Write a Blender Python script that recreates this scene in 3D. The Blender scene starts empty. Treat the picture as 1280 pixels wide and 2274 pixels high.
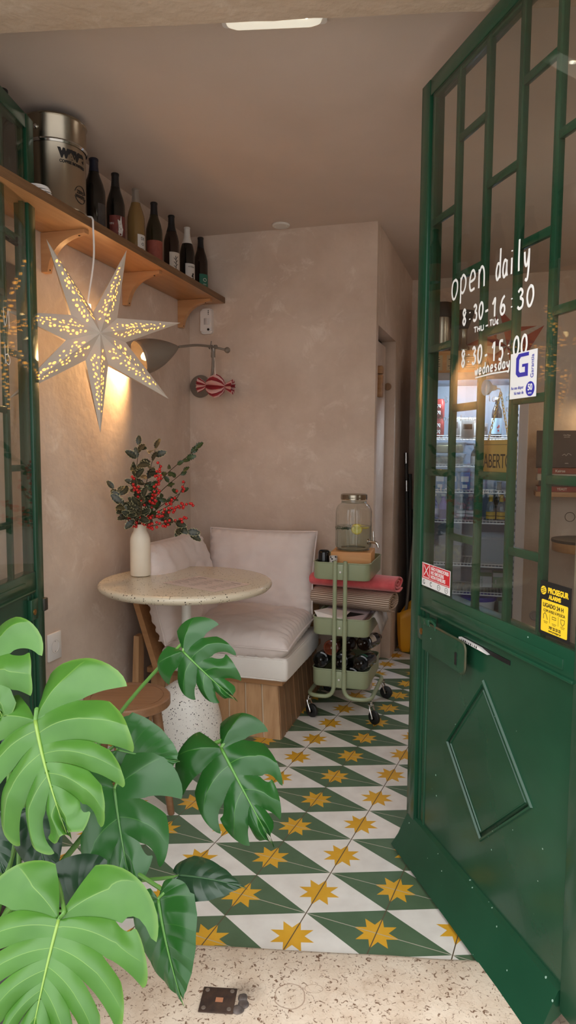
import bpy, bmesh, math, random
from math import sin, cos, pi, radians
from mathutils import Vector, Matrix, noise

# ------------------------------------------------------------------ camera, world, exposure
scn = bpy.context.scene
COL = scn.collection
cam_data = bpy.data.cameras.new('camera')
cam = bpy.data.objects.new('camera', cam_data)
COL.objects.link(cam)
cam_data.sensor_fit = 'HORIZONTAL'
cam_data.sensor_width = 36.0
cam_data.lens = 36.0 * 1537.69 / 1280.0
cam_data.clip_start = 0.02
PITCH, ROLL, CAMZ = 0.0853856, -0.00654716, 1.26576
fwd = Vector((0, cos(PITCH), -sin(PITCH)))
rgt0 = Vector((1, 0, 0))
dwn0 = fwd.cross(rgt0)
rgt = cos(ROLL) * rgt0 + sin(ROLL) * dwn0
dwn = -sin(ROLL) * rgt0 + cos(ROLL) * dwn0
cm = Matrix.Identity(4)
for i in range(3):
    cm[i][0], cm[i][1], cm[i][2] = rgt[i], -dwn[i], -fwd[i]
cm[2][3] = CAMZ
cam.matrix_world = cm
scn.camera = cam

scn.view_settings.view_transform = 'Standard'
scn.view_settings.look = 'None'
scn.view_settings.gamma = 1.0
scn.view_settings.use_curve_mapping = False
scn.view_settings.exposure = 1.13
scn.cycles.max_bounces = 10
scn.cycles.diffuse_bounces = 6
scn.cycles.transparent_max_bounces = 24
scn.cycles.sample_clamp_indirect = 6.0
scn.cycles.caustics_reflective = False
scn.cycles.caustics_refractive = False

SKY = 1.5           # overcast daylight
WALL_LAMP_W = 9.0
STAR_W = 0.2
FILL_GLOBE_W = 12.0     # unseen globes added at the right to brighten the interior
world = bpy.data.worlds.new('world')
scn.world = world
world.use_nodes = True
wn = world.node_tree.nodes
wl = world.node_tree.links
bg = wn['Background']
tc = wn.new('ShaderNodeTexCoord')
sx = wn.new('ShaderNodeSeparateXYZ')
wl.new(tc.outputs['Generated'], sx.inputs[0])
rmp = wn.new('ShaderNodeValToRGB')
rmp.color_ramp.elements[0].position = 0.42
rmp.color_ramp.elements[0].color = (0.50, 0.49, 0.48, 1)
rmp.color_ramp.elements[1].position = 1.0
rmp.color_ramp.elements[1].color = (1.18, 1.18, 1.18, 1)
for p_, c_ in ((0.55, (0.66, 0.67, 0.68, 1)), (0.74, (0.66, 0.67, 0.68, 1)), (0.86, (1.08, 1.10, 1.10, 1))):
    rmp.color_ramp.elements.new(p_).color = c_
mr = wn.new('ShaderNodeMapRange')
mr.inputs[1].default_value = -1.0
mr.inputs[2].default_value = 1.0
wl.new(sx.outputs[2], mr.inputs[0])
wl.new(mr.outputs[0], rmp.inputs[0])
wl.new(rmp.outputs[0], bg.inputs[0])
bg.inputs[1].default_value = SKY


# ------------------------------------------------------------------ helpers
def lin(c):
    out = []
    for v in c[:3]:
        v = v / 255.0
        out.append(v / 12.92 if v <= 0.04045 else ((v + 0.055) / 1.055) ** 2.4)
    return tuple(out) + (1.0,)


def newmat(name):
    m = bpy.data.materials.new(name)
    m.use_nodes = True
    return m, m.node_tree.nodes, m.node_tree.links, m.node_tree.nodes['Principled BSDF']


def mat(name, col, rough=0.5, metal=0.0, col2=None, scale=8.0, detail=4.0, lo=0.35, hi=0.65, bump=0.0, bscale=40.0,
        spec=0.5, emis=0.0, stretch=None, coat=0.0, sheen=0.0):
    m, n, l, p = newmat(name)
    p.inputs['Base Color'].default_value = lin(col)
    p.inputs['Roughness'].default_value = rough
    p.inputs['Metallic'].default_value = metal
    p.inputs['Specular IOR Level'].default_value = spec
    p.inputs['Coat Weight'].default_value = coat
    p.inputs['Sheen Weight'].default_value = sheen
    if emis:
        p.inputs['Emission Color'].default_value = lin(col)
        p.inputs['Emission Strength'].default_value = emis
    if col2 or bump:
        t = n.new('ShaderNodeTexCoord')
        mp = n.new('ShaderNodeMapping')
        if stretch:
            mp.inputs['Scale'].default_value = stretch
        l.new(t.outputs['Object'], mp.inputs[0])
    if col2:
        z = n.new('ShaderNodeTexNoise')
        z.inputs['Scale'].default_value = scale
        z.inputs['Detail'].default_value = detail
        l.new(mp.outputs[0], z.inputs['Vector'])
        r = n.new('ShaderNodeValToRGB')
        r.color_ramp.elements[0].position = lo
        r.color_ramp.elements[1].position = hi
        r.color_ramp.elements[0].color = lin(col)
        r.color_ramp.elements[1].color = lin(col2)
        l.new(z.outputs['Fac'], r.inputs[0])
        l.new(r.outputs[0], p.inputs['Base Color'])
    if bump:
        z2 = n.new('ShaderNodeTexNoise')
        z2.inputs['Scale'].default_value = bscale
        z2.inputs['Detail'].default_value = 6.0
        l.new(mp.outputs[0], z2.inputs['Vector'])
        b = n.new('ShaderNodeBump')
        b.inputs['Strength'].default_value = bump
        b.inputs['Distance'].default_value = 0.01
        l.new(z2.outputs['Fac'], b.inputs['Height'])
        l.new(b.outputs[0], p.inputs['Normal'])
    return m


def obj(name, bm, m, parent=None, M=None, smooth=True, angle=38, world=False):
    """link a bmesh as one mesh object; with world=True its coordinates are world ones even under a parent"""
    bmesh.ops.recalc_face_normals(bm, faces=bm.faces)
    me = bpy.data.meshes.new(name)
    bm.to_mesh(me)
    bm.free()
    for mm in (m if isinstance(m, (list, tuple)) else [m]):
        me.materials.append(mm)
    if smooth:
        for p in me.polygons:
            p.use_smooth = True
        me.set_sharp_from_angle(angle=radians(angle))
    o = bpy.data.objects.new(name, me)
    COL.objects.link(o)
    if parent:
        o.parent = parent
        if world:
            o.matrix_parent_inverse = WM[parent.name].inverted()
            WM[o.name] = WM[parent.name] @ o.matrix_parent_inverse
        else:
            WM[o.name] = WM[parent.name].copy()
    else:
        WM[o.name] = Matrix.Identity(4)
    if M is not None:
        o.matrix_basis = M
        WM[o.name] = WM[o.name] @ M
    return o


WM = {}


def tag(o, label=None, cat=None, group=None, kind=None):
    if label:
        o['label'] = label
    if cat:
        o['category'] = cat
    if group:
        o['group'] = group
    if kind:
        o['kind'] = kind
    return o


def thing(name, label, cat, M, group=None, kind=None):
    o = bpy.data.objects.new(name, None)
    o.empty_display_size = 0.05
    COL.objects.link(o)
    o.matrix_basis = M
    WM[o.name] = M.copy()
    return tag(o, label, cat, group, kind)


def T(x, y, z):
    return Matrix.Translation((x, y, z))


def RZ(a):
    return Matrix.Rotation(a, 4, 'Z')


def frame(o, x, y, z=None):
    x = Vector(x).normalized()
    y = Vector(y)
    z = x.cross(y).normalized()
    y = z.cross(x)
    M = Matrix.Identity(4)
    for i in range(3):
        M[i][0], M[i][1], M[i][2], M[i][3] = x[i], y[i], z[i], o[i]
    return M


def box(bm, c, s, M=None, bev=0.0, seg=2):
    r = bmesh.ops.create_cube(bm, size=1.0)
    vs = r['verts']
    for v in vs:
        v.co = Vector((v.co.x * s[0] + c[0], v.co.y * s[1] + c[1], v.co.z * s[2] + c[2]))
    if bev:
        es = list({e for v in vs for e in v.link_edges})
        rr = bmesh.ops.bevel(bm, geom=es, offset=bev, segments=seg, profile=0.5, affect='EDGES')
        vs = list({v for f in rr['faces'] for v in f.verts} | {v for v in vs if v.is_valid})
    if M is not None:
        for v in vs:
            v.co = M @ v.co
    return vs


def hexa(bm, pts):
    """8 corners: bottom 4 (ccw) then top 4"""
    v = [bm.verts.new(p) for p in pts]
    for f in ((3, 2, 1, 0), (4, 5, 6, 7), (0, 1, 5, 4), (1, 2, 6, 5), (2, 3, 7, 6), (3, 0, 4, 7)):
        bm.faces.new([v[i] for i in f])
    return v


def prism(bm, poly, h, M=None, h0=0.0):
    """polygon in the xy plane of M, from z=h0 to z=h"""
    a = [bm.verts.new((p[0], p[1], h0)) for p in poly]
    b = [bm.verts.new((p[0], p[1], h)) for p in poly]
    n = len(poly)
    bm.faces.new(a[::-1])
    bm.faces.new(b)
    for i in range(n):
        bm.faces.new((a[i], a[(i + 1) % n], b[(i + 1) % n], b[i]))
    if M is not None:
        for v in a + b:
            v.co = M @ v.co
    return a + b


def tube(bm, pts, r, n=10, closed=False, caps=True, flat=None):
    pts = [Vector(p) for p in pts]
    N = len(pts)
    rs = r if isinstance(r, (list, tuple)) else [r] * N
    tan = []
    for i in range(N):
        if closed:
            t = pts[(i + 1) % N] - pts[i - 1]
        else:
            t = pts[min(i + 1, N - 1)] - pts[max(i - 1, 0)]
        tan.append(t.normalized() if t.length > 1e-9 else Vector((0, 0, 1)))
    up = Vector((0, 0, 1)) if abs(tan[0].z) < 0.9 else Vector((1, 0, 0))
    u = tan[0].cross(up).normalized()
    rings = []
    for i in range(N):
        u = (u - tan[i] * u.dot(tan[i])).normalized()
        w = tan[i].cross(u)
        ring = []
        for k in range(n):
            a = 2 * pi * k / n
            d = u * cos(a) + w * sin(a)
            if flat is not None:
                d = d - flat * d.dot(flat) * 0.85
            ring.append(bm.verts.new(pts[i] + d * rs[i]))
        rings.append(ring)
    for i in range(N if closed else N - 1):
        a, b = rings[i], rings[(i + 1) % N]
        for k in range(n):
            bm.faces.new((a[k], a[(k + 1) % n], b[(k + 1) % n], b[k]))
    if caps and not closed:
        bm.faces.new(rings[0][::-1])
        bm.faces.new(rings[-1])
    return rings


def lathe(bm, prof, n=32, M=None, a0=0.0, a1=None):
    full = a1 is None
    rings = []
    for r, z in prof:
        if r < 1e-6 and full:
            rings.append([bm.verts.new((0, 0, z))])
        else:
            m = n if full else n + 1
            rings.append([bm.verts.new((r * cos(a0 + (2 * pi if full else a1 - a0) * k / n), r * sin(a0 + (2 * pi if full else a1 - a0) * k / n), z)) for k in range(m)])
    for a, b in zip(rings[:-1], rings[1:]):
        cnt = n
        for k in range(cnt):
            k2 = (k + 1) % n if full else k + 1
            if len(a) == 1 and len(b) == 1:
                continue
            if len(a) == 1:
                bm.faces.new((a[0], b[k2], b[k]))
            elif len(b) == 1:
                bm.faces.new((a[k], a[k2], b[0]))
            else:
                bm.faces.new((a[k], a[k2], b[k2], b[k]))
    if M is not None:
        for rg in rings:
            for v in rg:
                v.co = M @ v.co
    return rings


def fillet(pts, r, n=6, closed=False):
    pts = [Vector(p) for p in pts]
    out = []
    N = len(pts)
    for i, p in enumerate(pts):
        if not closed and i in (0, N - 1):
            out.append(p)
            continue
        a, b = pts[i - 1] - p, pts[(i + 1) % N] - p
        la, lb = a.length, b.length
        a.normalize()
        b.normalize()
        ang = a.angle(b)
        if ang > 3.1:
            out.append(p)
            continue
        d = min(r / math.tan(ang / 2), la * 0.49, lb * 0.49)
        p0, p1 = p + a * d, p + b * d
        for k in range(n + 1):
            t = k / n
            out.append(p0 * (1 - t) ** 2 + p * 2 * t * (1 - t) + p1 * t * t)
    return out


def rrect(w, h, r, n=5, cx=0.0, cy=0.0):
    out = []
    for sx_, sy_, a0 in ((1, 1, 0), (-1, 1, pi / 2), (-1, -1, pi), (1, -1, 1.5 * pi)):
        for k in range(n + 1):
            a = a0 + pi / 2 * k / n
            out.append((cx + sx_ * (w / 2 - r) + r * cos(a), cy + sy_ * (h / 2 - r) + r * sin(a)))
    return out


def smooth_line(p, n=5):
    p = [Vector(q) for q in p]
    if len(p) < 3:
        return p
    q = [2 * p[0] - p[1]] + p + [2 * p[-1] - p[-2]]
    out = []
    for i in range(1, len(q) - 2):
        for k in range(n):
            t = k / n
            a, b, c, d = q[i - 1], q[i], q[i + 1], q[i + 2]
            out.append(0.5 * ((2 * b) + (c - a) * t + (2 * a - 5 * b + 4 * c - d) * t * t + (3 * b - a - 3 * c + d) * t ** 3))
    out.append(p[-1])
    return out


def text_bm(body, size, align='CENTER', depth=0.0004, sxx=1.0, bold=0.0, spacing=1.0):
    cu = bpy.data.curves.new('text', 'FONT')
    cu.body = body
    cu.size = size
    cu.align_x = align
    cu.align_y = 'CENTER'
    cu.extrude = depth / 2
    cu.offset = bold
    cu.space_character = spacing
    o = bpy.data.objects.new('text', cu)
    COL.objects.link(o)
    bpy.context.view_layer.update()
    me = bpy.data.meshes.new_from_object(o.evaluated_get(bpy.context.evaluated_depsgraph_get()))
    bpy.data.objects.remove(o)
    bpy.data.curves.remove(cu)
    bm = bmesh.new()
    bm.from_mesh(me)
    bpy.data.meshes.remove(me)
    for v in bm.verts:
        v.co.x *= sxx
    return bm


def text_into(bm, body, size, M, **k):
    b = text_bm(body, size, **k)
    for v in b.verts:
        v.co = M @ v.co if isinstance(M, Matrix) else M(v.co)
    me = bpy.data.meshes.new('t')
    b.to_mesh(me)
    b.free()
    bm.from_mesh(me)
    bpy.data.meshes.remove(me)


def wrap(r, z0, ang0):
    """maps flat text onto a cylinder of radius r round the z axis, its middle at angle ang0"""
    def f(c):
        a = ang0 + c.x / r
        return Vector(((r + c.z) * cos(a), (r + c.z) * sin(a), z0 + c.y))
    return f


def copy_tree(o, parent=None):
    c = o.copy()
    COL.objects.link(c)
    if parent:
        c.parent = parent
    for ch in list(o.children):
        copy_tree(ch, c)
    return c


# room frame: a along the back wall from the left corner, d away from the back wall towards the street
BL = Vector((-0.5508, 3.8996, 0))
E1 = Vector((0.9603, -0.279, 0))
E2 = Vector((0.279, 0.9603, 0))
TH = math.atan2(-0.279, 0.9603)
UPZ = Vector((0, 0, 1))


def RP(a, d, z=0.0):
    return BL + E1 * a - E2 * d + Vector((0, 0, z))


def RM(a, d, z=0.0, rot=0.0):
    """local x along the back wall, local y into the room's depth"""
    p = RP(a, d, z)
    return T(*p) @ RZ(TH + rot)


HC = 2.435
# ------------------------------------------------------------------ materials
def plaster(name, c1, c2, c3, bump=0.35):
    m, n, l, p = newmat(name)
    g = n.new('ShaderNodeNewGeometry')
    a = n.new('ShaderNodeTexNoise')
    a.inputs['Scale'].default_value = 2.3
    a.inputs['Detail'].default_value = 7.0
    a.inputs['Roughness'].default_value = 0.62
    l.new(g.outputs['Position'], a.inputs['Vector'])
    r = n.new('ShaderNodeValToRGB')
    r.color_ramp.elements[0].position = 0.36
    r.color_ramp.elements[0].color = lin(c1)
    r.color_ramp.elements[1].position = 0.62
    r.color_ramp.elements[1].color = lin(c2)
    l.new(a.outputs['Fac'], r.inputs[0])
    b = n.new('ShaderNodeTexNoise')
    b.inputs['Scale'].default_value = 6.5
    b.inputs['Detail'].default_value = 9.0
    b.inputs['Roughness'].default_value = 0.72
    b.inputs['Distortion'].default_value = 0.6
    l.new(g.outputs['Position'], b.inputs['Vector'])
    r2 = n.new('ShaderNodeValToRGB')
    r2.color_ramp.elements[0].position = 0.56
    r2.color_ramp.elements[0].color = (0, 0, 0, 1)
    r2.color_ramp.elements[1].position = 0.70
    r2.color_ramp.elements[1].color = (0.55, 0.55, 0.55, 1)
    l.new(b.outputs['Fac'], r2.inputs[0])
    mx = n.new('ShaderNodeMix')
    mx.data_type = 'RGBA'
    l.new(r2.outputs[0], mx.inputs[0])
    l.new(r.outputs[0], mx.inputs[6])
    mx.inputs[7].default_value = lin(c3)
    l.new(mx.outputs[2], p.inputs['Base Color'])
    p.inputs['Roughness'].default_value = 0.78
    p.inputs['Specular IOR Level'].default_value = 0.25
    c = n.new('ShaderNodeTexNoise')
    c.inputs['Scale'].default_value = 26.0
    c.inputs['Detail'].default_value = 8.0
    l.new(g.outputs['Position'], c.inputs['Vector'])
    bp = n.new('ShaderNodeBump')
    bp.inputs['Strength'].default_value = bump
    bp.inputs['Distance'].default_value = 0.008
    l.new(c.outputs['Fac'], bp.inputs['Height'])
    l.new(bp.outputs[0], p.inputs['Normal'])
    return m


m_wall = plaster('plaster_wall', (196, 175, 159), (214, 195, 180), (234, 222, 211))
m_lintel = plaster('plaster_lintel', (196, 172, 150), (206, 184, 164), (226, 210, 194), 0.6)
m_ceiling = mat('ceiling_paint', (204, 188, 177), 0.8, col2=(210, 194, 183), scale=3.0, bump=0.05, bscale=60, spec=0.2)
m_darkwall = plaster('plaster_grey', (120, 112, 106), (132, 124, 118), (150, 142, 134), 0.2)
m_pave = mat('pavement_stone', (150, 146, 140), 0.8, col2=(176, 170, 162), scale=9, bump=0.3)

# --- cement tile floor
def floor_material():
    m, n, l, p = newmat('cement_star_tiles')

    def math_(op, a=None, b=None, c=None):
        q = n.new('ShaderNodeMath')
        q.operation = op
        for i, v in enumerate((a, b, c)):
            if v is None:
                continue
            if isinstance(v, (int, float)):
                q.inputs[i].default_value = v
            else:
                l.new(v, q.inputs[i])
        return q.outputs[0]
    g = n.new('ShaderNodeNewGeometry')
    s = n.new('ShaderNodeSeparateXYZ')
    l.new(g.outputs['Position'], s.inputs[0])
    X = math_('ADD', s.outputs[0], 0.16582)
    Y = math_('SUBTRACT', s.outputs[1], 1.79785)
    k = 5.0
    u = math_('ADD', math_('MULTIPLY', X, 0.9184 * k), math_('MULTIPLY', Y, -0.39565 * k))
    v = math_('ADD', math_('MULTIPLY', X, 0.39565 * k), math_('MULTIPLY', Y, 0.9184 * k))
    # distance to the nearest odd column line, 0..1
    h = math_('MULTIPLY', math_('SUBTRACT', u, 1.0), 0.5)
    du_w = math_('MULTIPLY', math_('SUBTRACT', h, math_('ROUND', h)), 2.0)
    t = math_('ABSOLUTE', du_w)
    dv_w = math_('SUBTRACT', v, math_('ROUND', v))
    w = math_('ABSOLUTE', dv_w)
    white = math_('LESS_THAN', w, math_('MULTIPLY', math_('SUBTRACT', 1.0, t), 0.5))
    h2 = math_('MULTIPLY', u, 0.5)
    du_g = math_('MULTIPLY', math_('SUBTRACT', h2, math_('ROUND', h2)), 2.0)
    v5 = math_('SUBTRACT', v, 0.5)
    dv_g = math_('SUBTRACT', v5, math_('ROUND', v5))

    def star(a, b, R=0.31, r=0.165):
        rho = math_('SQRT', math_('ADD', math_('MULTIPLY', a, a), math_('MULTIPLY', b, b)))
        phi = math_('ARCTAN2', b, a)
        q = math_('DIVIDE', phi, pi / 4)
        psi = math_('MULTIPLY', math_('ABSOLUTE', math_('SUBTRACT', q, math_('ROUND', q))), pi / 4)
        nx, ny = r * sin(pi / 8), R - r * cos(pi / 8)
        e = math_('ADD', math_('MULTIPLY', math_('MULTIPLY', rho, math_('COSINE', psi)), nx), math_('MULTIPLY', math_('MULTIPLY', rho, math_('SINE', psi)), ny))
        return math_('LESS_THAN', e, R * nx)
    gold = math_('MAXIMUM', star(du_w, dv_w), star(du_g, dv_g))
    gu = math_('LESS_THAN', math_('ABSOLUTE', math_('SUBTRACT', u, math_('ROUND', u))), 0.0075)
    gv = math_('LESS_THAN', math_('ABSOLUTE', dv_g), 0.006)
    nz = n.new('ShaderNodeTexNoise')
    nz.inputs['Scale'].default_value = 14.0
    nz.inputs['Detail'].default_value = 8.0
    l.new(g.outputs['Position'], nz.inputs['Vector'])

    def ramp(c1, c2):
        r = n.new('ShaderNodeValToRGB')
        r.color_ramp.elements[0].position = 0.3
        r.color_ramp.elements[1].position = 0.7
        r.color_ramp.elements[0].color = lin(c1)
        r.color_ramp.elements[1].color = lin(c2)
        l.new(nz.outputs['Fac'], r.inputs[0])
        return r.outputs[0]

    def mix(f, a, b):
        q = n.new('ShaderNodeMix')
        q.data_type = 'RGBA'
        l.new(f, q.inputs[0])
        for i, vv in ((6, a), (7, b)):
            if isinstance(vv, tuple):
                q.inputs[i].default_value = vv
            else:
                l.new(vv, q.inputs[i])
        return q.outputs[2]
    c = mix(white, ramp((76, 98, 72), (86, 108, 82)), ramp((214, 206, 198), (228, 222, 214)))
    c = mix(gold, c, ramp((206, 152, 38), (218, 166, 52)))
    c = mix(gv, c, lin((176, 168, 152)))
    c = mix(gu, c, lin((92, 78, 60)))
    l.new(c, p.inputs['Base Color'])
    p.inputs['Roughness'].default_value = 0.42
    p.inputs['Specular IOR Level'].default_value = 0.4
    return m


m_floor = floor_material()


def stone_material():
    m, n, l, p = newmat('limestone_sill')
    g = n.new('ShaderNodeNewGeometry')
    a = n.new('ShaderNodeTexNoise')
    a.inputs['Scale'].default_value = 7.0
    a.inputs['Detail'].default_value = 9.0
    a.inputs['Roughness'].default_value = 0.7
    l.new(g.outputs['Position'], a.inputs['Vector'])
    r = n.new('ShaderNodeValToRGB')
    e = r.color_ramp.elements
    e[0].position, e[0].color = 0.27, lin((150, 124, 102))
    e[1].position, e[1].color = 0.62, lin((222, 204, 184))
    x = e.new(0.42)
    x.color = lin((206, 184, 162))
    l.new(a.outputs['Fac'], r.inputs[0])
    b = n.new('ShaderNodeTexNoise')
    b.inputs['Scale'].default_value = 92.0
    b.inputs['Detail'].default_value = 5.0
    b.inputs['Distortion'].default_value = 1.2
    l.new(g.outputs['Position'], b.inputs['Vector'])
    r2 = n.new('ShaderNodeValToRGB')
    r2.color_ramp.elements[0].position = 0.585
    r2.color_ramp.elements[0].color = (0, 0, 0, 1)
    r2.color_ramp.elements[1].position = 0.66
    r2.color_ramp.elements[1].color = (1, 1, 1, 1)
    l.new(b.outputs['Fac'], r2.inputs[0])
    mx = n.new('ShaderNodeMix')
    mx.data_type = 'RGBA'
    l.new(r2.outputs[0], mx.inputs[0])
    l.new(r.outputs[0], mx.inputs[6])
    mx.inputs[7].default_value = lin((112, 82, 62))
    # thin dark veins
    vz = n.new('ShaderNodeTexVoronoi')
    vz.feature = 'DISTANCE_TO_EDGE'
    vz.inputs['Scale'].default_value = 24.0
    nz = n.new('ShaderNodeTexNoise')
    nz.inputs['Scale'].default_value = 20.0
    l.new(g.outputs['Position'], nz.inputs['Vector'])
    va = n.new('ShaderNodeVectorMath')
    va.operation = 'MULTIPLY_ADD'
    l.new(nz.outputs['Color'], va.inputs[0])
    va.inputs[1].default_value = (0.09, 0.09, 0.09)
    l.new(g.outputs['Position'], va.inputs[2])
    l.new(va.outputs[0], vz.inputs['Vector'])
    r3 = n.new('ShaderNodeValToRGB')
    r3.color_ramp.elements[0].position = 0.004
    r3.color_ramp.elements[0].color = (0.4, 0.4, 0.4, 1)
    r3.color_ramp.elements[1].position = 0.014
    r3.color_ramp.elements[1].color = (0, 0, 0, 1)
    l.new(vz.outputs['Distance'], r3.inputs[0])
    mx2 = n.new('ShaderNodeMix')
    mx2.data_type = 'RGBA'
    l.new(r3.outputs[0], mx2.inputs[0])
    l.new(mx.outputs[2], mx2.inputs[6])
    mx2.inputs[7].default_value = lin((150, 122, 98))
    last = mx2.outputs[2]
    for (fx, fy, rr, ww, sy, colr, amt) in ((0.012, 1.502, 0.036, 0.0022, 1.0, (128, 92, 72), 0.75), (0.068, 1.525, 0.021, 0.0018, 1.7, (140, 108, 84), 0.7), (-0.095, 1.515, 0.0, 0.055, 1.3, (96, 78, 64), 0.6)):
        sb_ = n.new('ShaderNodeVectorMath')
        sb_.operation = 'SUBTRACT'
        l.new(g.outputs['Position'], sb_.inputs[0])
        sb_.inputs[1].default_value = (fx, fy, 0.014)
        ml = n.new('ShaderNodeVectorMath')
        ml.operation = 'MULTIPLY'
        l.new(sb_.outputs[0], ml.inputs[0])
        ml.inputs[1].default_value = (1, sy, 0)
        ad_ = n.new('ShaderNodeVectorMath')
        ad_.operation = 'MULTIPLY_ADD'
        l.new(nz.outputs['Color'], ad_.inputs[0])
        ad_.inputs[1].default_value = (0.018, 0.018, 0)
        l.new(ml.outputs[0], ad_.inputs[2])
        of_ = n.new('ShaderNodeVectorMath')
        of_.operation = 'SUBTRACT'
        l.new(ad_.outputs[0], of_.inputs[0])
        of_.inputs[1].default_value = (0.009, 0.009, 0)
        ln_ = n.new('ShaderNodeVectorMath')
        ln_.operation = 'LENGTH'
        l.new(of_.outputs[0], ln_.inputs[0])
        d1 = n.new('ShaderNodeMath')
        d1.operation = 'SUBTRACT'
        l.new(ln_.outputs['Value'], d1.inputs[0])
        d1.inputs[1].default_value = rr
        d2 = n.new('ShaderNodeMath')
        d2.operation = 'ABSOLUTE'
        l.new(d1.outputs[0], d2.inputs[0])
        mp_ = n.new('ShaderNodeMapRange')
        mp_.inputs[1].default_value = 0.0
        mp_.inputs[2].default_value = ww
        mp_.inputs[3].default_value = amt
        mp_.inputs[4].default_value = 0.0
        l.new(d2.outputs[0], mp_.inputs[0])
        fac = mp_.outputs[0]
        if rr == 0.0:
            mm_ = n.new('ShaderNodeMath')
            mm_.operation = 'MULTIPLY'
            l.new(fac, mm_.inputs[0])
            l.new(b.outputs['Fac'], mm_.inputs[1])
            m2_ = n.new('ShaderNodeMath')
            m2_.operation = 'MULTIPLY'
            m2_.use_clamp = True
            l.new(mm_.outputs[0], m2_.inputs[0])
            m2_.inputs[1].default_value = 2.2
            fac = m2_.outputs[0]
        mx3 = n.new('ShaderNodeMix')
        mx3.data_type = 'RGBA'
        l.new(fac, mx3.inputs[0])
        l.new(last, mx3.inputs[6])
        mx3.inputs[7].default_value = lin(colr)
        last = mx3.outputs[2]
    l.new(last, p.inputs['Base Color'])
    p.inputs['Roughness'].default_value = 0.65
    bp = n.new('ShaderNodeBump')
    bp.inputs['Strength'].default_value = 0.25
    bp.inputs['Distance'].default_value = 0.004
    l.new(b.outputs['Fac'], bp.inputs['Height'])
    l.new(bp.outputs[0], p.inputs['Normal'])
    return m


def terrazzo(name, base, fleck, scale=95.0, thr=0.2, rough=0.3):
    m, n, l, p = newmat(name)
    t = n.new('ShaderNodeTexCoord')
    v = n.new('ShaderNodeTexVoronoi')
    v.inputs['Scale'].default_value = scale
    l.new(t.outputs['Object'], v.inputs['Vector'])
    s = n.new('ShaderNodeSeparateColor')
    l.new(v.outputs['Color'], s.inputs[0])
    mu = n.new('ShaderNodeMath')
    mu.operation = 'MULTIPLY'
    l.new(s.outputs[0], mu.inputs[0])
    l.new(s.outputs[1], mu.inputs[1])
    mu2 = n.new('ShaderNodeMath')
    mu2.operation = 'MULTIPLY'
    l.new(mu.outputs[0], mu2.inputs[0])
    mu2.inputs[1].default_value = thr * 3
    lt = n.new('ShaderNodeMath')
    lt.operation = 'LESS_THAN'
    l.new(v.outputs['Distance'], lt.inputs[0])
    l.new(mu2.outputs[0], lt.inputs[1])
    mx = n.new('ShaderNodeMix')
    mx.data_type = 'RGBA'
    l.new(lt.outputs[0], mx.inputs[0])
    mx.inputs[6].default_value = lin(base)
    mx.inputs[7].default_value = lin(fleck)
    l.new(mx.outputs[2], p.inputs['Base Color'])
    p.inputs['Roughness'].default_value = rough
    return m


def thin_glass(name, tint=(255, 255, 255), ior=1.5, rough=0.0, haze=0.0, gain=1.0):
    """a pane: clear straight through, mirror-like by the Fresnel law"""
    m, n, l, p = newmat(name)
    n.remove(p)
    out = n['Material Output']
    tr = n.new('ShaderNodeBsdfTransparent')
    tr.inputs[0].default_value = lin(tint)
    gl = n.new('ShaderNodeBsdfGlossy')
    gl.inputs['Roughness'].default_value = rough
    # Schlick reflectance, the same seen from either face of the sheet
    f0 = ((ior - 1) / (ior + 1)) ** 2
    ge = n.new('ShaderNodeNewGeometry')
    dt = n.new('ShaderNodeVectorMath')
    dt.operation = 'DOT_PRODUCT'
    l.new(ge.outputs['Normal'], dt.inputs[0])
    l.new(ge.outputs['Incoming'], dt.inputs[1])

    def mth(op, a, b=None):
        q = n.new('ShaderNodeMath')
        q.operation = op
        for i, v in enumerate((a, b)):
            if v is None:
                continue
            if isinstance(v, (int, float)):
                q.inputs[i].default_value = v
            else:
                l.new(v, q.inputs[i])
        return q
    om = mth('SUBTRACT', 1.0, mth('ABSOLUTE', dt.outputs['Value']).outputs[0])
    p5 = mth('POWER', om.outputs[0], 5.0)
    mu = mth('MULTIPLY', mth('ADD', mth('MULTIPLY', p5.outputs[0], 1 - f0).outputs[0], f0).outputs[0], gain)
    mu.use_clamp = True
    mx = n.new('ShaderNodeMixShader')
    l.new(mu.outputs[0], mx.inputs[0])
    l.new(tr.outputs[0], mx.inputs[1])
    l.new(gl.outputs[0], mx.inputs[2])
    last = mx
    if haze:
        df = n.new('ShaderNodeBsdfDiffuse')
        df.inputs[0].default_value = (0.8, 0.8, 0.8, 1)
        mh = n.new('ShaderNodeMixShader')
        mh.inputs[0].default_value = haze
        l.new(mx.outputs[0], mh.inputs[1])
        l.new(df.outputs[0], mh.inputs[2])
        last = mh
    l.new(last.outputs[0], out.inputs[0])
    return m


def wood(name, c1, c2, axis=0, rough=0.45, scale=7.0):
    st = [6.0, 6.0, 6.0]
    st[axis] = 0.6
    return mat(name, c1, rough, col2=c2, scale=scale, detail=7.0, lo=0.3, hi=0.7, stretch=tuple(st), bump=0.06, bscale=12, spec=0.4)


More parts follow.
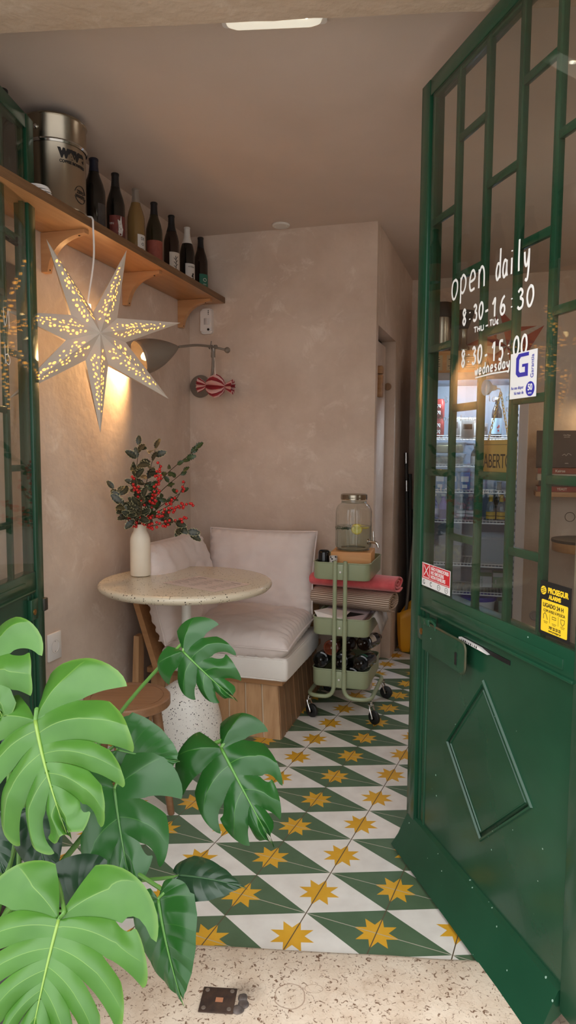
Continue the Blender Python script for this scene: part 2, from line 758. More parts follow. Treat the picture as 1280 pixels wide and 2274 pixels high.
m_stone = stone_material()
m_green = mat('green_door_paint', (24, 64, 44), 0.26, col2=(30, 73, 51), scale=3.5, bump=0.10, bscale=9, spec=0.38, coat=0.06)
m_green_dk = mat('green_door_paint_dark', (24, 62, 48), 0.28, col2=(28, 68, 54), scale=3.0, bump=0.08, bscale=9, spec=0.6)
m_pane = thin_glass('door_glass', (246, 248, 246), gain=1.0)
m_white_paint = mat('white_marker', (240, 238, 234), 0.6)
m_shelf = wood('shelf_beech', (176, 128, 84), (194, 146, 100), axis=1, rough=0.35)
m_shelf2 = wood('bracket_beech', (180, 130, 88), (196, 148, 104), axis=0, rough=0.4)
m_bench_f = wood('bench_plank', (164, 122, 84), (190, 150, 110), axis=2)
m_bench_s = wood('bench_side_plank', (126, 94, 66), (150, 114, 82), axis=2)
m_bench_t = wood('bench_trim', (158, 114, 76), (180, 134, 92), axis=0)
m_gap = mat('plank_joint', (196, 176, 150), 0.8)
m_gapd = mat('plank_joint_dark', (60, 42, 28), 0.8)
m_stoolw = wood('stool_wood', (122, 86, 60), (140, 102, 74), axis=0, rough=0.35)
m_boxw = wood('tray_wood', (202, 142, 84), (220, 164, 106), axis=0, rough=0.5)
m_cush = mat('cushion_linen', (216, 200, 194), 0.9, col2=(224, 210, 204), scale=5, bump=0.12, bscale=320, spec=0.15, sheen=0.3)
m_matt = mat('mattress_linen', (222, 212, 204), 0.9, col2=(228, 220, 212), scale=5, bump=0.12, bscale=320, spec=0.15, sheen=0.3)
m_top = terrazzo('terrazzo_top', (214, 200, 176), (58, 46, 38), 140, 0.16, 0.22)
m_base = terrazzo('terrazzo_base', (226, 220, 212), (44, 40, 38), 165, 0.19, 0.4)
m_white = mat('white_metal', (222, 218, 212), 0.35)
m_vase = mat('cream_ceramic', (232, 220, 200), 0.5, col2=(224, 210, 190), scale=7)
m_grey = mat('grey_lacquer', (122, 112, 102), 0.45)
m_plastic = mat('white_plastic', (226, 220, 216), 0.35)
m_trolley = mat('sage_steel', (150, 158, 126), 0.32, spec=0.5)
m_chrome = mat('chrome', (206, 204, 200), 0.16, metal=1.0)
m_steel = mat('brushed_tin', (176, 166, 150), 0.26, metal=1.0, col2=(150, 140, 124), scale=4, stretch=(1, 1, 0.2), bump=0.02, bscale=20)
m_black = mat('black_rubber', (20, 20, 20), 0.5)
m_blackp = mat('black_gloss', (14, 14, 16), 0.2)
m_ink = mat('black_print', (18, 16, 16), 0.6)
m_paper = mat('white_paper', (232, 226, 222), 0.7)
m_menu = mat('menu_paper', (212, 192, 180), 0.6)
m_red = mat('red_cloth', (216, 92, 96), 0.95, col2=(226, 104, 106), scale=30, bump=0.25, bscale=260, spec=0.1, sheen=0.4)
m_yellow = mat('yellow_plastic', (222, 158, 30), 0.4)
m_bottle = mat('dark_bottle_glass', (16, 14, 12), 0.08, spec=0.6)
m_bottle_g = mat('olive_bottle_glass', (40, 34, 18), 0.08, spec=0.6)
m_bottle_b = mat('brown_bottle_glass', (34, 20, 14), 0.08, spec=0.6)
m_foil_d = mat('black_foil', (24, 22, 24), 0.45)
m_foil_w = mat('white_foil', (214, 208, 202), 0.4)
m_foil_s = mat('silver_foil', (176, 172, 166), 0.3, metal=0.8)
m_foil_n = mat('navy_foil', (26, 28, 44), 0.4)


def star_paper():
    m, n, l, p = newmat('star_paper')
    p.inputs['Base Color'].default_value = lin((212, 198, 184))
    p.inputs['Roughness'].default_value = 0.8
    tl = n.new('ShaderNodeBsdfTranslucent')
    tl.inputs[0].default_value = lin((250, 214, 170))
    mx = n.new('ShaderNodeMixShader')
    mx.inputs[0].default_value = 0.035
    l.new(p.outputs[0], mx.inputs[1])
    l.new(tl.outputs[0], mx.inputs[2])
    l.new(mx.outputs[0], n['Material Output'].inputs[0])
    return m


m_starp = star_paper()
m_glow = mat('lit_perforation', (255, 176, 78), 0.6, emis=1.6)
m_bulb = mat('lamp_bulb', (255, 216, 150), 0.5, emis=2.2)
m_led = mat('ceiling_lamp_diffuser', (255, 250, 232), 0.5, emis=0.22)
m_ledspot = mat('ceiling_lamp_diode', (255, 250, 230), 0.5, emis=5.0)
m_fridge_in = mat('fridge_liner', (120, 128, 142), 0.4)
m_fridge = mat('fridge_grey_frame', (176, 166, 166), 0.4)
m_fglass = thin_glass('fridge_door_glass', (240, 246, 252), gain=0.75)

# ------------------------------------------------------------------ the room
def slab(name, poly, z0, z1, m):
    bm = bmesh.new()
    prism(bm, [(p[0], p[1]) for p in poly], z1, None, z0)
    o = obj(name, bm, m, smooth=False)
    return tag(o, kind='structure')


def wallbox(bm, p, q, z0, z1, thick, side):
    """upright slab whose visible face runs p->q; the thickness goes to the side (+1 = left of p->q)"""
    p, q = Vector((p[0], p[1], 0)), Vector((q[0], q[1], 0))
    d = (q - p).normalized()
    n = Vector((-d.y, d.x, 0)) * side * thick
    pts = [p, q, q + n, p + n]
    if side < 0:
        pts = pts[::-1]
    hexa(bm, [Vector((a.x, a.y, z0)) for a in pts] + [Vector((a.x, a.y, z1)) for a in pts])


F0 = Vector((0, 1.865, 0))           # facade: inner edge of the lintel
FD = Vector((0.9965, -0.084, 0)).normalized()
FN = Vector((FD.y, -FD.x, 0))        # towards the street
FT = 0.56


def FP(x, out=0.0):
    q = F0 + FD * (x / FD.x) + FN * out
    return q


CC = RP(1.038, 0)                    # outer corner of the back wall
JB = Vector((0.637, 4.199, 0))       # far jamb of the store room door
SD = (JB - CC).normalized()          # passage wall direction
SN = Vector((-SD.y, SD.x, 0))        # into the store room side
END_L = RP(0.9, -1.256)
END_R = RP(3.4, -1.256)
LFT = RP(0, 2.35)

# floor
thr0, thr1 = Vector((-1.35, 1.755, 0)), Vector((0.95, 1.594, 0))
slab('floor', [thr0, thr1, Vector((3.6, 1.45, 0)), END_R + E2 * 0.2, RP(-0.2, -1.4), RP(-0.2, 2.4)], -0.12, 0.0, m_floor)
slab('ceiling', [FP(-1.6, 0.1), FP(3.6, 0.1), END_R + E2 * 0.2, RP(-0.2, -1.4)], HC, HC + 0.12, m_ceiling)
bm = bmesh.new()
wallbox(bm, RP(0, -1.4), LFT, 0, HC, 0.14, -1)
tag(obj('wall_left', bm, m_wall, smooth=False), kind='structure')
bm = bmesh.new()
wallbox(bm, RP(-0.1, 0), CC, 0, HC, 0.07, 1)
tag(obj('wall_back', bm, m_wall, smooth=False), kind='structure')
# passage wall with the recessed store room door
bm = bmesh.new()
wallbox(bm, JB, JB + SD * 1.0, 0, 1.93, 0.085, 1)
wallbox(bm, CC + SD * 0.07, JB + SD * 1.0, 1.93, HC, 0.085, 1)
tag(obj('wall_passage', bm, m_wall, smooth=False), kind='structure')
bm = bmesh.new()
wallbox(bm, END_L - E1 * 1.1, END_R, 0, HC, 0.1, 1)
tag(obj('wall_end', bm, m_wall, smooth=False), kind='structure')
bm = bmesh.new()
wallbox(bm, END_R, Vector((3.35, 1.55, 0)), 0, HC, 0.1, 1)
tag(obj('wall_right', bm, m_wall, smooth=False), kind='structure')
# facade: two piers, a lintel, and an unseen window added further along for daylight
OL, OR = -1.02, 0.755
bm = bmesh.new()
wallbox(bm, FP(-2.6), FP(OL), -0.15, 3.2, FT, -1)
tag(obj('wall_front', bm, m_lintel, smooth=False), kind='structure')
bm = bmesh.new()
wallbox(bm, FP(OR), FP(1.75), -0.15, 2.365, FT, -1)
wallbox(bm, FP(2.75), FP(3.6), -0.15, 2.365, FT, -1)
wallbox(bm, FP(1.75), FP(2.75), -0.15, 0.75, FT, -1)
tag(obj('wall_front', bm, m_lintel, smooth=False), kind='structure')
# lintel with a slightly ragged inner edge
bm = bmesh.new()
NSEG = 90
rows = []
for i in range(NSEG + 1):
    x = OL + (3.6 - OL) * i / NSEG
    j = 0.006 * noise.noise(Vector((x * 9, 0, 3))) + 0.004 * noise.noise(Vector((x * 31, 0, 5)))
    a, b = FP(x, j), FP(x, FT)
    rows.append([bm.verts.new((a.x, a.y, 2.365)), bm.verts.new((b.x, b.y, 2.365)), bm.verts.new((b.x, b.y, 3.2)), bm.verts.new((a.x, a.y, 3.2))])
for a, b in zip(rows[:-1], rows[1:]):
    for k in range(4):
        bm.faces.new((a[k], a[(k + 1) % 4], b[(k + 1) % 4], b[k]))
bm.faces.new(rows[0])
bm.faces.new(rows[-1][::-1])
tag(obj('trim_1', bm, m_lintel, smooth=False), kind='structure')
bm = bmesh.new()
wallbox(bm, FP(1.75, 0.3), FP(2.75, 0.3), 0.75, 2.365, 0.008, -1)  # window out of view, added to let more daylight into the shop
tag(obj('added_window_1', bm, m_pane, smooth=False), kind='structure')
# stone sill, rounded inner nose, and the street
bm = bmesh.new()
prof = [(0.0, -0.1), (0.0, 0.002), (0.006, 0.010), (0.018, 0.014), (0.10, 0.014), (0.38, 0.008), (0.46, 0.0), (0.47, -0.02), (0.47, -0.15), (0.0, -0.15)]
tdir = (thr1 - thr0).normalized()
tn = Vector((tdir.y, -tdir.x, 0))
pr_ = []
NS = 60
for i in range(NS + 1):
    b0 = thr0 + tdir * ((thr1 - thr0).length * i / NS)
    wob = 0.004 * noise.noise(Vector((i * 0.23, 1, 1)))
    pr_.append([bm.verts.new(b0 + tn * (q + (wob if q < 0.02 else 0)) + Vector((0, 0, zz))) for q, zz in prof])
for a, b in zip(pr_[:-1], pr_[1:]):
    for k in range(len(prof)):
        bm.faces.new((a[k], a[(k + 1) % len(prof)], b[(k + 1) % len(prof)], b[k]))
bm.faces.new(pr_[0])
bm.faces.new(pr_[-1][::-1])
tag(obj('trim_2', bm, m_stone, angle=50), kind='structure')
slab('pavement', [(-3.5, -3), (3.8, -3), (3.8, 1.75), (-3.5, 1.75)], -0.25, -0.15, m_pave)


# ------------------------------------------------------------------ store room door in the passage
dM = frame(CC + SD * 0.075 + SN * 0.062, SD, UPZ)     # local z points into the passage
DW = (JB - CC).length - 0.082
dr = thing('door_3', 'plastered flush door set back in the dark passage wall', 'door', dM, kind='structure')
bm = bmesh.new()
box(bm, (DW / 2 - 0.006, 0.953, -0.01), (DW - 0.014, 1.886, 0.03))
obj('door_leaf', bm, m_wall, dr, smooth=False)
for zc, hh, nm in ((1.735, 0.045, 'turn_knob'), (1.665, 0.085, 'latch'), (1.605, 0.045, 'keeper')):
    bm = bmesh.new()
    box(bm, (0.285, zc, 0.020), (0.05, hh, 0.03), bev=0.005)
    obj(nm, bm, m_bench_f, dr)
bm = bmesh.new()
lathe(bm, [(0, 0), (0.02, 0), (0.022, 0.004), (0.02, 0.012), (0, 0.013)], 24, frame(JB + SN * 0.043 + UPZ * 1.665 - SD * 0.001, SN * -1, UPZ))
pk = obj('wall_peg', bm, m_bench_s)
tag(pk, 'round wooden peg disc on the end of the passage wall', 'peg')


# ------------------------------------------------------------------ the two green door leaves
def worn(base):
    m = base.copy()
    m.name = base.name + '_worn'
    n, l = m.node_tree.nodes, m.node_tree.links
    p = n['Principled BSDF']
    src = p.inputs['Base Color'].links[0].from_socket
    g = n.new('ShaderNodeNewGeometry')
    v = n.new('ShaderNodeTexVoronoi')
    v.inputs['Scale'].default_value = 38.0
    l.new(g.outputs['Position'], v.inputs['Vector'])
    s = n.new('ShaderNodeSeparateColor')
    l.new(v.outputs['Color'], s.inputs[0])
    a = n.new('ShaderNodeMath')
    a.operation = 'POWER'
    l.new(s.outputs[0], a.inputs[0])
    a.inputs[1].default_value = 5.0
    b = n.new('ShaderNodeMath')
    b.operation = 'MULTIPLY'
    l.new(a.outputs[0], b.inputs[0])
    b.inputs[1].default_value = 0.105
    c = n.new('ShaderNodeMath')
    c.operation = 'LESS_THAN'
    l.new(v.outputs['Distance'], c.inputs[0])
    l.new(b.outputs[0], c.inputs[1])
    mx = n.new('ShaderNodeMix')
    mx.data_type = 'RGBA'
    l.new(c.outputs[0], mx.inputs[0])
    l.new(src, mx.inputs[6])
    mx.inputs[7].default_value = lin((150, 178, 164))
    l.new(mx.outputs[2], p.inputs['Base Color'])
    return m


m_green_w = worn(m_green)

STROKES = {
    'o': [[(.5, .55), (.2, .5), (.05, .25), (.2, 0), (.5, -.02), (.8, .2), (.8, .45), (.5, .57)]],
    'p': [[(.1, .55), (.1, .1), (.08, -.25)], [(.1, .45), (.4, .6), (.75, .45), (.7, .2), (.4, .05), (.1, .12)]],
    'e': [[(.1, .28), (.75, .35), (.65, .57), (.35, .58), (.1, .3), (.25, .03), (.75, .05)]],
    'n': [[(.1, .55), (.1, 0)], [(.1, .4), (.4, .6), (.7, .45), (.75, 0)]],
    'd': [[(.75, .5), (.35, .55), (.1, .25), (.3, 0), (.65, .1), (.78, .4)], [(.8, 1.05), (.78, .3), (.8, .02)]],
    'a': [[(.75, .5), (.35, .57), (.1, .25), (.3, 0), (.65, .12), (.75, .5)], [(.76, .55), (.74, .2), (.85, 0)]],
    'i': [[(.4, .55), (.4, 0)], [(.4, .76), (.42, .8)]],
    'l': [[(.4, 1.05), (.38, .4), (.42, 0)]],
    'y': [[(.1, .55), (.2, .2), (.45, .08), (.7, .3), (.8, .55)], [(.8, .6), (.78, 0), (.6, -.38), (.3, -.35)]],
    'w': [[(.0, .5), (.2, .02), (.45, .45), (.65, .02), (.9, .6)]],
    's': [[(.7, .5), (.35, .55), (.2, .38), (.6, .25), (.65, .05), (.2, 0)]],
    '8': [[(.75, .85), (.45, 1), (.2, .8), (.45, .52), (.75, .25), (.5, 0), (.2, .2), (.45, .5), (.78, .82)]],
    '3': [[(.15, .88), (.45, 1), (.7, .8), (.4, .55)], [(.4, .55), (.75, .4), (.7, .1), (.35, 0), (.1, .12)]],
    '0': [[(.5, 1), (.2, .8), (.1, .4), (.3, .02), (.6, .05), (.85, .45), (.75, .88), (.45, 1)]],
    '1': [[(.2, .7), (.55, 1), (.52, .5), (.52, 0)]],
    '6': [[(.7, .95), (.35, .75), (.15, .3), (.35, 0), (.7, .1), (.7, .38), (.45, .48), (.2, .3)]],
    '5': [[(.75, .97), (.3, .95), (.25, .58)], [(.25, .56), (.6, .58), (.75, .3), (.5, .02), (.15, .06)]],
    ':': [[(.5, .2), (.5, .26)], [(.5, .62), (.5, .68)]],
    '-': [[(.2, .42), (.8, .45)]],
    'T': [[(.05, 1), (.95, 1)], [(.5, 1), (.5, 0)]],
    'H': [[(.1, 1), (.1, 0)], [(.85, 1), (.85, 0)], [(.1, .5), (.85, .5)]],
    'U': [[(.1, 1), (.12, .2), (.45, 0), (.8, .2), (.85, 1)], [(.85, 1), (.86, 0)]],
    'N': [[(.1, 0), (.2, 1), (.7, .05), (.9, 1)]],
    'g': [[(.75, .5), (.35, .57), (.1, .25), (.3, 0), (.65, .12), (.75, .5)], [(.78, .55), (.75, -.2), (.4, -.38), (.15, -.25)]],
    'r': [[(.15, .55), (.15, 0)], [(.15, .35), (.4, .57), (.7, .5)]],
    'k': [[(.15, 1), (.15, 0)], [(.7, .55), (.2, .25), (.75, 0)]],
    't': [[(.45, .9), (.42, .15), (.7, 0)], [(.15, .58), (.75, .6)]],
    'c': [[(.75, .48), (.4, .57), (.1, .28), (.35, 0), (.78, .08)]],
    ',': [[(.45, .05), (.35, -.18)]],
    'E': [[(.8, .6), (.4, .65), (.12, .33), (.4, 0), (.8, .06)], [(.0, .42), (.6, .42)], [(.0, .25), (.6, .25)]],
    ' ': [],
}


def handwrite(bm, s, x0, x1, z0, h, M, r=0.0022, slant=0.0, n=0.0015, rise=0.0):
    """marker strokes between x0 and x1 on the xy plane of M"""
    adv = (x1 - x0) / len(s)
    nrm = (M.to_3x3() @ Vector((0, 0, 1))).normalized()
    for i, ch in enumerate(s):
        for st in STROKES[ch]:
            pts = []
            for (px, py) in st:
                X = x0 + adv * (i + 0.08 + 0.84 * px) + slant * py * h
                pts.append((X, z0 + py * h + rise * (X - x0), n))
            pts = smooth_line(pts, 4)
            tube(bm, [M @ Vector(q) for q in pts], r, 6, flat=nrm)


def door_leaf(name, label, M, f, full):
    R = thing(name, label, 'door', M, kind='structure')

    def B(bm, s0, s1, z0, z1, n0, n1, bev=0.003):
        box(bm, ((s0 + s1) / 2, (z0 + z1) / 2, f * (n0 + n1) / 2), (s1 - s0, z1 - z0, abs(n1 - n0)), bev=bev, seg=2)
    bm = bmesh.new()
    B(bm, -0.052, 0.003, 0.07, 2.345, -0.045, 0.004)
    B(bm, -0.002, 0.020, 0.07, 2.32, -0.022, -0.006)
    obj('lock_stile', bm, m_green, R)
    bm = bmesh.new()
    B(bm, 0.733, 0.835, 0.07, 2.345, -0.042, 0.002)
    obj('hinge_stile', bm, m_green, R)
    bm = bmesh.new()
    B(bm, 0.003, 0.835, 2.298, 2.345, -0.043, 0.003)
    B(bm, 0.01, 0.74, 2.288, 2.30, -0.022, -0.006)
    obj('top_rail', bm, m_green, R)
    bm = bmesh.new()
    B(bm, 0.0, 0.74, 0.797, 0.862, -0.04, 0.001)
    B(bm, 0.09, 0.70, 0.812, 0.836, -0.02, 0.004, 0.0015)
    B(bm, 0.02, 0.735, 0.792, 0.800, -0.02, 0.006, 0.002)
    obj('middle_rail', bm, m_green_w, R)
    bars = ((0.150, 0.193), (0.300, 0.341), (0.449, 0.489), (0.588, 0.626))
    for a, b in bars:
        bm = bmesh.new()
        B(bm, a, a + 0.021, 0.86, 2.30, -0.020, -0.004, 0.003)
        obj('glazing_bar', bm, m_green, R)
    edges = [0.018, 0.150, 0.171, 0.300, 0.321, 0.449, 0.470, 0.588, 0.609, 0.735]
    for c in range(5):
        zs = (1.937, 1.572, 1.211) if c % 2 == 0 else (2.112, 1.747, 1.392, 1.035)
        for z in zs:
            bm = bmesh.new()
            B(bm, edges[2 * c] - 0.004, edges[2 * c + 1] + 0.004, z - 0.0105, z + 0.0105, -0.017, -0.004, 0.003)
            obj('glazing_bar', bm, m_green, R)
    bm = bmesh.new()
    box(bm, (0.378, 1.58, -f * 0.001), (0.72, 1.44, 0.003))
    obj('pane', bm, m_pane, R, smooth=False)
    # lower panel with its diamond moulding
    bm = bmesh.new()
    B(bm, 0.0, 0.74, 0.09, 0.80, -0.036, -0.010, 0)
    obj('lower_panel', bm, m_green_w, R)
    dia = [(0.369, 0.684), (0.177, 0.442), (0.379, 0.249), (0.598, 0.455)]
    cx, cz = 0.381, 0.458
    bm = bmesh.new()
    lv = ((1.0, -0.0105), (0.985, -0.0045), (0.955, -0.0045), (0.94, -0.0100), (0.885, -0.0100), (0.875, -0.0070), (0.862, -0.0070), (0.85, -0.0104))
    rings = [[bm.verts.new((cx + (p[0] - cx) * k_, cz + (p[1] - cz) * k_, f * n_)) for p in dia] for k_, n_ in lv]
    for a, b in zip(rings[:-1], rings[1:]):
        for i in range(4):
            bm.faces.new((a[i], a[(i + 1) % 4], b[(i + 1) % 4], b[i]))
    obj('diamond_moulding', bm, m_green_w, R, smooth=False)
    # edge beads round the panel
    bm = bmesh.new()
    tube(bm, [(0.045, 0.115, -f * 0.010), (0.045, 0.785, -f * 0.010)], 0.004, 8)
    tube(bm, [(0.73, 0.115, -f * 0.010), (0.73, 0.785, -f * 0.010)], 0.004, 8)
    obj('panel_bead', bm, m_green, R)
    # weather board along the foot
    bm = bmesh.new()
    pf = [(-0.010, 0.118), (0.002, 0.112), (0.034, 0.045), (0.058, 0.012), (0.052, 0.008), (0.022, 0.035), (-0.012, 0.06)]
    a = [bm.verts.new((-0.045, z, f * n_)) for n_, z in pf]
    b = [bm.verts.new((0.728, z, f * n_)) for n_, z in pf]
    bm.faces.new(a)
    bm.faces.new(b[::-1])
    for i in range(len(pf)):
        bm.faces.new((a[i], b[i], b[(i + 1) % len(pf)], a[(i + 1) % len(pf)]))
    obj('weather_board', bm, m_green_w, R, angle=25)
    # lock and letter plate
    bm = bmesh.new()
    B(bm, 0.003, 0.054, 0.700, 0.770, -0.01, 0.006, 0.002)
    lk = obj('lock_plate', bm, m_green_w, R)
    bm = bmesh.new()
    lathe(bm, [(0, 0.0), (0.010, 0.0), (0.010, 0.003), (0.003, 0.004), (0.0025, 0.001), (0, 0.001)], 20, T(0.034, 0.727, f * 0.006) @ Matrix.Diagonal((1, 1, f, 1)))
    tag(obj('key_cylinder', bm, mat('brass', (176, 132, 74), 0.35, metal=1.0), lk), 'worn brass key cylinder')
    return R


DM = frame(Vector((0.407, 2.105, 0)), Vector((0.2535, -0.9673, 0)), UPZ)
door = door_leaf('door_1', 'right green door leaf with lettered glass, opened into the shop', DM, 1, True)
LM = frame(Vector((-0.853, 2.322, 0)), Vector((-0.06, -0.9982, 0)), UPZ)
door2 = door_leaf('door_2', 'left green door leaf folded back, cut by the photo edge', LM, -1, False)

# letter plate, slot and post on the right leaf
bm = bmesh.new()
pl = [(0.068, 0.758), (0.068, 0.684)] + [(0.30 + 0.022 * cos(t), 0.702 + 0.022 * sin(t)) for t in [radians(q) for q in range(-90, 1, 15)]] + [(0.30 + 0.022 * cos(t), 0.745 + 0.022 * sin(t)) for t in [radians(q) for q in range(0, 91, 15)]] + [(0.08, 0.768)]
prism(bm, pl, 0.020, None, 0.014)
lp = obj('letter_plate', bm, m_green_w, door)
bm = bmesh.new()
tube(bm, [(0.08, 0.768, 0.018), (0.30, 0.767, 0.018)] + [(0.30 + 0.022 * cos(radians(q)), 0.745 + 0.022 * sin(radians(q)), 0.018) for q in range(90, -1, -15)] + [(0.322, 0.702, 0.018)] + [(0.30 + 0.022 * cos(radians(q)), 0.702 + 0.022 * sin(radians(q)), 0.018) for q in range(0, -91, -15)], 0.0035, 8)
tag(obj('plate_rim', bm, mat('worn_bronze', (96, 84, 62), 0.5, metal=0.4, col2=(60, 80, 60), scale=20), lp), 'worn metal rim with the paint rubbed off')
bm = bmesh.new()
box(bm, (0.274, 0.713, 0.0205), (0.010, 0.034, 0.002))
tag(obj('finger_slot', bm, m_ink, lp), 'dark finger slot')
bm = bmesh.new()
box(bm, (0.10, 0.772, 0.012), (0.03, 0.02, 0.03), bev=0.004)
tube(bm, [(0.112, 0.775, 0.02), (0.13, 0.782, 0.022), (0.148, 0.776, 0.02), (0.150, 0.758, 0.018)], 0.004, 8)
obj('plate_hinge', bm, m_green_w, lp)
bm = bmesh.new()
box(bm, (0.37, 0.7625, -0.0095), (0.235, 0.011, 0.003))
sl = obj('letter_slot', bm, m_ink, door)
bm = bmesh.new()
prism(bm, [(0.252, 0.7595), (0.40, 0.7585), (0.36, 0.7665), (0.252, 0.7668)], 0.001, None, -0.0075)
pst = obj('letter', bm, m_paper)
pst.matrix_basis = DM
tag(pst, 'white letter with black print poking out of the door slot', 'letter')
bm = bmesh.new()
for k in range(9):
    box(bm, (0.270 + 0.0095 * k, 0.763, 0.0012), (0.0022 + 0.0015 * (k % 3), 0.0055, 0.0006))
obj('print', bm, m_ink, pst)

# marker lettering on the glass
bm = bmesh.new()
I4 = Matrix.Identity(4)
handwrite(bm, 'open', 0.157, 0.345, 1.690, 0.085, I4, 0.0034, rise=-0.02)
handwrite(bm, 'daily', 0.382, 0.530, 1.688, 0.068, I4, 0.0034, rise=-0.02)
handwrite(bm, '8:30', 0.222, 0.335, 1.607, 0.040, I4, 0.0034, rise=0.02)
handwrite(bm, '-', 0.336, 0.360, 1.607, 0.036, I4, 0.003)
handwrite(bm, '16:30', 0.366, 0.552, 1.602, 0.044, I4, 0.0034, rise=-0.02)
handwrite(bm, 'THU', 0.286, 0.338, 1.578, 0.013, I4, 0.0019)
handwrite(bm, '-', 0.340, 0.362, 1.580, 0.013, I4, 0.0019)
handwrite(bm, 'TUE', 0.362, 0.407, 1.582, 0.014, I4, 0.0019)
handwrite(bm, '8:30', 0.222, 0.335, 1.497, 0.043, I4, 0.0034, rise=0.02)
handwrite(bm, '-', 0.340, 0.362, 1.497, 0.036, I4, 0.003)
handwrite(bm, '15:00', 0.372, 0.532, 1.494, 0.046, I4, 0.0034, rise=-0.02)
handwrite(bm, 'wednesday', 0.298, 0.462, 1.468, 0.026, I4, 0.0024, rise=0.02)
tube(bm, [(0.302, 1.4615, 0.0015), (0.38, 1.464, 0.0015), (0.455, 1.4625, 0.0015)], 0.0018, 6, flat=Vector((0, 0, 1)))
tag(obj('painted_hours', bm, m_white_paint, door), 'white handwritten opening hours on the glass')
bm = bmesh.new()
for z0, ch in ((1.64, 'N'), (1.53, 'd')):
    handwrite(bm, ch, 0.145, 0.20, z0, 0.055, Matrix.Diagonal((1, 1, -1, 1)), 0.0016)
tag(obj('painted_letters', bm, m_white_paint, door2), 'white handwritten letters on the glass')


def sheet(name, label, w, h, M, m, parent, t=0.0008):
    bm = bmesh.new()
    box(bm, (0, 0, t / 2), (w, h, t))
    o = obj(name, bm, m, parent, M=M, smooth=False)
    return tag(o, label)


m_blue = mat('sticker_blue', (44, 46, 160), 0.5)
m_sred = mat('sticker_red', (206, 40, 48), 0.5)
m_syel = mat('sticker_yellow', (250, 206, 44), 0.45)
m_sblk = mat('sticker_black', (26, 24, 24), 0.45)
m_swht = mat('sticker_white', (232, 230, 228), 0.5)


def sticker(name, label, s, z, w, h, m):
    M = DM @ T(s, z, 0.0012)
    bm = bmesh.new()
    box(bm, (0, 0, 0.0004), (w, h, 0.0008))
    o = obj(name, bm, m, M=M, smooth=False)
    return tag(o, label, 'sticker')


# guarantee sticker with a big blue G
st = sticker('guarantee_sticker', 'white sticker with large blue letter on the right door glass', 0.516, 1.447, 0.104, 0.105, m_swht)
bm = bmesh.new()
gp = [(.030, .040), (.030, .030), (-.008, .030), (-.016, .022), (-.016, -.010), (-.010, -.016), (.014, -.016), (.014, .000), (.000, .000), (.000, .008), (.028, .008), (.028, -.028), (-.018, -.028), (-.030, -.018), (-.030, .028), (-.018, .040)]
prism(bm, [(x * 0.82 - 0.004, y * 0.78 + 0.018) for x, y in gp], 0.0014, None, 0.0006)
lathe(bm, [(0, .0014), (.0165, .0014), (.0165, .0006), (0, .0006)], 28, T(0.030, -0.034, 0))
text_into(bm, 'Ao seu dispor', 0.0105, T(-0.021, -0.028, 0.0012), sxx=0.85)
text_into(bm, 'há mais de', 0.0105, T(-0.014, -0.040, 0.0012), sxx=0.85)
text_into(bm, 'Garantia', 0.016, T(0.036, 0.016, 0.0012) @ RZ(pi / 2), sxx=0.95)
obj('print', bm, m_blue, st, smooth=False)
bm = bmesh.new()
text_into(bm, '50', 0.020, T(0.030, -0.031, 0.0017), sxx=0.9, bold=0.0006)
text_into(bm, 'anos', 0.007, T(0.030, -0.043, 0.0017))
obj('print', bm, m_swht, st, smooth=False)
# no smoking sticker
st = sticker('no_smoking_sticker', 'red and white no smoking sticker in the glass corner of right door', 0.108, 0.903, 0.178, 0.070, m_swht)
bm = bmesh.new()
box(bm, (0, 0.0105, 0.001), (0.174, 0.046, 0.0006))
obj('red_field', bm, m_sred, st, smooth=False)
bm = bmesh.new()
for k, w in enumerate(('NÃO FUMADORES', 'NO SMOKERS', 'NON FUMEURS')):
    text_into(bm, w, 0.0145, T(-0.030, 0.024 - 0.0125 * k, 0.0015), align='LEFT', sxx=0.92, bold=0.0003)
for a, b in (((-0.074, 0.028), (-0.044, -0.002)), ((-0.044, 0.028), (-0.074, -0.002))):
    tube(bm, [(a[0], a[1], 0.0015), (b[0], b[1], 0.0015)], 0.0018, 6, flat=Vector((0, 0, 1)))
rr_ = rrect(0.042, 0.040, 0.004)
tube(bm, [(-0.059 + p[0], 0.013 + p[1], 0.0014) for p in rr_], 0.0007, 5, closed=True)
box(bm, (0, -0.0095, 0.0014), (0.166, 0.0012, 0.0004))
obj('print', bm, m_swht, st, smooth=False)
bm = bmesh.new()
text_into(bm, 'G', 0.019, T(-0.074, -0.024, 0.0012))
text_into(bm, 'C', 0.018, T(-0.028, -0.024, 0.0012))
for cx_ in (0.022, 0.068):
    tube(bm, [(cx_ + 0.008 * cos(q * pi / 9), -0.024 + 0.008 * sin(q * pi / 9), 0.001) for q in range(18)], 0.0006, 5, closed=True)
    box(bm, (cx_, -0.024, 0.001), (0.008, 0.001, 0.0004))
obj('print', bm, m_ink, st, smooth=False)
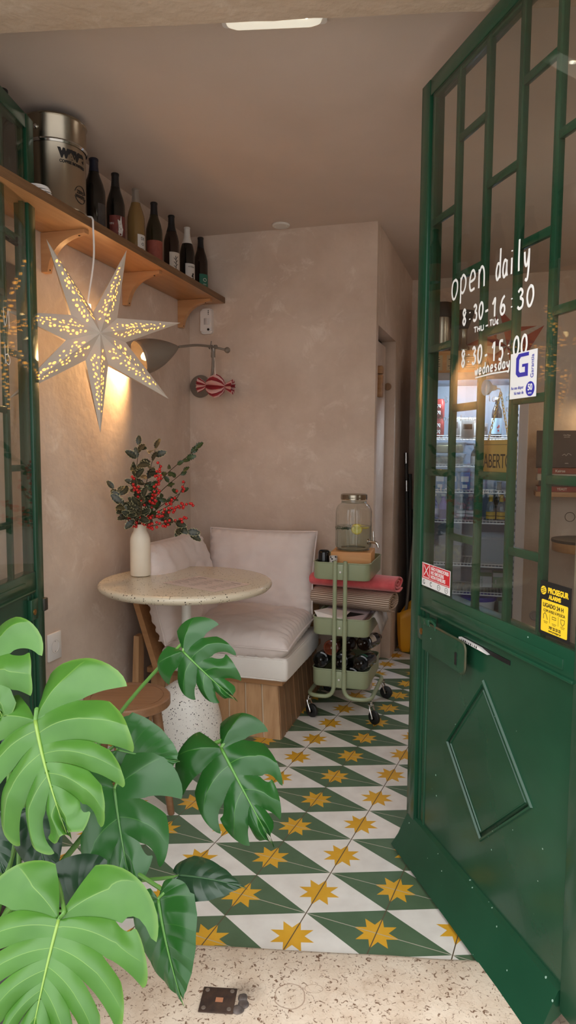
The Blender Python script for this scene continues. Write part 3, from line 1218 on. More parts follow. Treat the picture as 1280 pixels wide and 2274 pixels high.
# alarm sticker
st = sticker('alarm_sticker', 'yellow and black alarm sticker low on the right door glass', 0.664, 0.931, 0.106, 0.118, m_sblk)
bm = bmesh.new()
prism(bm, rrect(0.090, 0.070, 0.003, cy=-0.017), 0.0014, None, 0.0006)
lathe(bm, [(0, .0014), (.0095, .0014), (.0095, .0006), (0, .0006)], 24, T(-0.040, 0.038, 0))
text_into(bm, 'PROSEGUR', 0.0165, T(0.010, 0.040, 0.0012), sxx=0.84, bold=0.0007)
text_into(bm, 'ALARMS', 0.0125, T(0.000, 0.026, 0.0012), sxx=0.9, bold=0.0006)
obj('print', bm, m_syel, st, smooth=False)
bm = bmesh.new()
text_into(bm, 'LIGADO 24 H', 0.0125, T(-0.004, 0.007, 0.0017), sxx=0.95, bold=0.0002)
text_into(bm, 'COM AVISO À POLÍCIA', 0.0088, T(0.0, -0.005, 0.0017), sxx=0.82)
text_into(bm, '707 22 23 22', 0.0085, T(0.004, -0.040, 0.0017), sxx=0.9, bold=0.0002)
text_into(bm, 'www.prosegur.pt', 0.006, T(0.004, -0.047, 0.0017))
for dy in (-0.004, 0.0, 0.004):
    box(bm, (-0.040, 0.038 + dy, 0.0016), (0.013, 0.0012, 0.0004), T(-0.040, 0.038, 0) @ RZ(0.4) @ T(0.040, -0.038, 0))
for xx in (-0.014, 0.015):
    box(bm, (xx, -0.020, 0.0016), (0.0006, 0.020, 0.0003))
tube(bm, [(-0.036, -0.024, 0.0016), (-0.036, -0.014, 0.0016), (-0.031, -0.010, 0.0016), (-0.026, -0.015, 0.0016), (-0.022, -0.024, 0.0016)], 0.0006, 5)
tube(bm, [(-0.006, -0.014, 0.0016), (0.007, -0.014, 0.0016), (0.007, -0.019, 0.0016), (-0.006, -0.019, 0.0016)], 0.0006, 5, closed=True)
tube(bm, [(0.023, -0.013, 0.0016), (0.036, -0.013, 0.0016), (0.035, -0.021, 0.0016), (0.0295, -0.026, 0.0016), (0.024, -0.021, 0.0016)], 0.0006, 5, closed=True)
for xx in (-0.028, 0.001, 0.030):
    box(bm, (xx, -0.029, 0.0016), (0.015, 0.0007, 0.0003))
    box(bm, (xx, -0.032, 0.0016), (0.011, 0.0007, 0.0003))
obj('print', bm, m_ink, st, smooth=False)

# hanging open sign behind the glazing bars: suction cup, chain, brass plate
SM = DM @ T(0.345, 1.25, -0.045)
sg = thing('open_sign', 'small brass sign lettered in black hanging on a chain behind the right door', 'sign', SM)
m_gold = mat('sign_gold', (186, 150, 84), 0.4, metal=0.35)
bm = bmesh.new()
prism(bm, rrect(0.172, 0.104, 0.008), 0.003, None, 0.0)
obj('plate', bm, m_gold, sg)
bm = bmesh.new()
text_into(bm, 'ABERTO', 0.052, T(0.002, -0.004, 0.0034), sxx=0.70, spacing=0.95)
fr_ = [(-0.074, 0.034), (-0.066, 0.040), (0.066, 0.040), (0.074, 0.034), (0.074, -0.038), (0.066, -0.044), (-0.066, -0.044), (-0.074, -0.038)]
tube(bm, [(x, y, 0.0032) for x, y in fr_], 0.0006, 5, closed=True)
obj('print', bm, m_ink, sg, smooth=False)
m_chain = mat('gold_chain', (206, 172, 104), 0.3, metal=0.8)
bm = bmesh.new()
for ex in (-0.045, 0.055):
    p0, p1 = Vector((0.010, 0.172, 0.004)), Vector((ex, 0.046, 0.004))
    nl = 15
    for k in range(nl):
        c = p0.lerp(p1, (k + 0.5) / nl)
        d = (p1 - p0).normalized()
        s_ = Vector((-d.y, d.x, 0)) if k % 2 else Vector((0, 0, 1))
        L_ = (p1 - p0).length / nl * 0.68
        tube(bm, [c + d * L_ * cos(q * pi / 5) + s_ * 0.0028 * sin(q * pi / 5) for q in range(10)], 0.0009, 5, closed=True)
obj('chain', bm, m_chain, sg)
bm = bmesh.new()
lathe(bm, [(0, 0.046), (0.012, 0.046), (0.020, 0.048), (0.018, 0.040), (0.008, 0.030), (0.006, 0.018), (0, 0.017)], 24, T(0.010, 0.182, 0))
tube(bm, [(0.010, 0.182, 0.02), (0.010, 0.180, 0.006), (0.010, 0.170, 0.004)], 0.0016, 6)
obj('suction_cup', bm, thin_glass('suction_rubber', (220, 206, 186), haze=0.25), sg)
# latch on the left leaf's edge and bolts
bm = bmesh.new()
box(bm, (-0.053, 0.735, 0.004), (0.03, 0.045, 0.03), bev=0.004)
lathe(bm, [(0, 0), (0.008, 0), (0.008, 0.004), (0, 0.005)], 16, T(-0.055, 0.735, 0.02))
tag(obj('latch_keeper', bm, mat('old_iron', (70, 66, 60), 0.5, metal=0.6), door2), 'worn iron latch keeper')
bm = bmesh.new()
tube(bm, [(0.075, 1.93, 0.002), (0.075, 1.93, 0.03)], 0.008, 10)
tube(bm, [(0.02, 1.93, 0.03), (0.12, 1.93, 0.03)], 0.006, 10)
obj('stay_knob', bm, mat('iron_dark', (40, 38, 36), 0.5, metal=0.5), door2)


# ------------------------------------------------------------------ shelf on the left wall
def wmat(a, d, z):
    """frame on the left wall: x away from the wall, y up"""
    return frame(RP(a, d, z), E1, UPZ)


SHZ = 2.10
sh = thing('wall_shelf', 'long plywood shelf on curved brackets high on the left wall', 'shelf', RM(0, 0.93, SHZ))
bm = bmesh.new()
box(bm, (0.108, 0.0, -0.016), (0.208, 1.84, 0.032), bev=0.002)
obj('board', bm, m_shelf, sh)
bm = bmesh.new()
box(bm, (0.2128, 0.0, -0.016), (0.0016, 1.84, 0.031))
box(bm, (0.2137, 0.0, -0.013), (0.0008, 1.84, 0.005))
box(bm, (0.2137, 0.0, -0.023), (0.0008, 1.84, 0.005))
tag(obj('edge_band', bm, wood('plywood_edge', (98, 70, 46), (128, 94, 62), axis=1), sh, smooth=False), 'dark layered plywood edge')
for d in (0.14, 0.72, 1.31):
    bm = bmesh.new()
    pts = [(0, 0), (0.185, 0), (0.185, -0.014)]
    for k in range(1, 11):
        t = k / 11
        p0, p1, p2 = Vector((0.185, -0.014)), Vector((0.045, -0.022)), Vector((0.026, -0.142))
        q = p0 * (1 - t) ** 2 + p1 * 2 * t * (1 - t) + p2 * t * t
        pts.append((q.x, q.y))
    pts += [(0.026, -0.142), (0, -0.142)]
    # profile in the x-z plane, 28 mm thick along the wall
    prism(bm, pts, 0.014, frame(Vector((0.001, 0.93 - d, -0.033)), (1, 0, 0), (0, 0, 1)), -0.014)
    br = obj('bracket', bm, m_shelf2, sh, angle=30)
    for org, up_ in (((0.155, 0.93 - d, -0.0525), (-1, 0, 0)), ((0.0275, 0.93 - d, -0.165), (0, 0, 1))):
        bm = bmesh.new()
        lathe(bm, [(0, 0), (0.004, 0), (0.004, 0.002), (0, 0.002)], 10, frame(Vector(org), (0, 1, 0), up_))
        obj('screw', bm, m_gapd, br)

BOT_HI = [(0, 0.024), (0.010, 0.020), (0.024, 0.006), (0.030, 0.0), (0.036, 0.002), (0.0375, 0.010), (0.0375, 0.155), (0.0365, 0.172), (0.031, 0.196), (0.022, 0.222), (0.0165, 0.242), (0.0145, 0.262), (0.0142, 0.283), (0.0155, 0.284), (0.0155, 0.291), (0.0135, 0.293), (0, 0.293)]
BOT_BX = [(0, 0.024), (0.010, 0.020), (0.024, 0.006), (0.030, 0.0), (0.036, 0.002), (0.0375, 0.010), (0.0375, 0.180), (0.036, 0.196), (0.026, 0.212), (0.0165, 0.224), (0.0145, 0.240), (0.0142, 0.283), (0.0155, 0.284), (0.0155, 0.291), (0.0135, 0.293), (0, 0.293)]


def bottle(name, label, cat, M, prof, glass, foil, fz, lab=None, prints=(), sc=1.0, scz=1.0, group=None, n=28):
    """a wine bottle standing on M; lab = (z0, z1, middle angle, half angle, material); prints = (text, size, z, dang, material)"""
    b = thing(name, label, cat, M, group)
    bm = bmesh.new()
    lathe(bm, [(r * sc, z * scz) for r, z in prof], n)
    obj('glass_body', bm, glass, b, angle=50)
    if foil:
        H = prof[-1][1]
        pr2 = [(r + 0.0007, z) for r, z in prof if z >= fz and r > 0]

        def rad(zz):
            for (r0, z0), (r1, z1) in zip(prof[1:-1], prof[2:]):
                if z0 <= zz <= z1 and z1 > z0:
                    return r0 + (r1 - r0) * (zz - z0) / (z1 - z0)
            return prof[-2][0]
        pr2 = [(rad(fz) + 0.0007, fz)] + pr2 + [(0, H + 0.0006)]
        bm = bmesh.new()
        lathe(bm, [(r * sc, z * scz) for r, z in pr2], n)
        obj('capsule', bm, foil, b, angle=50)
    if lab:
        z0, z1, a, ha, lm_ = lab
        bm = bmesh.new()
        R_ = 0.0375 * sc + 0.0004
        lathe(bm, [(R_, z0 * scz), (R_, z1 * scz)], 24, None, a - ha, a + ha)
        lo = obj('label', bm, lm_, b)
        for pk_ in prints:
            bm = bmesh.new()
            if isinstance(pk_[0], str):
                tx, size, z, da, pm = pk_
                text_into(bm, tx, size, wrap(R_ + 0.0004, z * scz, a + da))
            else:
                pk_[0](bm, R_ + 0.0005)
                pm = pk_[1]
            obj('print', bm, pm, lo, smooth=False)
    return b


def blob_print(seed, z0, z1, a0, a1, cnt, rmin, rmax):
    def f(bm, R):
        rnd = random.Random(seed)
        for _ in range(cnt):
            z, a, r = rnd.uniform(z0, z1), rnd.uniform(a0, a1), rnd.uniform(rmin, rmax)
            m = 7
            vs = [bm.verts.new((R * cos(a + r * rnd.uniform(.5, 1.2) * cos(k * 2 * pi / m) / R), R * sin(a + r * rnd.uniform(.5, 1.2) * cos(k * 2 * pi / m) / R), z + r * rnd.uniform(.6, 1.3) * sin(k * 2 * pi / m))) for k in range(m)]
            bm.faces.new(vs)
    return f


def line_print(lines, w):
    """lines = lists of (angle, z) drawn on the bottle's label"""
    def f(bm, R):
        for ln in lines:
            tube(bm, [(R * cos(a), R * sin(a), z) for a, z in ln], w, 5)
    return f


m_lab_w = mat('label_white', (206, 200, 194), 0.7)
m_lab_dk = mat('label_dark', (52, 46, 44), 0.7, col2=(70, 62, 58), scale=30)
m_lab_rd = mat('label_maroon', (86, 34, 30), 0.7, col2=(120, 52, 42), scale=40)
m_lab_rs = mat('label_terracotta', (134, 66, 54), 0.7, col2=(146, 76, 62), scale=50)
m_lab_gn = mat('label_green', (36, 104, 84), 0.6)
m_cream_b = mat('pale_wine_glass', (126, 98, 58), 0.08, spec=0.6)
m_lab_cr = mat('label_cream', (196, 186, 174), 0.7)
BA = 0.0 - 0.45            # labels look into the room, a little towards the street
bz = SHZ + 0.0005
rabbit = [(-0.42 + 0.0, 0.085), (-0.50, 0.104), (-0.36, 0.100), (-0.30, 0.085), (-0.16, 0.118), (-0.12, 0.09), (0.0, 0.066), (-0.10, 0.045), (-0.40, 0.042)]
B_ = lambda d: RM(0.115, d, bz)
bottle('wine_bottle', 'tall dark wine bottle with navy top beside the tin bucket on the shelf', 'bottle', B_(1.14), BOT_HI, m_bottle, m_foil_n, 0.24, (0.02, 0.115, BA + 0.5, 0.75, m_lab_dk), sc=1.12, scz=0.985)
b2 = bottle('wine_bottle', 'dark wine bottle with maroon label showing a white rabbit shape', 'bottle', B_(0.98), BOT_HI, m_bottle, m_foil_d, 0.235, (0.02, 0.118, BA - 0.05, 1.25, m_lab_rd),
            [(line_print([[(BA + 0.15 + a, z - 0.004) for a, z in rabbit + rabbit[:1]]], 0.0026), m_lab_w), (blob_print(3, 0.045, 0.08, BA - 0.2, BA + 0.1, 6, 0.005, 0.009), m_lab_w), ('VIN', 0.012, 0.085, -1.0, m_lab_w)])
bottle('wine_bottle', 'pale amber wine bottle with silver cap and white label on the shelf', 'bottle', B_(0.81), BOT_HI, m_cream_b, m_foil_s, 0.232, (0.02, 0.095, BA + 0.40, 0.85, m_lab_w),
       [('DE', 0.017, 0.078, -0.2, m_ink), ('O', 0.017, 0.055, -0.2, m_ink), ('RE', 0.017, 0.032, -0.2, m_ink)])
bottle('wine_bottle', 'olive green wine bottle with plain terracotta label on the shelf', 'bottle', B_(0.64), BOT_HI, m_bottle_g, m_foil_d, 0.235, (0.032, 0.118, BA, 1.7, m_lab_rs))
LA = BA - 0.10
tree = [[(LA, 0.035), (LA + 0.02, 0.075), (LA - 0.05, 0.098)]] + [[(LA + 0.01, 0.045 + 0.008 * k), (LA + 0.01 + (0.28 if k % 2 else -0.3), 0.052 + 0.009 * k)] for k in range(6)] + [[(LA - 0.3, 0.03 + 0.004 * k), (LA + 0.25, 0.028 + 0.004 * k)] for k in range(3)]
bottle('wine_bottle', 'dark wine bottle with white label bearing a black tree drawing', 'bottle', B_(0.46), BOT_HI, m_bottle_b, m_foil_d, 0.215, (0.02, 0.115, LA, 0.85, m_lab_cr), [(line_print(tree, 0.0014), m_ink)])
bottle('wine_bottle', 'dark wine bottle with long white capsule near the corner of the shelf', 'bottle', B_(0.28), BOT_HI, m_bottle, m_foil_w, 0.21, (0.02, 0.108, LA, 0.85, m_lab_w),
       [('ASTERIA', 0.010, 0.092, 0.0, m_ink), (blob_print(8, 0.03, 0.075, LA + 0.05, LA + 0.3, 10, 0.003, 0.006), m_ink)])
bottle('wine_bottle', 'dark wine bottle with green label at the far end of the shelf', 'bottle', B_(0.11), BOT_HI, m_bottle_b, m_foil_d, 0.235, (0.012, 0.098, LA, 0.8, m_lab_gn),
       [(line_print([[(LA + 0.25 * cos(q * pi / 8), 0.068 + 0.008 * sin(q * pi / 8)) for q in range(17)]], 0.0016), m_lab_w), ('VINO', 0.009, 0.045, 0.0, m_lab_w)])
bottle('wine_bottle', 'black topped wine bottle at the near end of the shelf above the left door', 'bottle', B_(1.66), BOT_HI, m_bottle, m_foil_d, 0.235, None)

# tin bucket
TB = RM(0.112, 1.385, SHZ + 0.0005)
tn_ = thing('tin_bucket', 'tall shiny tin bucket with black lettering on the shelf', 'bucket', TB)
bm = bmesh.new()
tr = 0.104
lathe(bm, [(0, 0.004), (tr - 0.006, 0.004), (tr, 0.0), (tr + 0.002, 0.006), (tr, 0.012), (tr, 0.215), (tr + 0.003, 0.222), (tr + 0.003, 0.294), (tr + 0.007, 0.299), (tr + 0.004, 0.305), (tr - 0.002, 0.303), (tr - 0.004, 0.03), (0, 0.03)], 48)
obj('drum', bm, m_steel, tn_, angle=40)
bm = bmesh.new()
lathe(bm, [(tr + 0.0035, 0.210), (tr + 0.0075, 0.216), (tr + 0.0035, 0.222)], 48)
obj('bead', bm, m_chrome, tn_)
bm = bmesh.new()
WA = -0.37
text_into(bm, 'wave', 0.060, wrap(tr + 0.001, 0.182, WA), bold=0.003, sxx=0.84)
text_into(bm, 'COFFEE ROASTERS', 0.0125, wrap(tr + 0.001, 0.150, WA + 0.03), bold=0.0004)
text_into(bm, 'ZERO', 0.0155, wrap(tr + 0.001, 0.064, WA + 0.32), bold=0.0002)
text_into(bm, 'WASTE', 0.0155, wrap(tr + 0.001, 0.049, WA + 0.32), bold=0.0002)
for a_, b_ in ((0.25, 2.9), (3.4, 6.05)):
    tube(bm, [wrap(tr + 0.0008, 0.057, WA + 0.32)(Vector((0.029 * cos(a_ + (b_ - a_) * k / 16), 0.029 * sin(a_ + (b_ - a_) * k / 16), 0))) for k in range(17)], 0.0010, 5)
obj('print', bm, m_ink, tn_, smooth=False)
for sg_ in (-1, 1):
    bm = bmesh.new()
    lathe(bm, [(0, 0), (0.008, 0), (0.008, 0.006), (0.004, 0.009), (0, 0.009)], 14, frame(Vector((0, sg_ * (tr + 0.003), 0.255)), (sg_ * -1, 0, 0), (0, 0, 1)))
    obj('handle_lug', bm, m_chrome, tn_)

# ------------------------------------------------------------------ paper star lantern
SC = Vector((-0.702, 2.50, 1.672))
SU = Vector((cos(radians(35)), sin(radians(35)), 0))
SNN = Vector((sin(radians(35)), -cos(radians(35)), 0))
SMX = frame(SC, SU, UPZ)
star = thing('star_lantern', 'large white perforated paper star lantern glowing under the shelf', 'lantern', SMX)
tips = [(-0.150, 0.309), (0.136, 0.321), (0.350, 0.086), (0.298, -0.205), (0.027, -0.340), (-0.284, -0.232), (-0.284, 0.055)]
inner = [(0.005, 0.090), (0.099, 0.078), (0.132, -0.011), (0.060, -0.102), (-0.029, -0.093), (-0.101, -0.025), (-0.080, 0.069)]
inner = [(x * 0.93, y * 0.93) for x, y in inner]
# pleated side walls: tips and notches lie in the middle plane, the ridges rise to the centre on both sides
bm = bmesh.new()
rnd = random.Random(5)
fc = Vector((0, 0, 0.092))
bc = 0.34
facets = []
for k in range(7):
    t = Vector((tips[k][0], tips[k][1], 0))
    for iv in (inner[k], inner[k - 1]):
        i_ = Vector((iv[0], iv[1], 0.012))
        facets.append((fc, t, i_))
        bm.faces.new([bm.verts.new(q) for q in (fc, t, i_)])
        # back: open round the bulb
        fb = Vector((0, 0, -0.085))
        i2 = Vector((iv[0], iv[1], -0.012))
        q1, q2 = fb.lerp(t, bc), fb.lerp(i2, 0.55)
        bm.faces.new([bm.verts.new(q) for q in (q1, t, i2, q2)])
bmesh.ops.remove_doubles(bm, verts=bm.verts, dist=0.0005)
shade = obj('paper_shade', bm, m_starp, star, smooth=False)
shade.modifiers.new('solid', 'SOLIDIFY').thickness = 0.0006
bm = bmesh.new()
for (A, Bq, Cq) in facets:
    nrm = (Bq - A).cross(Cq - A).normalized()
    if nrm.z < 0:
        nrm = -nrm
    ex = (Bq - A).normalized()
    ey = nrm.cross(ex)
    side = 1 if (Cq - A).dot(ey) > 0 else -1
    done = []
    tries = 0
    while len(done) < 21 and tries < 900:
        tries += 1
        u_, v_ = rnd.uniform(0.16, 0.80), rnd.uniform(0.05, 0.72)
        # barycentric inside the facet: u along the ridge, v towards the notch side
        p = A + (Bq - A) * u_ + (Cq - A) * 0.0
        wid = abs((Cq - A).dot(ey)) * (1 - u_) * 1.15 if u_ > (Cq - A).dot(ex) / (Bq - A).length else abs((Cq - A).dot(ey)) * 0.95 * u_ / max(0.05, (Cq - A).dot(ex) / (Bq - A).length)
        off = wid * v_
        p = p + ey * side * off
        r1 = rnd.choice((0.0030, 0.0036, 0.0042, 0.0048, 0.0062))
        if off + r1 > wid * 0.74 or off - r1 < 0.001:
            continue
        if any((p - q).length < r1 + r2 + 0.0028 for q, r2 in done):
            continue
        done.append((p, r1))
        an = rnd.uniform(0, pi)
        asp = rnd.uniform(0.62, 0.95)
        vs = []
        for j in range(9):
            a = 2 * pi * j / 9
            x, y = r1 * cos(a) * 1.15, r1 * asp * sin(a)
            x, y = x * cos(an) - y * sin(an), x * sin(an) + y * cos(an)
            vs.append(bm.verts.new(p + ex * x + ey * y + nrm * 0.0008))
        bm.faces.new(vs)
tag(obj('lit_perforations', bm, m_glow, star, smooth=False), 'cut holes lit from inside', kind='stuff')
cordp = [RP(0.060, 1.40, SHZ + 0.006), RP(0.15, 1.335, SHZ + 0.006), RP(0.205, 1.325, SHZ + 0.006), RP(0.222, 1.328, SHZ - 0.004), RP(0.225, 1.330, SHZ - 0.03)]
cend = SC + Vector((0.0, 0.0, 0.118)) - SNN * 0.035
cordp += [RP(0.228, 1.335, 1.95), cend]
bm = bmesh.new()
tube(bm, smooth_line(cordp, 6), 0.0034, 8)
obj('cord', bm, m_plastic, star, world=True)
bm = bmesh.new()
lathe(bm, [(0, 0.0), (0.012, 0.0), (0.014, -0.03), (0.012, -0.055), (0, -0.055)], 16, T(*cend))
lathe(bm, [(0, -0.056), (0.010, -0.058), (0.022, -0.085), (0.024, -0.102), (0.017, -0.120), (0, -0.126)], 16, T(*cend))
obj('bulb', bm, m_bulb, star, world=True)
ld = bpy.data.lights.new('star_bulb', 'POINT')
ld.energy = STAR_W
ld.color = (1.0, 0.72, 0.40)
ld.shadow_soft_size = 0.03
lo = bpy.data.objects.new('star_bulb', ld)
COL.objects.link(lo)
lo.location = SC + Vector((0, 0, 0.01)) - SNN * 0.01
# coil of its cable on the shelf
bm = bmesh.new()
for k in range(4):
    tube(bm, [(0.055 * cos(q * pi / 10) * (1 - 0.06 * k), 0.035 * sin(q * pi / 10), 0.0045 + 0.007 * k + 0.003 * sin(q * pi / 10 + k)) for q in range(20)], 0.0034, 8, closed=True)
o = obj('cable_coil', bm, m_plastic, M=RM(0.150, 1.555, SHZ + 0.0005))
tag(o, 'coil of white cable lying on the shelf beside the tin bucket', 'cable')

# ------------------------------------------------------------------ grey wall lamp, paper candy, detector
wl_ = thing('wall_lamp', 'grey swing arm wall lamp with pointed shade in the corner', 'lamp', RM(0, 0))


def R3(a, d, z):
    return Vector((a, -d, z))


bm = bmesh.new()
lathe(bm, [(0, 0.001), (0.060, 0.001), (0.062, 0.006), (0.060, 0.012), (0.056, 0.014), (0, 0.015)], 40, frame(R3(0.066, 0, 1.628), (1, 0, 0), (0, 0, 1)))
obj('wall_plate', bm, m_grey, wl_)
piv = R3(0.205, 0.16, 1.812)
tipS = R3(0.208, 0.580, 1.755)
bm = bmesh.new()
tube(bm, smooth_line([R3(0.085, 0.012, 1.628), R3(0.13, 0.06, 1.628), R3(0.185, 0.14, 1.655), R3(0.203, 0.158, 1.72), piv], 6), 0.0075, 12)
tube(bm, [piv + Vector((0, 0, -0.05)), piv + Vector((0, 0, 0.008))], 0.0115, 14)
obj('bent_stem', bm, m_grey, wl_)
ad = (tipS - piv).normalized()
bk = piv - ad * 0.0
knob = R3(0.275, 0.135, 1.800)
bm = bmesh.new()
tube(bm, smooth_line([knob, piv + (knob - piv) * 0.2 + Vector((0, 0, .003)), piv + Vector((0, 0, .004)), piv.lerp(tipS, 0.5) + Vector((0, 0, 0.010)), tipS], 6), 0.0062, 12)
tube(bm, [piv - Vector((0.022, -0.006, -0.004)), piv + Vector((0.022, -0.006, 0.002))], 0.011, 14)
obj('arm', bm, m_grey, wl_)
bm = bmesh.new()
lathe(bm, [(0, -0.016)] + [(0.016 * cos(t), 0.016 * sin(t)) for t in [radians(q) for q in range(-75, 80, 15)]] + [(0, 0.016)], 20, T(*knob))
tag(obj('ball_end', bm, m_grey, wl_))
bm = bmesh.new()
tube(bm, [piv + Vector((-0.014, 0, 0.008)), piv + Vector((-0.010, 0, 0.034))], 0.003, 8)
obj('thumb_screw', bm, m_grey, wl_)
op = R3(0.085, 0.725, 1.690)
ax = (op - tipS)
Ls = ax.length * 1.04
ax.normalize()
sM = frame(tipS - ax * 0.004, ax.cross(Vector((0, 0, 1))), Vector((0, 0, 1)).cross(ax).cross(ax) if False else ax.cross(ax.cross(Vector((0, 0, 1)))))
# z axis of sM along the shade's axis
zx = ax
xx = zx.cross(Vector((0, 0, 1))).normalized()
yy = zx.cross(xx)
sM = Matrix(((xx.x, yy.x, zx.x, tipS.x), (xx.y, yy.y, zx.y, tipS.y), (xx.z, yy.z, zx.z, tipS.z), (0, 0, 0, 1)))
RS = 0.078
po = []
for k in range(15):
    t = k / 14
    po.append((RS * math.sin(min(1.0, t * 1.08) * pi / 2) ** 0.85 if t > 0 else 0.0, Ls * t))
pi_ = [(max(0.0, r - 0.003), z + 0.002) for r, z in po[::-1]][:-1] + [(0, 0.004)]
bm = bmesh.new()
lathe(bm, po + pi_, 40, sM)
obj('shade', bm, m_grey, wl_, angle=60)
bm = bmesh.new()
lathe(bm, [(0, 0.02), (0.014, 0.02), (0.014, 0.10), (0, 0.10)], 16, sM)
obj('lamp_holder', bm, m_white, wl_)
bm = bmesh.new()
bz_ = Ls - 0.105
lathe(bm, [(0, bz_), (0.011, bz_), (0.016, bz_ + 0.03), (0.022, bz_ + 0.058), (0.019, bz_ + 0.080), (0.010, bz_ + 0.091), (0, bz_ + 0.093)], 20, sM)
obj('bulb', bm, m_bulb, wl_)
ld = bpy.data.lights.new('wall_lamp_bulb', 'SPOT')
ld.energy = WALL_LAMP_W
ld.color = (1.0, 0.58, 0.24)
ld.shadow_soft_size = 0.03
ld.spot_size = radians(150)
ld.spot_blend = 0.6
lo = bpy.data.objects.new('wall_lamp_bulb', ld)
COL.objects.link(lo)
wM = RM(0, 0)
pw = wM @ (tipS + ax * (Ls - 0.004))
aw = (wM.to_3x3() @ ax).normalized()
lo.matrix_world = T(*pw) @ aw.to_track_quat('-Z', 'Y').to_matrix().to_4x4()

# paper candy ornament
cc = R3(0.2145, 0.150, 1.614)
can = thing('paper_candy', 'red and white folded paper candy ornament hanging from the wall lamp arm', 'ornament', RM(0, 0) @ T(*cc))
CK = 1.12
m_cred = mat('candy_red', (150, 40, 50), 0.8)
m_cwht = mat('candy_pale', (216, 172, 166), 0.8)


def pleats(bm, prof, n, depth, x_axis=True, twist=0.0):
    rings = []
    for r, x in prof:
        ring = []
        for k in range(2 * n):
            a = 2 * pi * k / (2 * n) + twist * x
            q = r * (1.0 if k % 2 == 0 else 1 - depth)
            ring.append(bm.verts.new((x, q * cos(a), q * sin(a))))
        rings.append(ring)
    for a, b in zip(rings[:-1], rings[1:]):
        for k in range(2 * n):
            f = bm.faces.new((a[k], a[(k + 1) % (2 * n)], b[(k + 1) % (2 * n)], b[k]))
            f.material_index = (k // 2) % 2
    return rings


bm = bmesh.new()
pleats(bm, [(r * CK, x * CK) for r, x in ((0.006, -0.048), (0.030, -0.040), (0.048, -0.020), (0.056, 0.0), (0.048, 0.020), (0.030, 0.040), (0.006, 0.048))], 16, 0.38)
o = obj('wrapped_body', bm, [m_cred, m_cwht], can, smooth=False, M=Matrix.Rotation(radians(4), 4, 'Y'))
for s_ in (-1, 1):
    bm = bmesh.new()
    pleats(bm, [(r * CK, x * CK * s_) for r, x in ((0.005, 0.046), (0.020, 0.060), (0.036, 0.088))], 14, 0.4)
    obj('twisted_end', bm, [m_cred, m_cwht], can, smooth=False, M=Matrix.Rotation(radians(4), 4, 'Y'))
bm = bmesh.new()
tp = piv - cc + Vector((-0.004, -0.006, 0.012))
tube(bm, [Vector((0, 0, 0.055)), tp + Vector((-0.010, -0.006, 0))], 0.0011, 6)
tube(bm, [Vector((0.002, 0, 0.055)), tp + Vector((0.010, -0.006, 0))], 0.0011, 6)
obj('string', bm, m_paper, can)

# motion detector on the back wall
det = thing('motion_detector', 'white motion detector on the back wall below the shelf end', 'detector', frame(RP(0.110, 0.0, 1.978), E1, UPZ))
bm = bmesh.new()
dp = rrect(0.066, 0.130, 0.012)
dp = [(x, y - (0.006 * (1 - (x / 0.033) ** 2) if y < -0.05 else 0)) for x, y in dp]
prism(bm, dp, 0.030, None, 0.001)
bmesh.ops.bevel(bm, geom=[e for e in bm.edges if all(abs(v.co.z - 0.030) < 1e-5 for v in e.verts)], offset=0.010, segments=3, affect='EDGES')
obj('housing', bm, m_plastic, det)
bm = bmesh.new()
lathe(bm, [(0.024, -0.017), (0.024, 0.017)], 16, T(0.004, -0.004, 0.012) @ Matrix.Rotation(-pi / 2, 4, 'X'), pi / 2 - 0.9 + pi, pi / 2 + 0.9 + pi)
obj('lens_window', bm, mat('detector_lens', (196, 190, 188), 0.25), det)
bm = bmesh.new()
lathe(bm, [(0, 0.0), (0.0065, 0.0), (0.0065, 0.003), (0, 0.004)], 16, T(0.014, -0.047, 0.029))
obj('camera_eye', bm, m_blackp, det)
bm = bmesh.new()
for k, (yy_, hh) in enumerate(((0.053, 0.006), (0.043, 0.009), (0.033, 0.005))):
    box(bm, (0.014, yy_, 0.0305), (0.004, hh, 0.001))
obj('print', bm, m_ink, det)

# grey box on the left wall seen through the left leaf, and the socket low on that wall
bm = bmesh.new()
box(bm, (0.012, 0, 0), (0.022, 0.10, 0.15), bev=0.004)
tag(obj('wall_box', bm, m_grey, M=RM(0.001, 1.50, 1.83)), 'flat grey box on the left wall behind the left door glass', 'box')
sk = thing('wall_socket', 'white power socket low on the left wall by the door', 'socket', frame(RP(0.0, 1.304, 0.508), E2, UPZ))
bm = bmesh.new()
box(bm, (0, 0, 0.006), (0.082, 0.108, 0.010), bev=0.003)
obj('cover', bm, m_plastic, sk)
bm = bmesh.new()
lathe(bm, [(0.026, 0.012), (0.024, 0.0125), (0.021, 0.004), (0, 0.004)], 28)
obj('recess', bm, mat('socket_well', (206, 200, 196), 0.4), sk)
bm = bmesh.new()
for s_ in (-1, 1):
    lathe(bm, [(0, 0.0046), (0.0028, 0.0046)], 10, T(0.009 * s_, 0, 0))
    box(bm, (0, 0.020 * s_, 0.008), (0.006, 0.004, 0.006))
obj('contact_hole', bm, m_ink, sk)
bm = bmesh.new()
lathe(bm, [(0, -0.001), (0.046, -0.001), (0.046, -0.006), (0.042, -0.010), (0, -0.010)], 32, T(*RP(0.548, 0.076, HC)))
for s_ in (-1, 1):
    lathe(bm, [(0, -0.0103), (0.004, -0.0103), (0.003, -0.012), (0, -0.0125)], 8, T(*RP(0.548 + 0.03 * s_, 0.076, HC)))
tag(obj('ceiling_cover', bm, m_white), 'round cover plate on the ceiling above the back wall', 'cover plate')

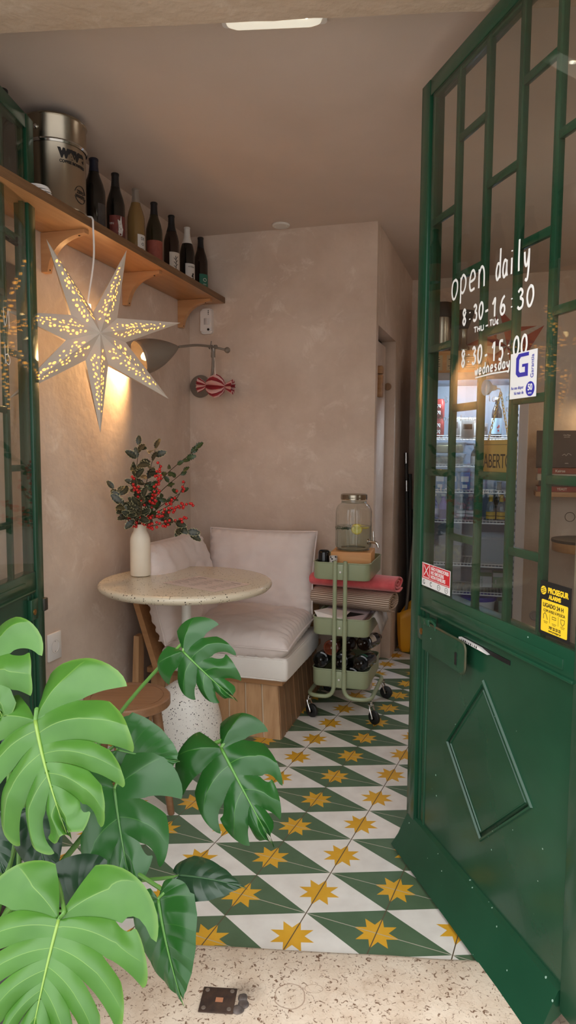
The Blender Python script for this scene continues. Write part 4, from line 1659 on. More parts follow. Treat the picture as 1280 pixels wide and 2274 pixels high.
# ceiling lamp by the lintel
cl = thing('ceiling_lamp', 'slim lit lamp on the ceiling just inside the doorway', 'lamp', frame(Vector((-0.05, 1.925, HC)), FD, -FN))
bm = bmesh.new()
prism(bm, rrect(0.285, 0.135, 0.012), -0.001, None, -0.012)
obj('base', bm, m_plastic, cl)
bm = bmesh.new()
zs_ = [(-0.012, 1.0), (-0.022, 0.97), (-0.029, 0.86)]
rings = []
for z, k in zs_:
    rings.append([bm.verts.new((x * k, y * k, z)) for x, y in rrect(0.262, 0.115, 0.02)])
for a, b in zip(rings[:-1], rings[1:]):
    for i in range(len(a)):
        bm.faces.new((a[i], a[(i + 1) % len(a)], b[(i + 1) % len(a)], b[i]))
bm.faces.new(rings[-1])
obj('diffuser', bm, m_led, cl)
for k in range(4):
    bm = bmesh.new()
    lathe(bm, [(0, -0.0295), (0.007, -0.0295), (0.006, -0.033), (0, -0.034)], 12, T(-0.09 + 0.06 * k, 0.0, 0))
    obj('diode', bm, m_ledspot, cl)



# ------------------------------------------------------------------ corner bench
bn = thing('corner_bench', 'low wooden plank bench in the corner with leaning backboards', 'bench', RM(0, 0))
A0, A1, A1b, DF, DFb, ZT = 0.115, 0.742, 0.768, 0.715, 0.752, 0.236


def quad_planks(bm, bmj, p00, p10, p01, p11, n, gap, t, nrm, jit=0.0):
    """n upright planks between the bottom edge p00-p10 and the top edge p01-p11; joints go to bmj"""
    rnd_ = random.Random(n)
    for k in range(n):
        u0, u1 = k / n + gap / 2, (k + 1) / n - gap / 2
        o_ = nrm * rnd_.uniform(0, jit)
        q = [p00.lerp(p10, u0), p00.lerp(p10, u1), p01.lerp(p11, u1), p01.lerp(p11, u0)]
        hexa(bm, [q[0] + o_, q[1] + o_, q[1] + nrm * -t, q[0] + nrm * -t, q[3] + o_, q[2] + o_, q[2] + nrm * -t, q[3] + nrm * -t])


b00, b10 = R3(A0, DFb, 0.0), R3(A1b, DFb, 0.0)
t00, t10 = R3(A0, DF, ZT), R3(A1, DF, ZT)
bb10, tt10 = R3(A1b, 0.02, 0.0), R3(A1, 0.02, ZT)
bm = bmesh.new()
quad_planks(bm, None, b00, b10, t00, t10, 8, 0.012, 0.02, Vector((0, -1, 0)), 0.0015)
obj('front_planks', bm, m_bench_f, bn, smooth=False)
bm = bmesh.new()
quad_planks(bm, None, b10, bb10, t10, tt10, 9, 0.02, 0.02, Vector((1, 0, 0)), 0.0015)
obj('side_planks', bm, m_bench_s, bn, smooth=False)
bm = bmesh.new()
hexa(bm, [R3(A0 + .01, DFb - .006, 0), R3(A1b - .006, DFb - .006, 0), R3(A1b - .006, 0.03, 0), R3(A0 + .01, 0.03, 0), R3(A0 + .01, DF - .006, ZT), R3(A1 - .006, DF - .006, ZT), R3(A1 - .006, 0.03, ZT), R3(A0 + .01, 0.03, ZT)])
obj('carcass', bm, m_gap, bn, smooth=False)
bm = bmesh.new()
box(bm, ((A0 + A1) / 2 + 0.005, -(DF + 0.02) / 2, ZT + 0.0135), (A1 - A0 + 0.035, DF - 0.0 + 0.012, 0.026), bev=0.002)
box(bm, ((A0 + A1) / 2 + 0.004, -(DF + 0.004), ZT + 0.006), (A1 - A0 + 0.028, 0.012, 0.012), bev=0.002)
obj('seat_board', bm, m_bench_t, bn, angle=30)
# leaning side of the left backboard with its short prop
bm = bmesh.new()


def leanbox(bm, a_bot, a_top, z0, z1, th, d0, d1):
    hexa(bm, [R3(a_bot, d1, z0), R3(a_bot + th, d1, z0), R3(a_bot + th, d0, z0), R3(a_bot, d0, z0), R3(a_top, d1, z1), R3(a_top + th, d1, z1), R3(a_top + th, d0, z1), R3(a_top, d0, z1)])


leanbox(bm, 0.175, 0.045, ZT + 0.028, 0.66, 0.028, 0.03, 0.80)
obj('left_backboard', bm, m_bench_t, bn, smooth=False)
bm = bmesh.new()
hexa(bm, [R3(0.062, 0.815, 0.0), R3(0.098, 0.815, 0.0), R3(0.098, 0.765, 0.0), R3(0.062, 0.765, 0.0), R3(0.082, 0.815, 0.43), R3(0.108, 0.815, 0.43), R3(0.108, 0.765, 0.43), R3(0.082, 0.765, 0.43)])
obj('prop', bm, m_bench_f, bn, smooth=False)
bm = bmesh.new()
hexa(bm, [R3(0.19, 0.145, ZT + .028), R3(0.772, 0.145, ZT + .028), R3(0.772, 0.118, ZT + .028), R3(0.19, 0.118, ZT + .028), R3(0.19, 0.062, 0.69), R3(0.772, 0.062, 0.69), R3(0.772, 0.035, 0.69), R3(0.19, 0.035, 0.69)])
obj('rear_backboard', bm, m_bench_t, bn, smooth=False)


# ------------------------------------------------------------------ cushions
def pillow_bm(w, h, t, seed=0, pinch=0.05, edge=0.14, wr=0.006, sag=0.0, n=44, flat=2.6):
    bm = bmesh.new()
    sides = []
    for sg_ in (1, -1):
        grid = []
        for j in range(n + 1):
            row = []
            for i in range(n + 1):
                u, v = -1 + 2 * i / n, -1 + 2 * j / n
                x = w / 2 * u * (1 - pinch * (1 - v * v) * abs(u) ** 3)
                y = h / 2 * v * (1 - pinch * (1 - u * u) * abs(v) ** 3)
                fu, fv = 1 - abs(u) ** flat, 1 - abs(v) ** flat
                th = t / 2 * (max(0.0, fu * fv)) ** 0.42
                e = min(1 - abs(u), 1 - abs(v))
                q = Vector((u * 2.3 + seed, v * 2.3, sg_ * 1.7))
                wv = noise.noise(q * 1.3) * 0.6 + noise.noise(q * 3.1 + Vector((3, 1, 0))) * 0.4
                # gathers running in from the seam
                s_ = (x if abs(v) > abs(u) else y)
                ga = sin(s_ * 150 + 3 * noise.noise(Vector((s_ * 9, seed, 0)))) * math.exp(-((e - 0.05) / 0.10) ** 2)
                th = th + (wr * wv * min(1, e * 6) + wr * 0.35 * ga) * (1 if e > 0.001 else 0)
                z = sg_ * max(th, 0.0) - sag * (u * u)
                row.append(bm.verts.new((x, y, z)))
            grid.append(row)
        sides.append(grid)
        for j in range(n):
            for i in range(n):
                f = (grid[j][i], grid[j][i + 1], grid[j + 1][i + 1], grid[j + 1][i])
                bm.faces.new(f if sg_ > 0 else f[::-1])
    border = [sides[0][0][i].co.copy() for i in range(n)] + [sides[0][j][n].co.copy() for j in range(n)] + [sides[0][n][i].co.copy() for i in range(n, 0, -1)] + [sides[0][j][0].co.copy() for j in range(n, 0, -1)]
    bmesh.ops.remove_doubles(bm, verts=bm.verts, dist=0.0004)
    return bm, border


def cushion(name, label, M, w, h, t, m, group=None, **k):
    r = thing(name, label, 'cushion', M, group)
    bm, bd = pillow_bm(w, h, t, **k)
    obj('cover', bm, m, r, angle=180)
    bm = bmesh.new()
    tube(bm, bd, 0.0045, 8, closed=True)
    obj('piping', bm, m, r)
    return r


# firm seat mattress
mt = thing('seat_mattress', 'firm pale linen seat mattress lying on the bench', 'mattress', RM(0.497, 0.472, ZT + 0.027))
bm = bmesh.new()
box(bm, (0, 0, 0.056), (0.595, 0.60, 0.108), bev=0.018, seg=4)
bmesh.ops.subdivide_edges(bm, edges=[e for e in bm.edges if e.calc_length() > 0.2], cuts=24, use_grid_fill=True)
for v in bm.verts:
    s_ = 150
    ga = sin((v.co.x if abs(v.co.y) > abs(v.co.x) else v.co.y) * s_ + 4 * noise.noise(v.co * 9))
    v.co += Vector((0, 0, 0.006 * noise.noise(v.co * 5))) + Vector((v.co.x, v.co.y, 0)).normalized() * (0.0012 * ga + 0.006 * noise.noise(v.co * 4 + Vector((4, 0, 0))))
    if v.co.z < 0:
        v.co.z = 0
    v.co.x *= 1 + 0.02 * math.sin(v.co.z / 0.11 * pi)
    v.co.y *= 1 + 0.02 * math.sin(v.co.z / 0.11 * pi)
obj('cover', bm, m_matt, mt, angle=180)
bm = bmesh.new()
for z in (0.012, 0.104):
    tube(bm, [(x * 1.0, y * 1.0, z) for x, y in rrect(0.590, 0.595, 0.03, 6)], 0.0035, 8, closed=True)
obj('piping', bm, m_matt, mt)
cushion('seat_cushion', 'soft loose grey beige cushion lying flat on the seat mattress', RM(0.50, 0.525, 0.428, 0.03) @ Matrix.Rotation(radians(2), 4, 'X'), 0.60, 0.56, 0.150, m_cush, seed=2, pinch=0.03, wr=0.018, flat=4.5)
cushion('back_cushion', 'upright grey beige cushion leaning on the back wall', RM(0.487, 0.215, 0.655) @ Matrix.Rotation(radians(78), 4, 'X'), 0.585, 0.43, 0.155, m_cush, seed=7, pinch=0.035, wr=0.015, flat=3.6)
cushion('back_cushion', 'grey beige cushion leaning on the left backboard behind the table', RM(0.225, 0.60, 0.645) @ RZ(radians(90)) @ Matrix.Rotation(radians(74), 4, 'X'), 0.62, 0.45, 0.155, m_cush, seed=11, pinch=0.035, wr=0.018, flat=3.6)

# ------------------------------------------------------------------ pedestal table
tb = thing('pedestal_table', 'round speckled terrazzo table on a white post', 'table', T(-0.427, 2.88, 0))
bm = bmesh.new()
rt = 0.362
lathe(bm, [(0, 0.694), (rt - 0.03, 0.694), (rt - 0.012, 0.698), (rt - 0.002, 0.708), (rt, 0.716), (rt - 0.003, 0.723), (rt - 0.010, 0.729), (rt - 0.02, 0.7305), (0, 0.7305)], 72)
obj('tabletop', bm, m_top, tb, angle=60)
bm = bmesh.new()
tube(bm, [(0, 0, 0.27), (0, 0, 0.69)], 0.0205, 24)
lathe(bm, [(0, 0.688), (0.09, 0.688), (0.09, 0.694), (0, 0.694)], 32)
obj('post', bm, m_white, tb)
bm = bmesh.new()
lathe(bm, [(0, 0.0), (0.150, 0.0), (0.155, 0.004), (0.155, 0.05), (0.148, 0.13), (0.128, 0.21), (0.10, 0.258), (0.060, 0.286), (0.025, 0.295), (0, 0.296)], 56)
obj('pedestal', bm, m_base, tb, angle=60)
vs_ = bmesh.new()
vp = [(0, 0.001), (0.036, 0.001), (0.042, 0.004), (0.0435, 0.012), (0.0435, 0.150), (0.042, 0.165), (0.036, 0.182), (0.029, 0.194), (0.0265, 0.205), (0.027, 0.222), (0.0285, 0.226), (0.026, 0.226), (0.0235, 0.205), (0.030, 0.185), (0.039, 0.15), (0.039, 0.02), (0, 0.012)]
lathe(vs_, vp, 40)
tag(obj('ceramic_vase', vs_, m_vase, M=T(-0.637, 2.965, 0.7305)), 'cream ceramic bottle vase at the left of the round table', 'vase')
# menu card
pm = [RP(0.339, 1.055, 0.7315), RP(0.422, 0.865, 0.7315), RP(0.701, 0.957, 0.7315), RP(0.62, 1.165, 0.7315)]
mM = frame((pm[0] + pm[2]) / 2, pm[3] - pm[0], pm[1] - pm[0])
mc = thing('menu_card', 'thin paper menu sheet lying on the speckled round table', 'menu', mM)
bm = bmesh.new()
box(bm, (0, 0, 0.0006), (0.295, 0.205, 0.0012))
obj('sheet', bm, m_menu, mc, smooth=False)
bm = bmesh.new()
rnd = random.Random(9)
for cx_ in (-0.095, 0.0, 0.095):
    box(bm, (cx_, 0.075, 0.0014), (0.05, 0.005, 0.0003))
    for k in range(9):
        w = rnd.uniform(0.03, 0.07)
        box(bm, (cx_ - 0.035 + w / 2, 0.055 - 0.015 * k, 0.0014), (w, 0.0018, 0.0003))
obj('print', bm, mat('menu_print', (128, 108, 98), 0.7), mc, smooth=False)

# ------------------------------------------------------------------ holly in the vase
def vein_mat(name, base, vein, rough=0.35, trans=0.25, edge=None, base2=None):
    m, n, l, p = newmat(name)
    at = n.new('ShaderNodeAttribute')
    at.attribute_name = 'vein'
    nz = n.new('ShaderNodeTexNoise')
    nz.inputs['Scale'].default_value = 14.0
    nz.inputs['Detail'].default_value = 4.0
    tcc = n.new('ShaderNodeTexCoord')
    l.new(tcc.outputs['Object'], nz.inputs['Vector'])
    mx0 = n.new('ShaderNodeMix')
    mx0.data_type = 'RGBA'
    l.new(nz.outputs['Fac'], mx0.inputs[0])
    mx0.inputs[6].default_value = lin(base)
    mx0.inputs[7].default_value = lin(base2 or base)
    mx = n.new('ShaderNodeMix')
    mx.data_type = 'RGBA'
    l.new(at.outputs['Fac'], mx.inputs[0])
    l.new(mx0.outputs[2], mx.inputs[6])
    mx.inputs[7].default_value = lin(vein)
    l.new(mx.outputs[2], p.inputs['Base Color'])
    p.inputs['Roughness'].default_value = rough
    p.inputs['Specular IOR Level'].default_value = 0.5
    tl = n.new('ShaderNodeBsdfTranslucent')
    l.new(mx.outputs[2], tl.inputs[0])
    ms = n.new('ShaderNodeMixShader')
    ms.inputs[0].default_value = trans
    l.new(p.outputs[0], ms.inputs[1])
    l.new(tl.outputs[0], ms.inputs[2])
    l.new(ms.outputs[0], n['Material Output'].inputs[0])
    return m


m_hol_v = vein_mat('holly_variegated', (12, 24, 16), (216, 206, 156), 0.42, 0.04)
m_hol_g = vein_mat('holly_green', (40, 58, 32), (90, 108, 60), 0.35, 0.1)
m_twig = mat('twig_bark', (70, 52, 34), 0.8)
m_berry = mat('red_berry', (196, 24, 22), 0.22, spec=0.6)


def holly_leaf(bm, lay, o, ax, nr, L, W, plain):
    ax = ax.normalized()
    nr = (nr - ax * nr.dot(ax)).normalized()
    sd = ax.cross(nr)
    N = 15
    rows = []
    for i in range(N):
        t = i / (N - 1)
        w = W * (sin(pi * min(1, t * 0.94 + 0.03)) ** 0.75)
        spine = (0.22 if i % 3 == 1 else -0.12) if 1 < i < N - 1 else 0
        row = []
        for s_, ed in ((-1, 1), (-0.84, 0.0), (0, 0.10), (0.84, 0.0), (1, 1)):
            ww = w * s_ * (1 + (spine if abs(s_) == 1 else spine * 0.3))
            zz = 0.30 * abs(s_) * w + (0.25 * w * (1 if i % 3 == 1 else -0.5) if abs(s_) == 1 else 0) - 0.25 * L * t * t
            v = bm.verts.new(o + ax * (L * t + (0.03 * L if i % 3 == 1 and abs(s_) == 1 else 0)) + sd * ww + nr * zz)
            v[lay] = 1.0 if (i in (0, N - 1)) and ed == 0 else ed
            if plain:
                v[lay] = 0.5 if s_ == 0 else 0.0
            row.append(v)
        rows.append(row)
    for a, b in zip(rows[:-1], rows[1:]):
        for k in range(4):
            bm.faces.new((a[k], a[k + 1], b[k + 1], b[k]))


MOUTH = Vector((-0.637, 2.965, 0.953))
holly = [
    ('v', (-0.636, 2.95, 1.287), (-0.654, 2.95, 1.08), 17, 'variegated holly sprig rising tallest at the back of the vase'),
    ('v', (-0.575, 3.0, 1.272), (-0.63, 3.0, 1.077), 15, 'variegated holly sprig upright beside the tallest sprig'),
    ('v', (-0.734, 2.92, 1.104), (-0.667, 2.92, 1.006), 10, 'variegated holly sprig reaching furthest left over the vase'),
    ('v', (-0.696, 2.9, 1.045), (-0.653, 2.9, 0.989), 8, 'short variegated holly sprig low on the left of the vase'),
    ('v', (-0.602, 2.86, 1.075), (-0.62, 2.88, 1.0), 9, 'cream edged holly rosette facing forward in the vase'),
    ('g', (-0.402, 2.97, 1.273), (-0.551, 2.97, 1.138), 9, 'plain green holly sprig reaching up to the right'),
    ('g', (-0.462, 3.02, 1.176), (-0.571, 3.02, 1.077), 8, 'thin green holly sprig curving to the right'),
    ('v', (-0.421, 2.9, 0.923), (-0.511, 2.9, 0.989), 8, 'holly sprig drooping low over the right of the table'),
    ('g', (-0.469, 3.0, 1.088), (-0.568, 3.0, 1.019), 8, 'small green holly sprig among the right hand berries'),
    ('b', (-0.537, 2.90, 1.216), (-0.564, 2.90, 1.063), 30, 'red berry twig standing upright in the middle of the bouquet'),
    ('b', (-0.654, 2.89, 1.154), (-0.615, 2.89, 1.073), 15, 'red berry twig upright on the left of the bouquet'),
    ('b', (-0.696, 2.92, 1.008), (-0.651, 2.93, 0.957), 15, 'red berry twig hanging lowest on the left of the vase'),
    ('b', (-0.412, 2.88, 1.051), (-0.587, 2.88, 0.989), 36, 'thick red berry twig stretching right across the bouquet'),
    ('b', (-0.414, 2.86, 0.992), (-0.574, 2.88, 0.957), 24, 'red berry twig lying lowest to the right of the vase'),
    ('b', (-0.443, 2.98, 1.138), (-0.496, 2.98, 1.05), 11, 'short red berry twig rising at the far right'),
]
rnd = random.Random(21)
bsph = bmesh.new()
bmesh.ops.create_uvsphere(bsph, u_segments=14, v_segments=9, radius=0.0062)
bme = bpy.data.meshes.new('berry')
bsph.to_mesh(bme)
bsph.free()
bme.materials.append(m_berry)
for p in bme.polygons:
    p.use_smooth = True
for kind, tip, midp, cnt, lab in holly:
    tip, midp = Vector(tip), Vector(midp)
    h = thing('berry_twig' if kind == 'b' else 'holly_sprig', lab, 'branch', T(*MOUTH))
    foot = MOUTH + Vector((rnd.uniform(-.012, .012), rnd.uniform(-.012, .012), -0.16))
    mouth = MOUTH + Vector((rnd.uniform(-.014, .014), rnd.uniform(-.014, .014), 0))
    path = smooth_line([foot, mouth, midp, tip], 8)
    bm = bmesh.new()
    tube(bm, path, [0.0034 - 0.0022 * i / len(path) for i in range(len(path))], 7)
    obj('stem', bm, m_twig, h, world=True)
    up = path[12:]
    if kind != 'b':
        bm = bmesh.new()
        lay = bm.verts.layers.float.new('vein')
        cnt = int(cnt * 1.5)
        for k in range(cnt):
            t = (k + 0.5) / cnt
            q = up[min(len(up) - 1, int(t * len(up)))]
            d = (up[-1] - up[0]).normalized()
            rv = Vector((rnd.uniform(-1, 1), rnd.uniform(-1, 0.5), rnd.uniform(-0.6, 0.8)))
            a_ = (d * 0.35 + rv).normalized() if k < cnt - 1 else d
            L_ = rnd.uniform(0.040, 0.060) if kind == 'v' else rnd.uniform(0.030, 0.044)
            tw = [q, q + a_ * 0.008]
            holly_leaf(bm, lay, q + a_ * 0.006, a_, Vector((rnd.uniform(-.5, .5), -1, rnd.uniform(-0.1, 0.9))), L_, L_ * 0.30, kind == 'g')
        obj('leaves', bm, m_hol_v if kind == 'v' else m_hol_g, h, world=True, angle=180)
    else:
        put = []
        tr_ = 0
        while len(put) < cnt and tr_ < 3000:
            tr_ += 1
            t = rnd.uniform(0.15, 1.0)
            q = up[min(len(up) - 1, int(t * len(up)))]
            c = q + Vector((rnd.gauss(0, 1), rnd.gauss(0, 1), rnd.gauss(0, 1))).normalized() * rnd.uniform(0.008, 0.017)
            if any((c - o2).length < 0.0108 for o2 in put):
                continue
            put.append(c)
            b_ = bpy.data.objects.new('berry', bme)
            COL.objects.link(b_)
            b_.parent = h
            b_.location = c - MOUTH

# ------------------------------------------------------------------ stool
ST = thing('wooden_stool', 'round wooden stool in front of the table behind the leaves', 'stool', T(-0.535, 2.26, 0))
bm = bmesh.new()
lathe(bm, [(0, 0.418), (0.138, 0.418), (0.143, 0.422), (0.143, 0.446), (0.139, 0.450), (0.121, 0.4502), (0.1205, 0.4485), (0.1185, 0.4485), (0.118, 0.4502), (0, 0.4502)], 56)
obj('seat', bm, m_stoolw, ST, angle=30)
for k in range(3):
    an = 0.5 + k * 2 * pi / 3
    bm = bmesh.new()
    tube(bm, [(0.095 * cos(an), 0.095 * sin(an), 0.419), (0.150 * cos(an), 0.150 * sin(an), 0.0)], [0.018, 0.012], 14)
    obj('leg', bm, m_stoolw, ST)
bm = bmesh.new()
tube(bm, [(0.112 * cos(q * pi / 18), 0.112 * sin(q * pi / 18), 0.19) for q in range(36)], 0.006, 8, closed=True)
obj('foot_ring', bm, m_stoolw, ST)

# ------------------------------------------------------------------ trolley
TRM = RM(0.962, 0.262, 0)
tr_t = thing('serving_trolley', 'sage green three tier metal trolley on castors beside the bench', 'trolley', TRM)
TX, TY = 0.152, 0.182
for s_ in (-1, 1):
    path = [(-0 + s_ * 0.0245, -0.196, 0.765), (s_ * 0.0245, -0.196, 0.112), (s_ * TX, -0.196, 0.112), (s_ * TX, 0.196, 0.112), (s_ * 0.0245, 0.196, 0.112), (s_ * 0.0245, 0.196, 0.765)]
    bm = bmesh.new()
    tube(bm, fillet(path, 0.055, 7), 0.0098, 14)
    obj('frame_tube', bm, m_trolley, tr_t)


def tray(bm, w, d, r, z0, z1, t=0.003):
    loops = []
    for (k, z) in ((0.94, z0 + 0.004), (0.97, z0), (1.0, z0 + 0.01), (1.0, z1)):
        loops.append([bm.verts.new((x * k if k < 1 else x, y * k if k < 1 else y, z)) for x, y in rrect(w, d, r, 6)])
    loops.append([bm.verts.new((x, y, z1)) for x, y in rrect(w - 2 * t, d - 2 * t, r - t, 6)])
    loops.append([bm.verts.new((x, y, z0 + 0.006)) for x, y in rrect(w - 2 * t, d - 2 * t, r - t, 6)])
    bm.faces.new(loops[0][::-1])
    for a, b in zip(loops[:-1], loops[1:]):
        for i in range(len(a)):
            bm.faces.new((a[i], a[(i + 1) % len(a)], b[(i + 1) % len(b)], b[i]))
    bm.faces.new(loops[-1])
    tube(bm, [(x, y, z1) for x, y in rrect(w, d, r, 6)], 0.0032, 8, closed=True)


TZ = ((0.672, 0.752), (0.405, 0.487), (0.155, 0.240))
for z0, z1 in TZ:
    bm = bmesh.new()
    tray(bm, 0.272, 0.366, 0.034, z0, z1)
    bk_ = obj('basket', bm, m_trolley, tr_t, angle=50)
    for sy in (-1, 1):
        bm = bmesh.new()
        box(bm, (0, sy * 0.189, (z0 + z1) / 2), (0.064, 0.010, z1 - z0 - 0.006), bev=0.002)
        for s_ in (-1, 1):
            tube(bm, [(s_ * 0.0245, sy * 0.196, z0 + 0.004), (s_ * 0.0245, sy * 0.196, z1 - 0.004)], 0.0118, 14)
        obj('bracket', bm, m_trolley, bk_)
        bm = bmesh.new()
        lathe(bm, [(0, 0.0), (0.005, 0.0), (0.0045, 0.003), (0, 0.004)], 12, frame(Vector((0, sy * 0.195, (z0 + z1) / 2)), (sy * -1, 0, 0), (0, 0, 1)))
        obj('screw', bm, m_plastic, bk_)
for sx_ in (-1, 1):
    for sy in (-1, 1):
        bm = bmesh.new()
        cx_, cy_ = sx_ * TX, sy * 0.178
        ang = {(-1, -1): -0.4, (1, -1): -0.6, (1, 1): -0.2, (-1, 1): 0.5}[(sx_, sy)]
        Mx = T(cx_, cy_, 0) @ RZ(ang)
        lathe(bm, [(0, 0.104), (0.006, 0.104), (0.006, 0.094), (0.014, 0.092), (0.014, 0.084), (0.011, 0.080), (0, 0.080)], 16, Mx)
        for w_ in (-1, 1):
            pts = [Vector((0.0, 0.009 * w_, 0.085)), Vector((0.006, 0.013 * w_, 0.070)), Vector((0.018, 0.0135 * w_, 0.042)), Vector((0.022, 0.0135 * w_, 0.030))]
            tube(bm, [Mx @ q for q in smooth_line(pts, 4)], 0.0042, 8)
        tube(bm, [Mx @ Vector((0.022, -0.016, 0.0325)), Mx @ Vector((0.022, 0.016, 0.0325))], 0.006, 10)
        cs = obj('castor', bm, m_chrome, tr_t)
        bm = bmesh.new()
        lathe(bm, [(0.010, -0.0095), (0.027, -0.0095), (0.0318, -0.006), (0.0325, 0.0), (0.0318, 0.006), (0.027, 0.0095), (0.010, 0.0095)], 32, Mx @ frame(Vector((0.022, 0, 0.0325)), (1, 0, 0), (0, 0, 1)))
        obj('wheel', bm, m_black, cs)

# on the top tier: wooden tray, glass dispenser, cups
ZB = 0.6785
wt = thing('wooden_block', 'small oak riser box in the top trolley basket under the glass jar', 'box', RM(0.985, 0.262, ZB, 0.06))
bm = bmesh.new()
for k, y_ in enumerate((-0.085, 0.085)):
    box(bm, (0, y_, 0.0575), (0.195, 0.016, 0.115), bev=0.002)
for x_ in (-0.09, 0.09):
    box(bm, (x_, 0, 0.0575), (0.014, 0.154, 0.115), bev=0.002)
obj('sides', bm, m_boxw, wt, angle=30)
bm = bmesh.new()
box(bm, (0, 0, 0.108), (0.166, 0.154, 0.012))
obj('top_board', bm, m_boxw, wt, smooth=False)
JZ = ZB + 0.116
jar = thing('drink_dispenser', 'ribbed glass drink jar with metal lid and tap on the trolley', 'jar', RM(0.985, 0.262, JZ, 0.0))
m_jar = thin_glass('jar_glass', (250, 252, 250), gain=1.3)
m_water = thin_glass('water', (240, 244, 240), 1.33, gain=1.2)
jr = 0.087
jp = [(0, 0.004), (0.060, 0.002), (0.078, 0.004), (0.085, 0.014), (jr, 0.024), (jr, 0.185), (0.085, 0.202), (0.077, 0.218), (0.066, 0.226), (0.061, 0.232), (0.060, 0.254)]
bm = bmesh.new()
NJ = 128
rings = lathe(bm, jp, NJ)
for rg, (r, z) in zip(rings, jp):
    if 0.02 < z < 0.19 and len(rg) > 1:
        for k, v in enumerate(rg):
            v.co.x *= 1 + 0.018 * (1 if k % 4 < 2 else -1)
            v.co.y *= 1 + 0.018 * (1 if k % 4 < 2 else -1)
jb = obj('glass_jar', bm, m_jar, jar, angle=180)
bm = bmesh.new()
lathe(bm, [(0.060, 0.230), (0.0625, 0.233), (0.060, 0.236)], 40)
lathe(bm, [(0.060, 0.004), (0.074, 0.001), (0.080, 0.004), (0.076, 0.010), (0.060, 0.012)], 40)
obj('glass_foot', bm, thin_glass('jar_glass_thick', (206, 214, 212), gain=3.0), jar)
bm = bmesh.new()
lathe(bm, [(0, 0.008), (0.078, 0.008), (0.0825, 0.016), (0.0825, 0.118), (0, 0.118)], 48)
obj('water', bm, m_water, jar, angle=40)
bm = bmesh.new()
lathe(bm, [(0.064, 0.246), (0.0655, 0.247), (0.064, 0.252), (0.0655, 0.256), (0.0645, 0.262), (0.0645, 0.270), (0.058, 0.274), (0, 0.274)], 48)
obj('lid', bm, m_steel, jar, angle=40)
bm = bmesh.new()
tdirn = Vector((0.93, -0.36, 0)).normalized()
p0 = tdirn * (jr - 0.002) + UPZ * 0.046
lathe(bm, [(0, 0), (0.014, 0), (0.014, 0.006), (0.009, 0.008), (0, 0.008)], 18, frame(p0, tdirn.cross(UPZ) * -1, UPZ))
tube(bm, smooth_line([p0, p0 + tdirn * 0.028, p0 + tdirn * 0.042 + UPZ * -0.002, p0 + tdirn * 0.052 + UPZ * -0.012, p0 + tdirn * 0.055 + UPZ * -0.024], 5), [0.0075] * 12 + [0.007, 0.0068, 0.0066, 0.0064, 0.0062, 0.0060, 0.006, 0.006, 0.006][:9], 12)
tube(bm, [p0 + tdirn * 0.030, p0 + tdirn * 0.030 + UPZ * 0.024], 0.006, 12)
tube(bm, [p0 + tdirn * 0.028 + UPZ * 0.024, p0 + tdirn * 0.026 + UPZ * 0.052], [0.0055, 0.004], 12)
obj('tap', bm, m_chrome, jar)
m_lemon = mat('lemon_flesh', (226, 210, 96), 0.4, col2=(238, 226, 140), scale=60)
m_peel = mat('lemon_peel', (214, 178, 30), 0.4)
wj = RM(0.985, 0.262, JZ)
for k, (x, y, z, tx, tz, lab) in enumerate(((0.022, -0.035, 0.104, 66, 0.3, 'lemon slice standing on edge in the jar of water'), (0.050, 0.000, 0.1135, 12, 0.8, 'lemon slice floating flat by the right side of the jar'), (0.012, 0.035, 0.1135, 14, 0.2, 'lemon slice floating at the back of the jar'))):
    l_ = thing('lemon_slice', lab, 'lemon', wj @ T(x, y, z) @ RZ(tz) @ Matrix.Rotation(radians(tx), 4, 'X'))
    bm = bmesh.new()
    lathe(bm, [(0, -0.002), (0.023, -0.002), (0.023, 0.002), (0, 0.002)], 28)
    obj('flesh', bm, m_lemon, l_)
    bm = bmesh.new()
    lathe(bm, [(0.0232, -0.0022), (0.0265, -0.001), (0.0265, 0.001), (0.0232, 0.0022)], 28)
    obj('peel', bm, m_peel, l_)
bm = bmesh.new()
rnd = random.Random(4)
for k in range(7):
    a = rnd.uniform(0, pi)
    c = Vector((-0.035 + rnd.uniform(-.022, .030), -0.02 + rnd.uniform(-.03, .02), 0.110 + rnd.uniform(-.008, .004)))
    d = Vector((cos(a * 0.4 - 0.3), sin(a * 0.4 - 0.3), rnd.uniform(-.1, .1))) * 0.032
    tube(bm, [c - d, c + d], 0.0012, 5)
    for q in range(12):
        b0 = c - d + d * 2 * (q / 12)
        tube(bm, [b0, b0 + Vector((rnd.uniform(-1, 1), rnd.uniform(-1, 1), rnd.uniform(-.6, .9))).normalized() * 0.011], 0.0009, 4)
o = obj('rosemary_sprig', bm, mat('rosemary', (62, 78, 46), 0.6), M=wj)
tag(o, 'bunch of rosemary floating in the glass jar', 'herb')
cupM = RM(0.864, 0.374, ZB)
cp = thing('black_cup', 'upturned black cup at the left of the top trolley basket', 'cup', cupM)
bm = bmesh.new()
lathe(bm, [(0.029, 0.0), (0.0315, 0.004), (0.031, 0.030), (0.028, 0.110), (0.026, 0.118), (0.022, 0.120), (0, 0.118)], 32)
obj('body', bm, m_blackp, cp, angle=50)
bm = bmesh.new()
lathe(bm, [(0.0225, 0.119), (0.024, 0.121), (0.022, 0.122), (0.0205, 0.119)], 32)
obj('foot_ring', bm, m_black, cp)
c2 = thing('patterned_cup', 'small grey cup with black leaf print beside the oak box', 'cup', RM(0.915, 0.396, ZB))
bm = bmesh.new()
lathe(bm, [(0, 0), (0.018, 0), (0.019, 0.004), (0.0195, 0.100), (0.0175, 0.100), (0.0170, 0.01), (0, 0.008)], 26)
obj('body', bm, m_lab_w, c2, angle=50)
bm = bmesh.new()
blob_print(2, 0.05, 0.098, -2.6, -0.3, 16, 0.003, 0.006)(bm, 0.0199)
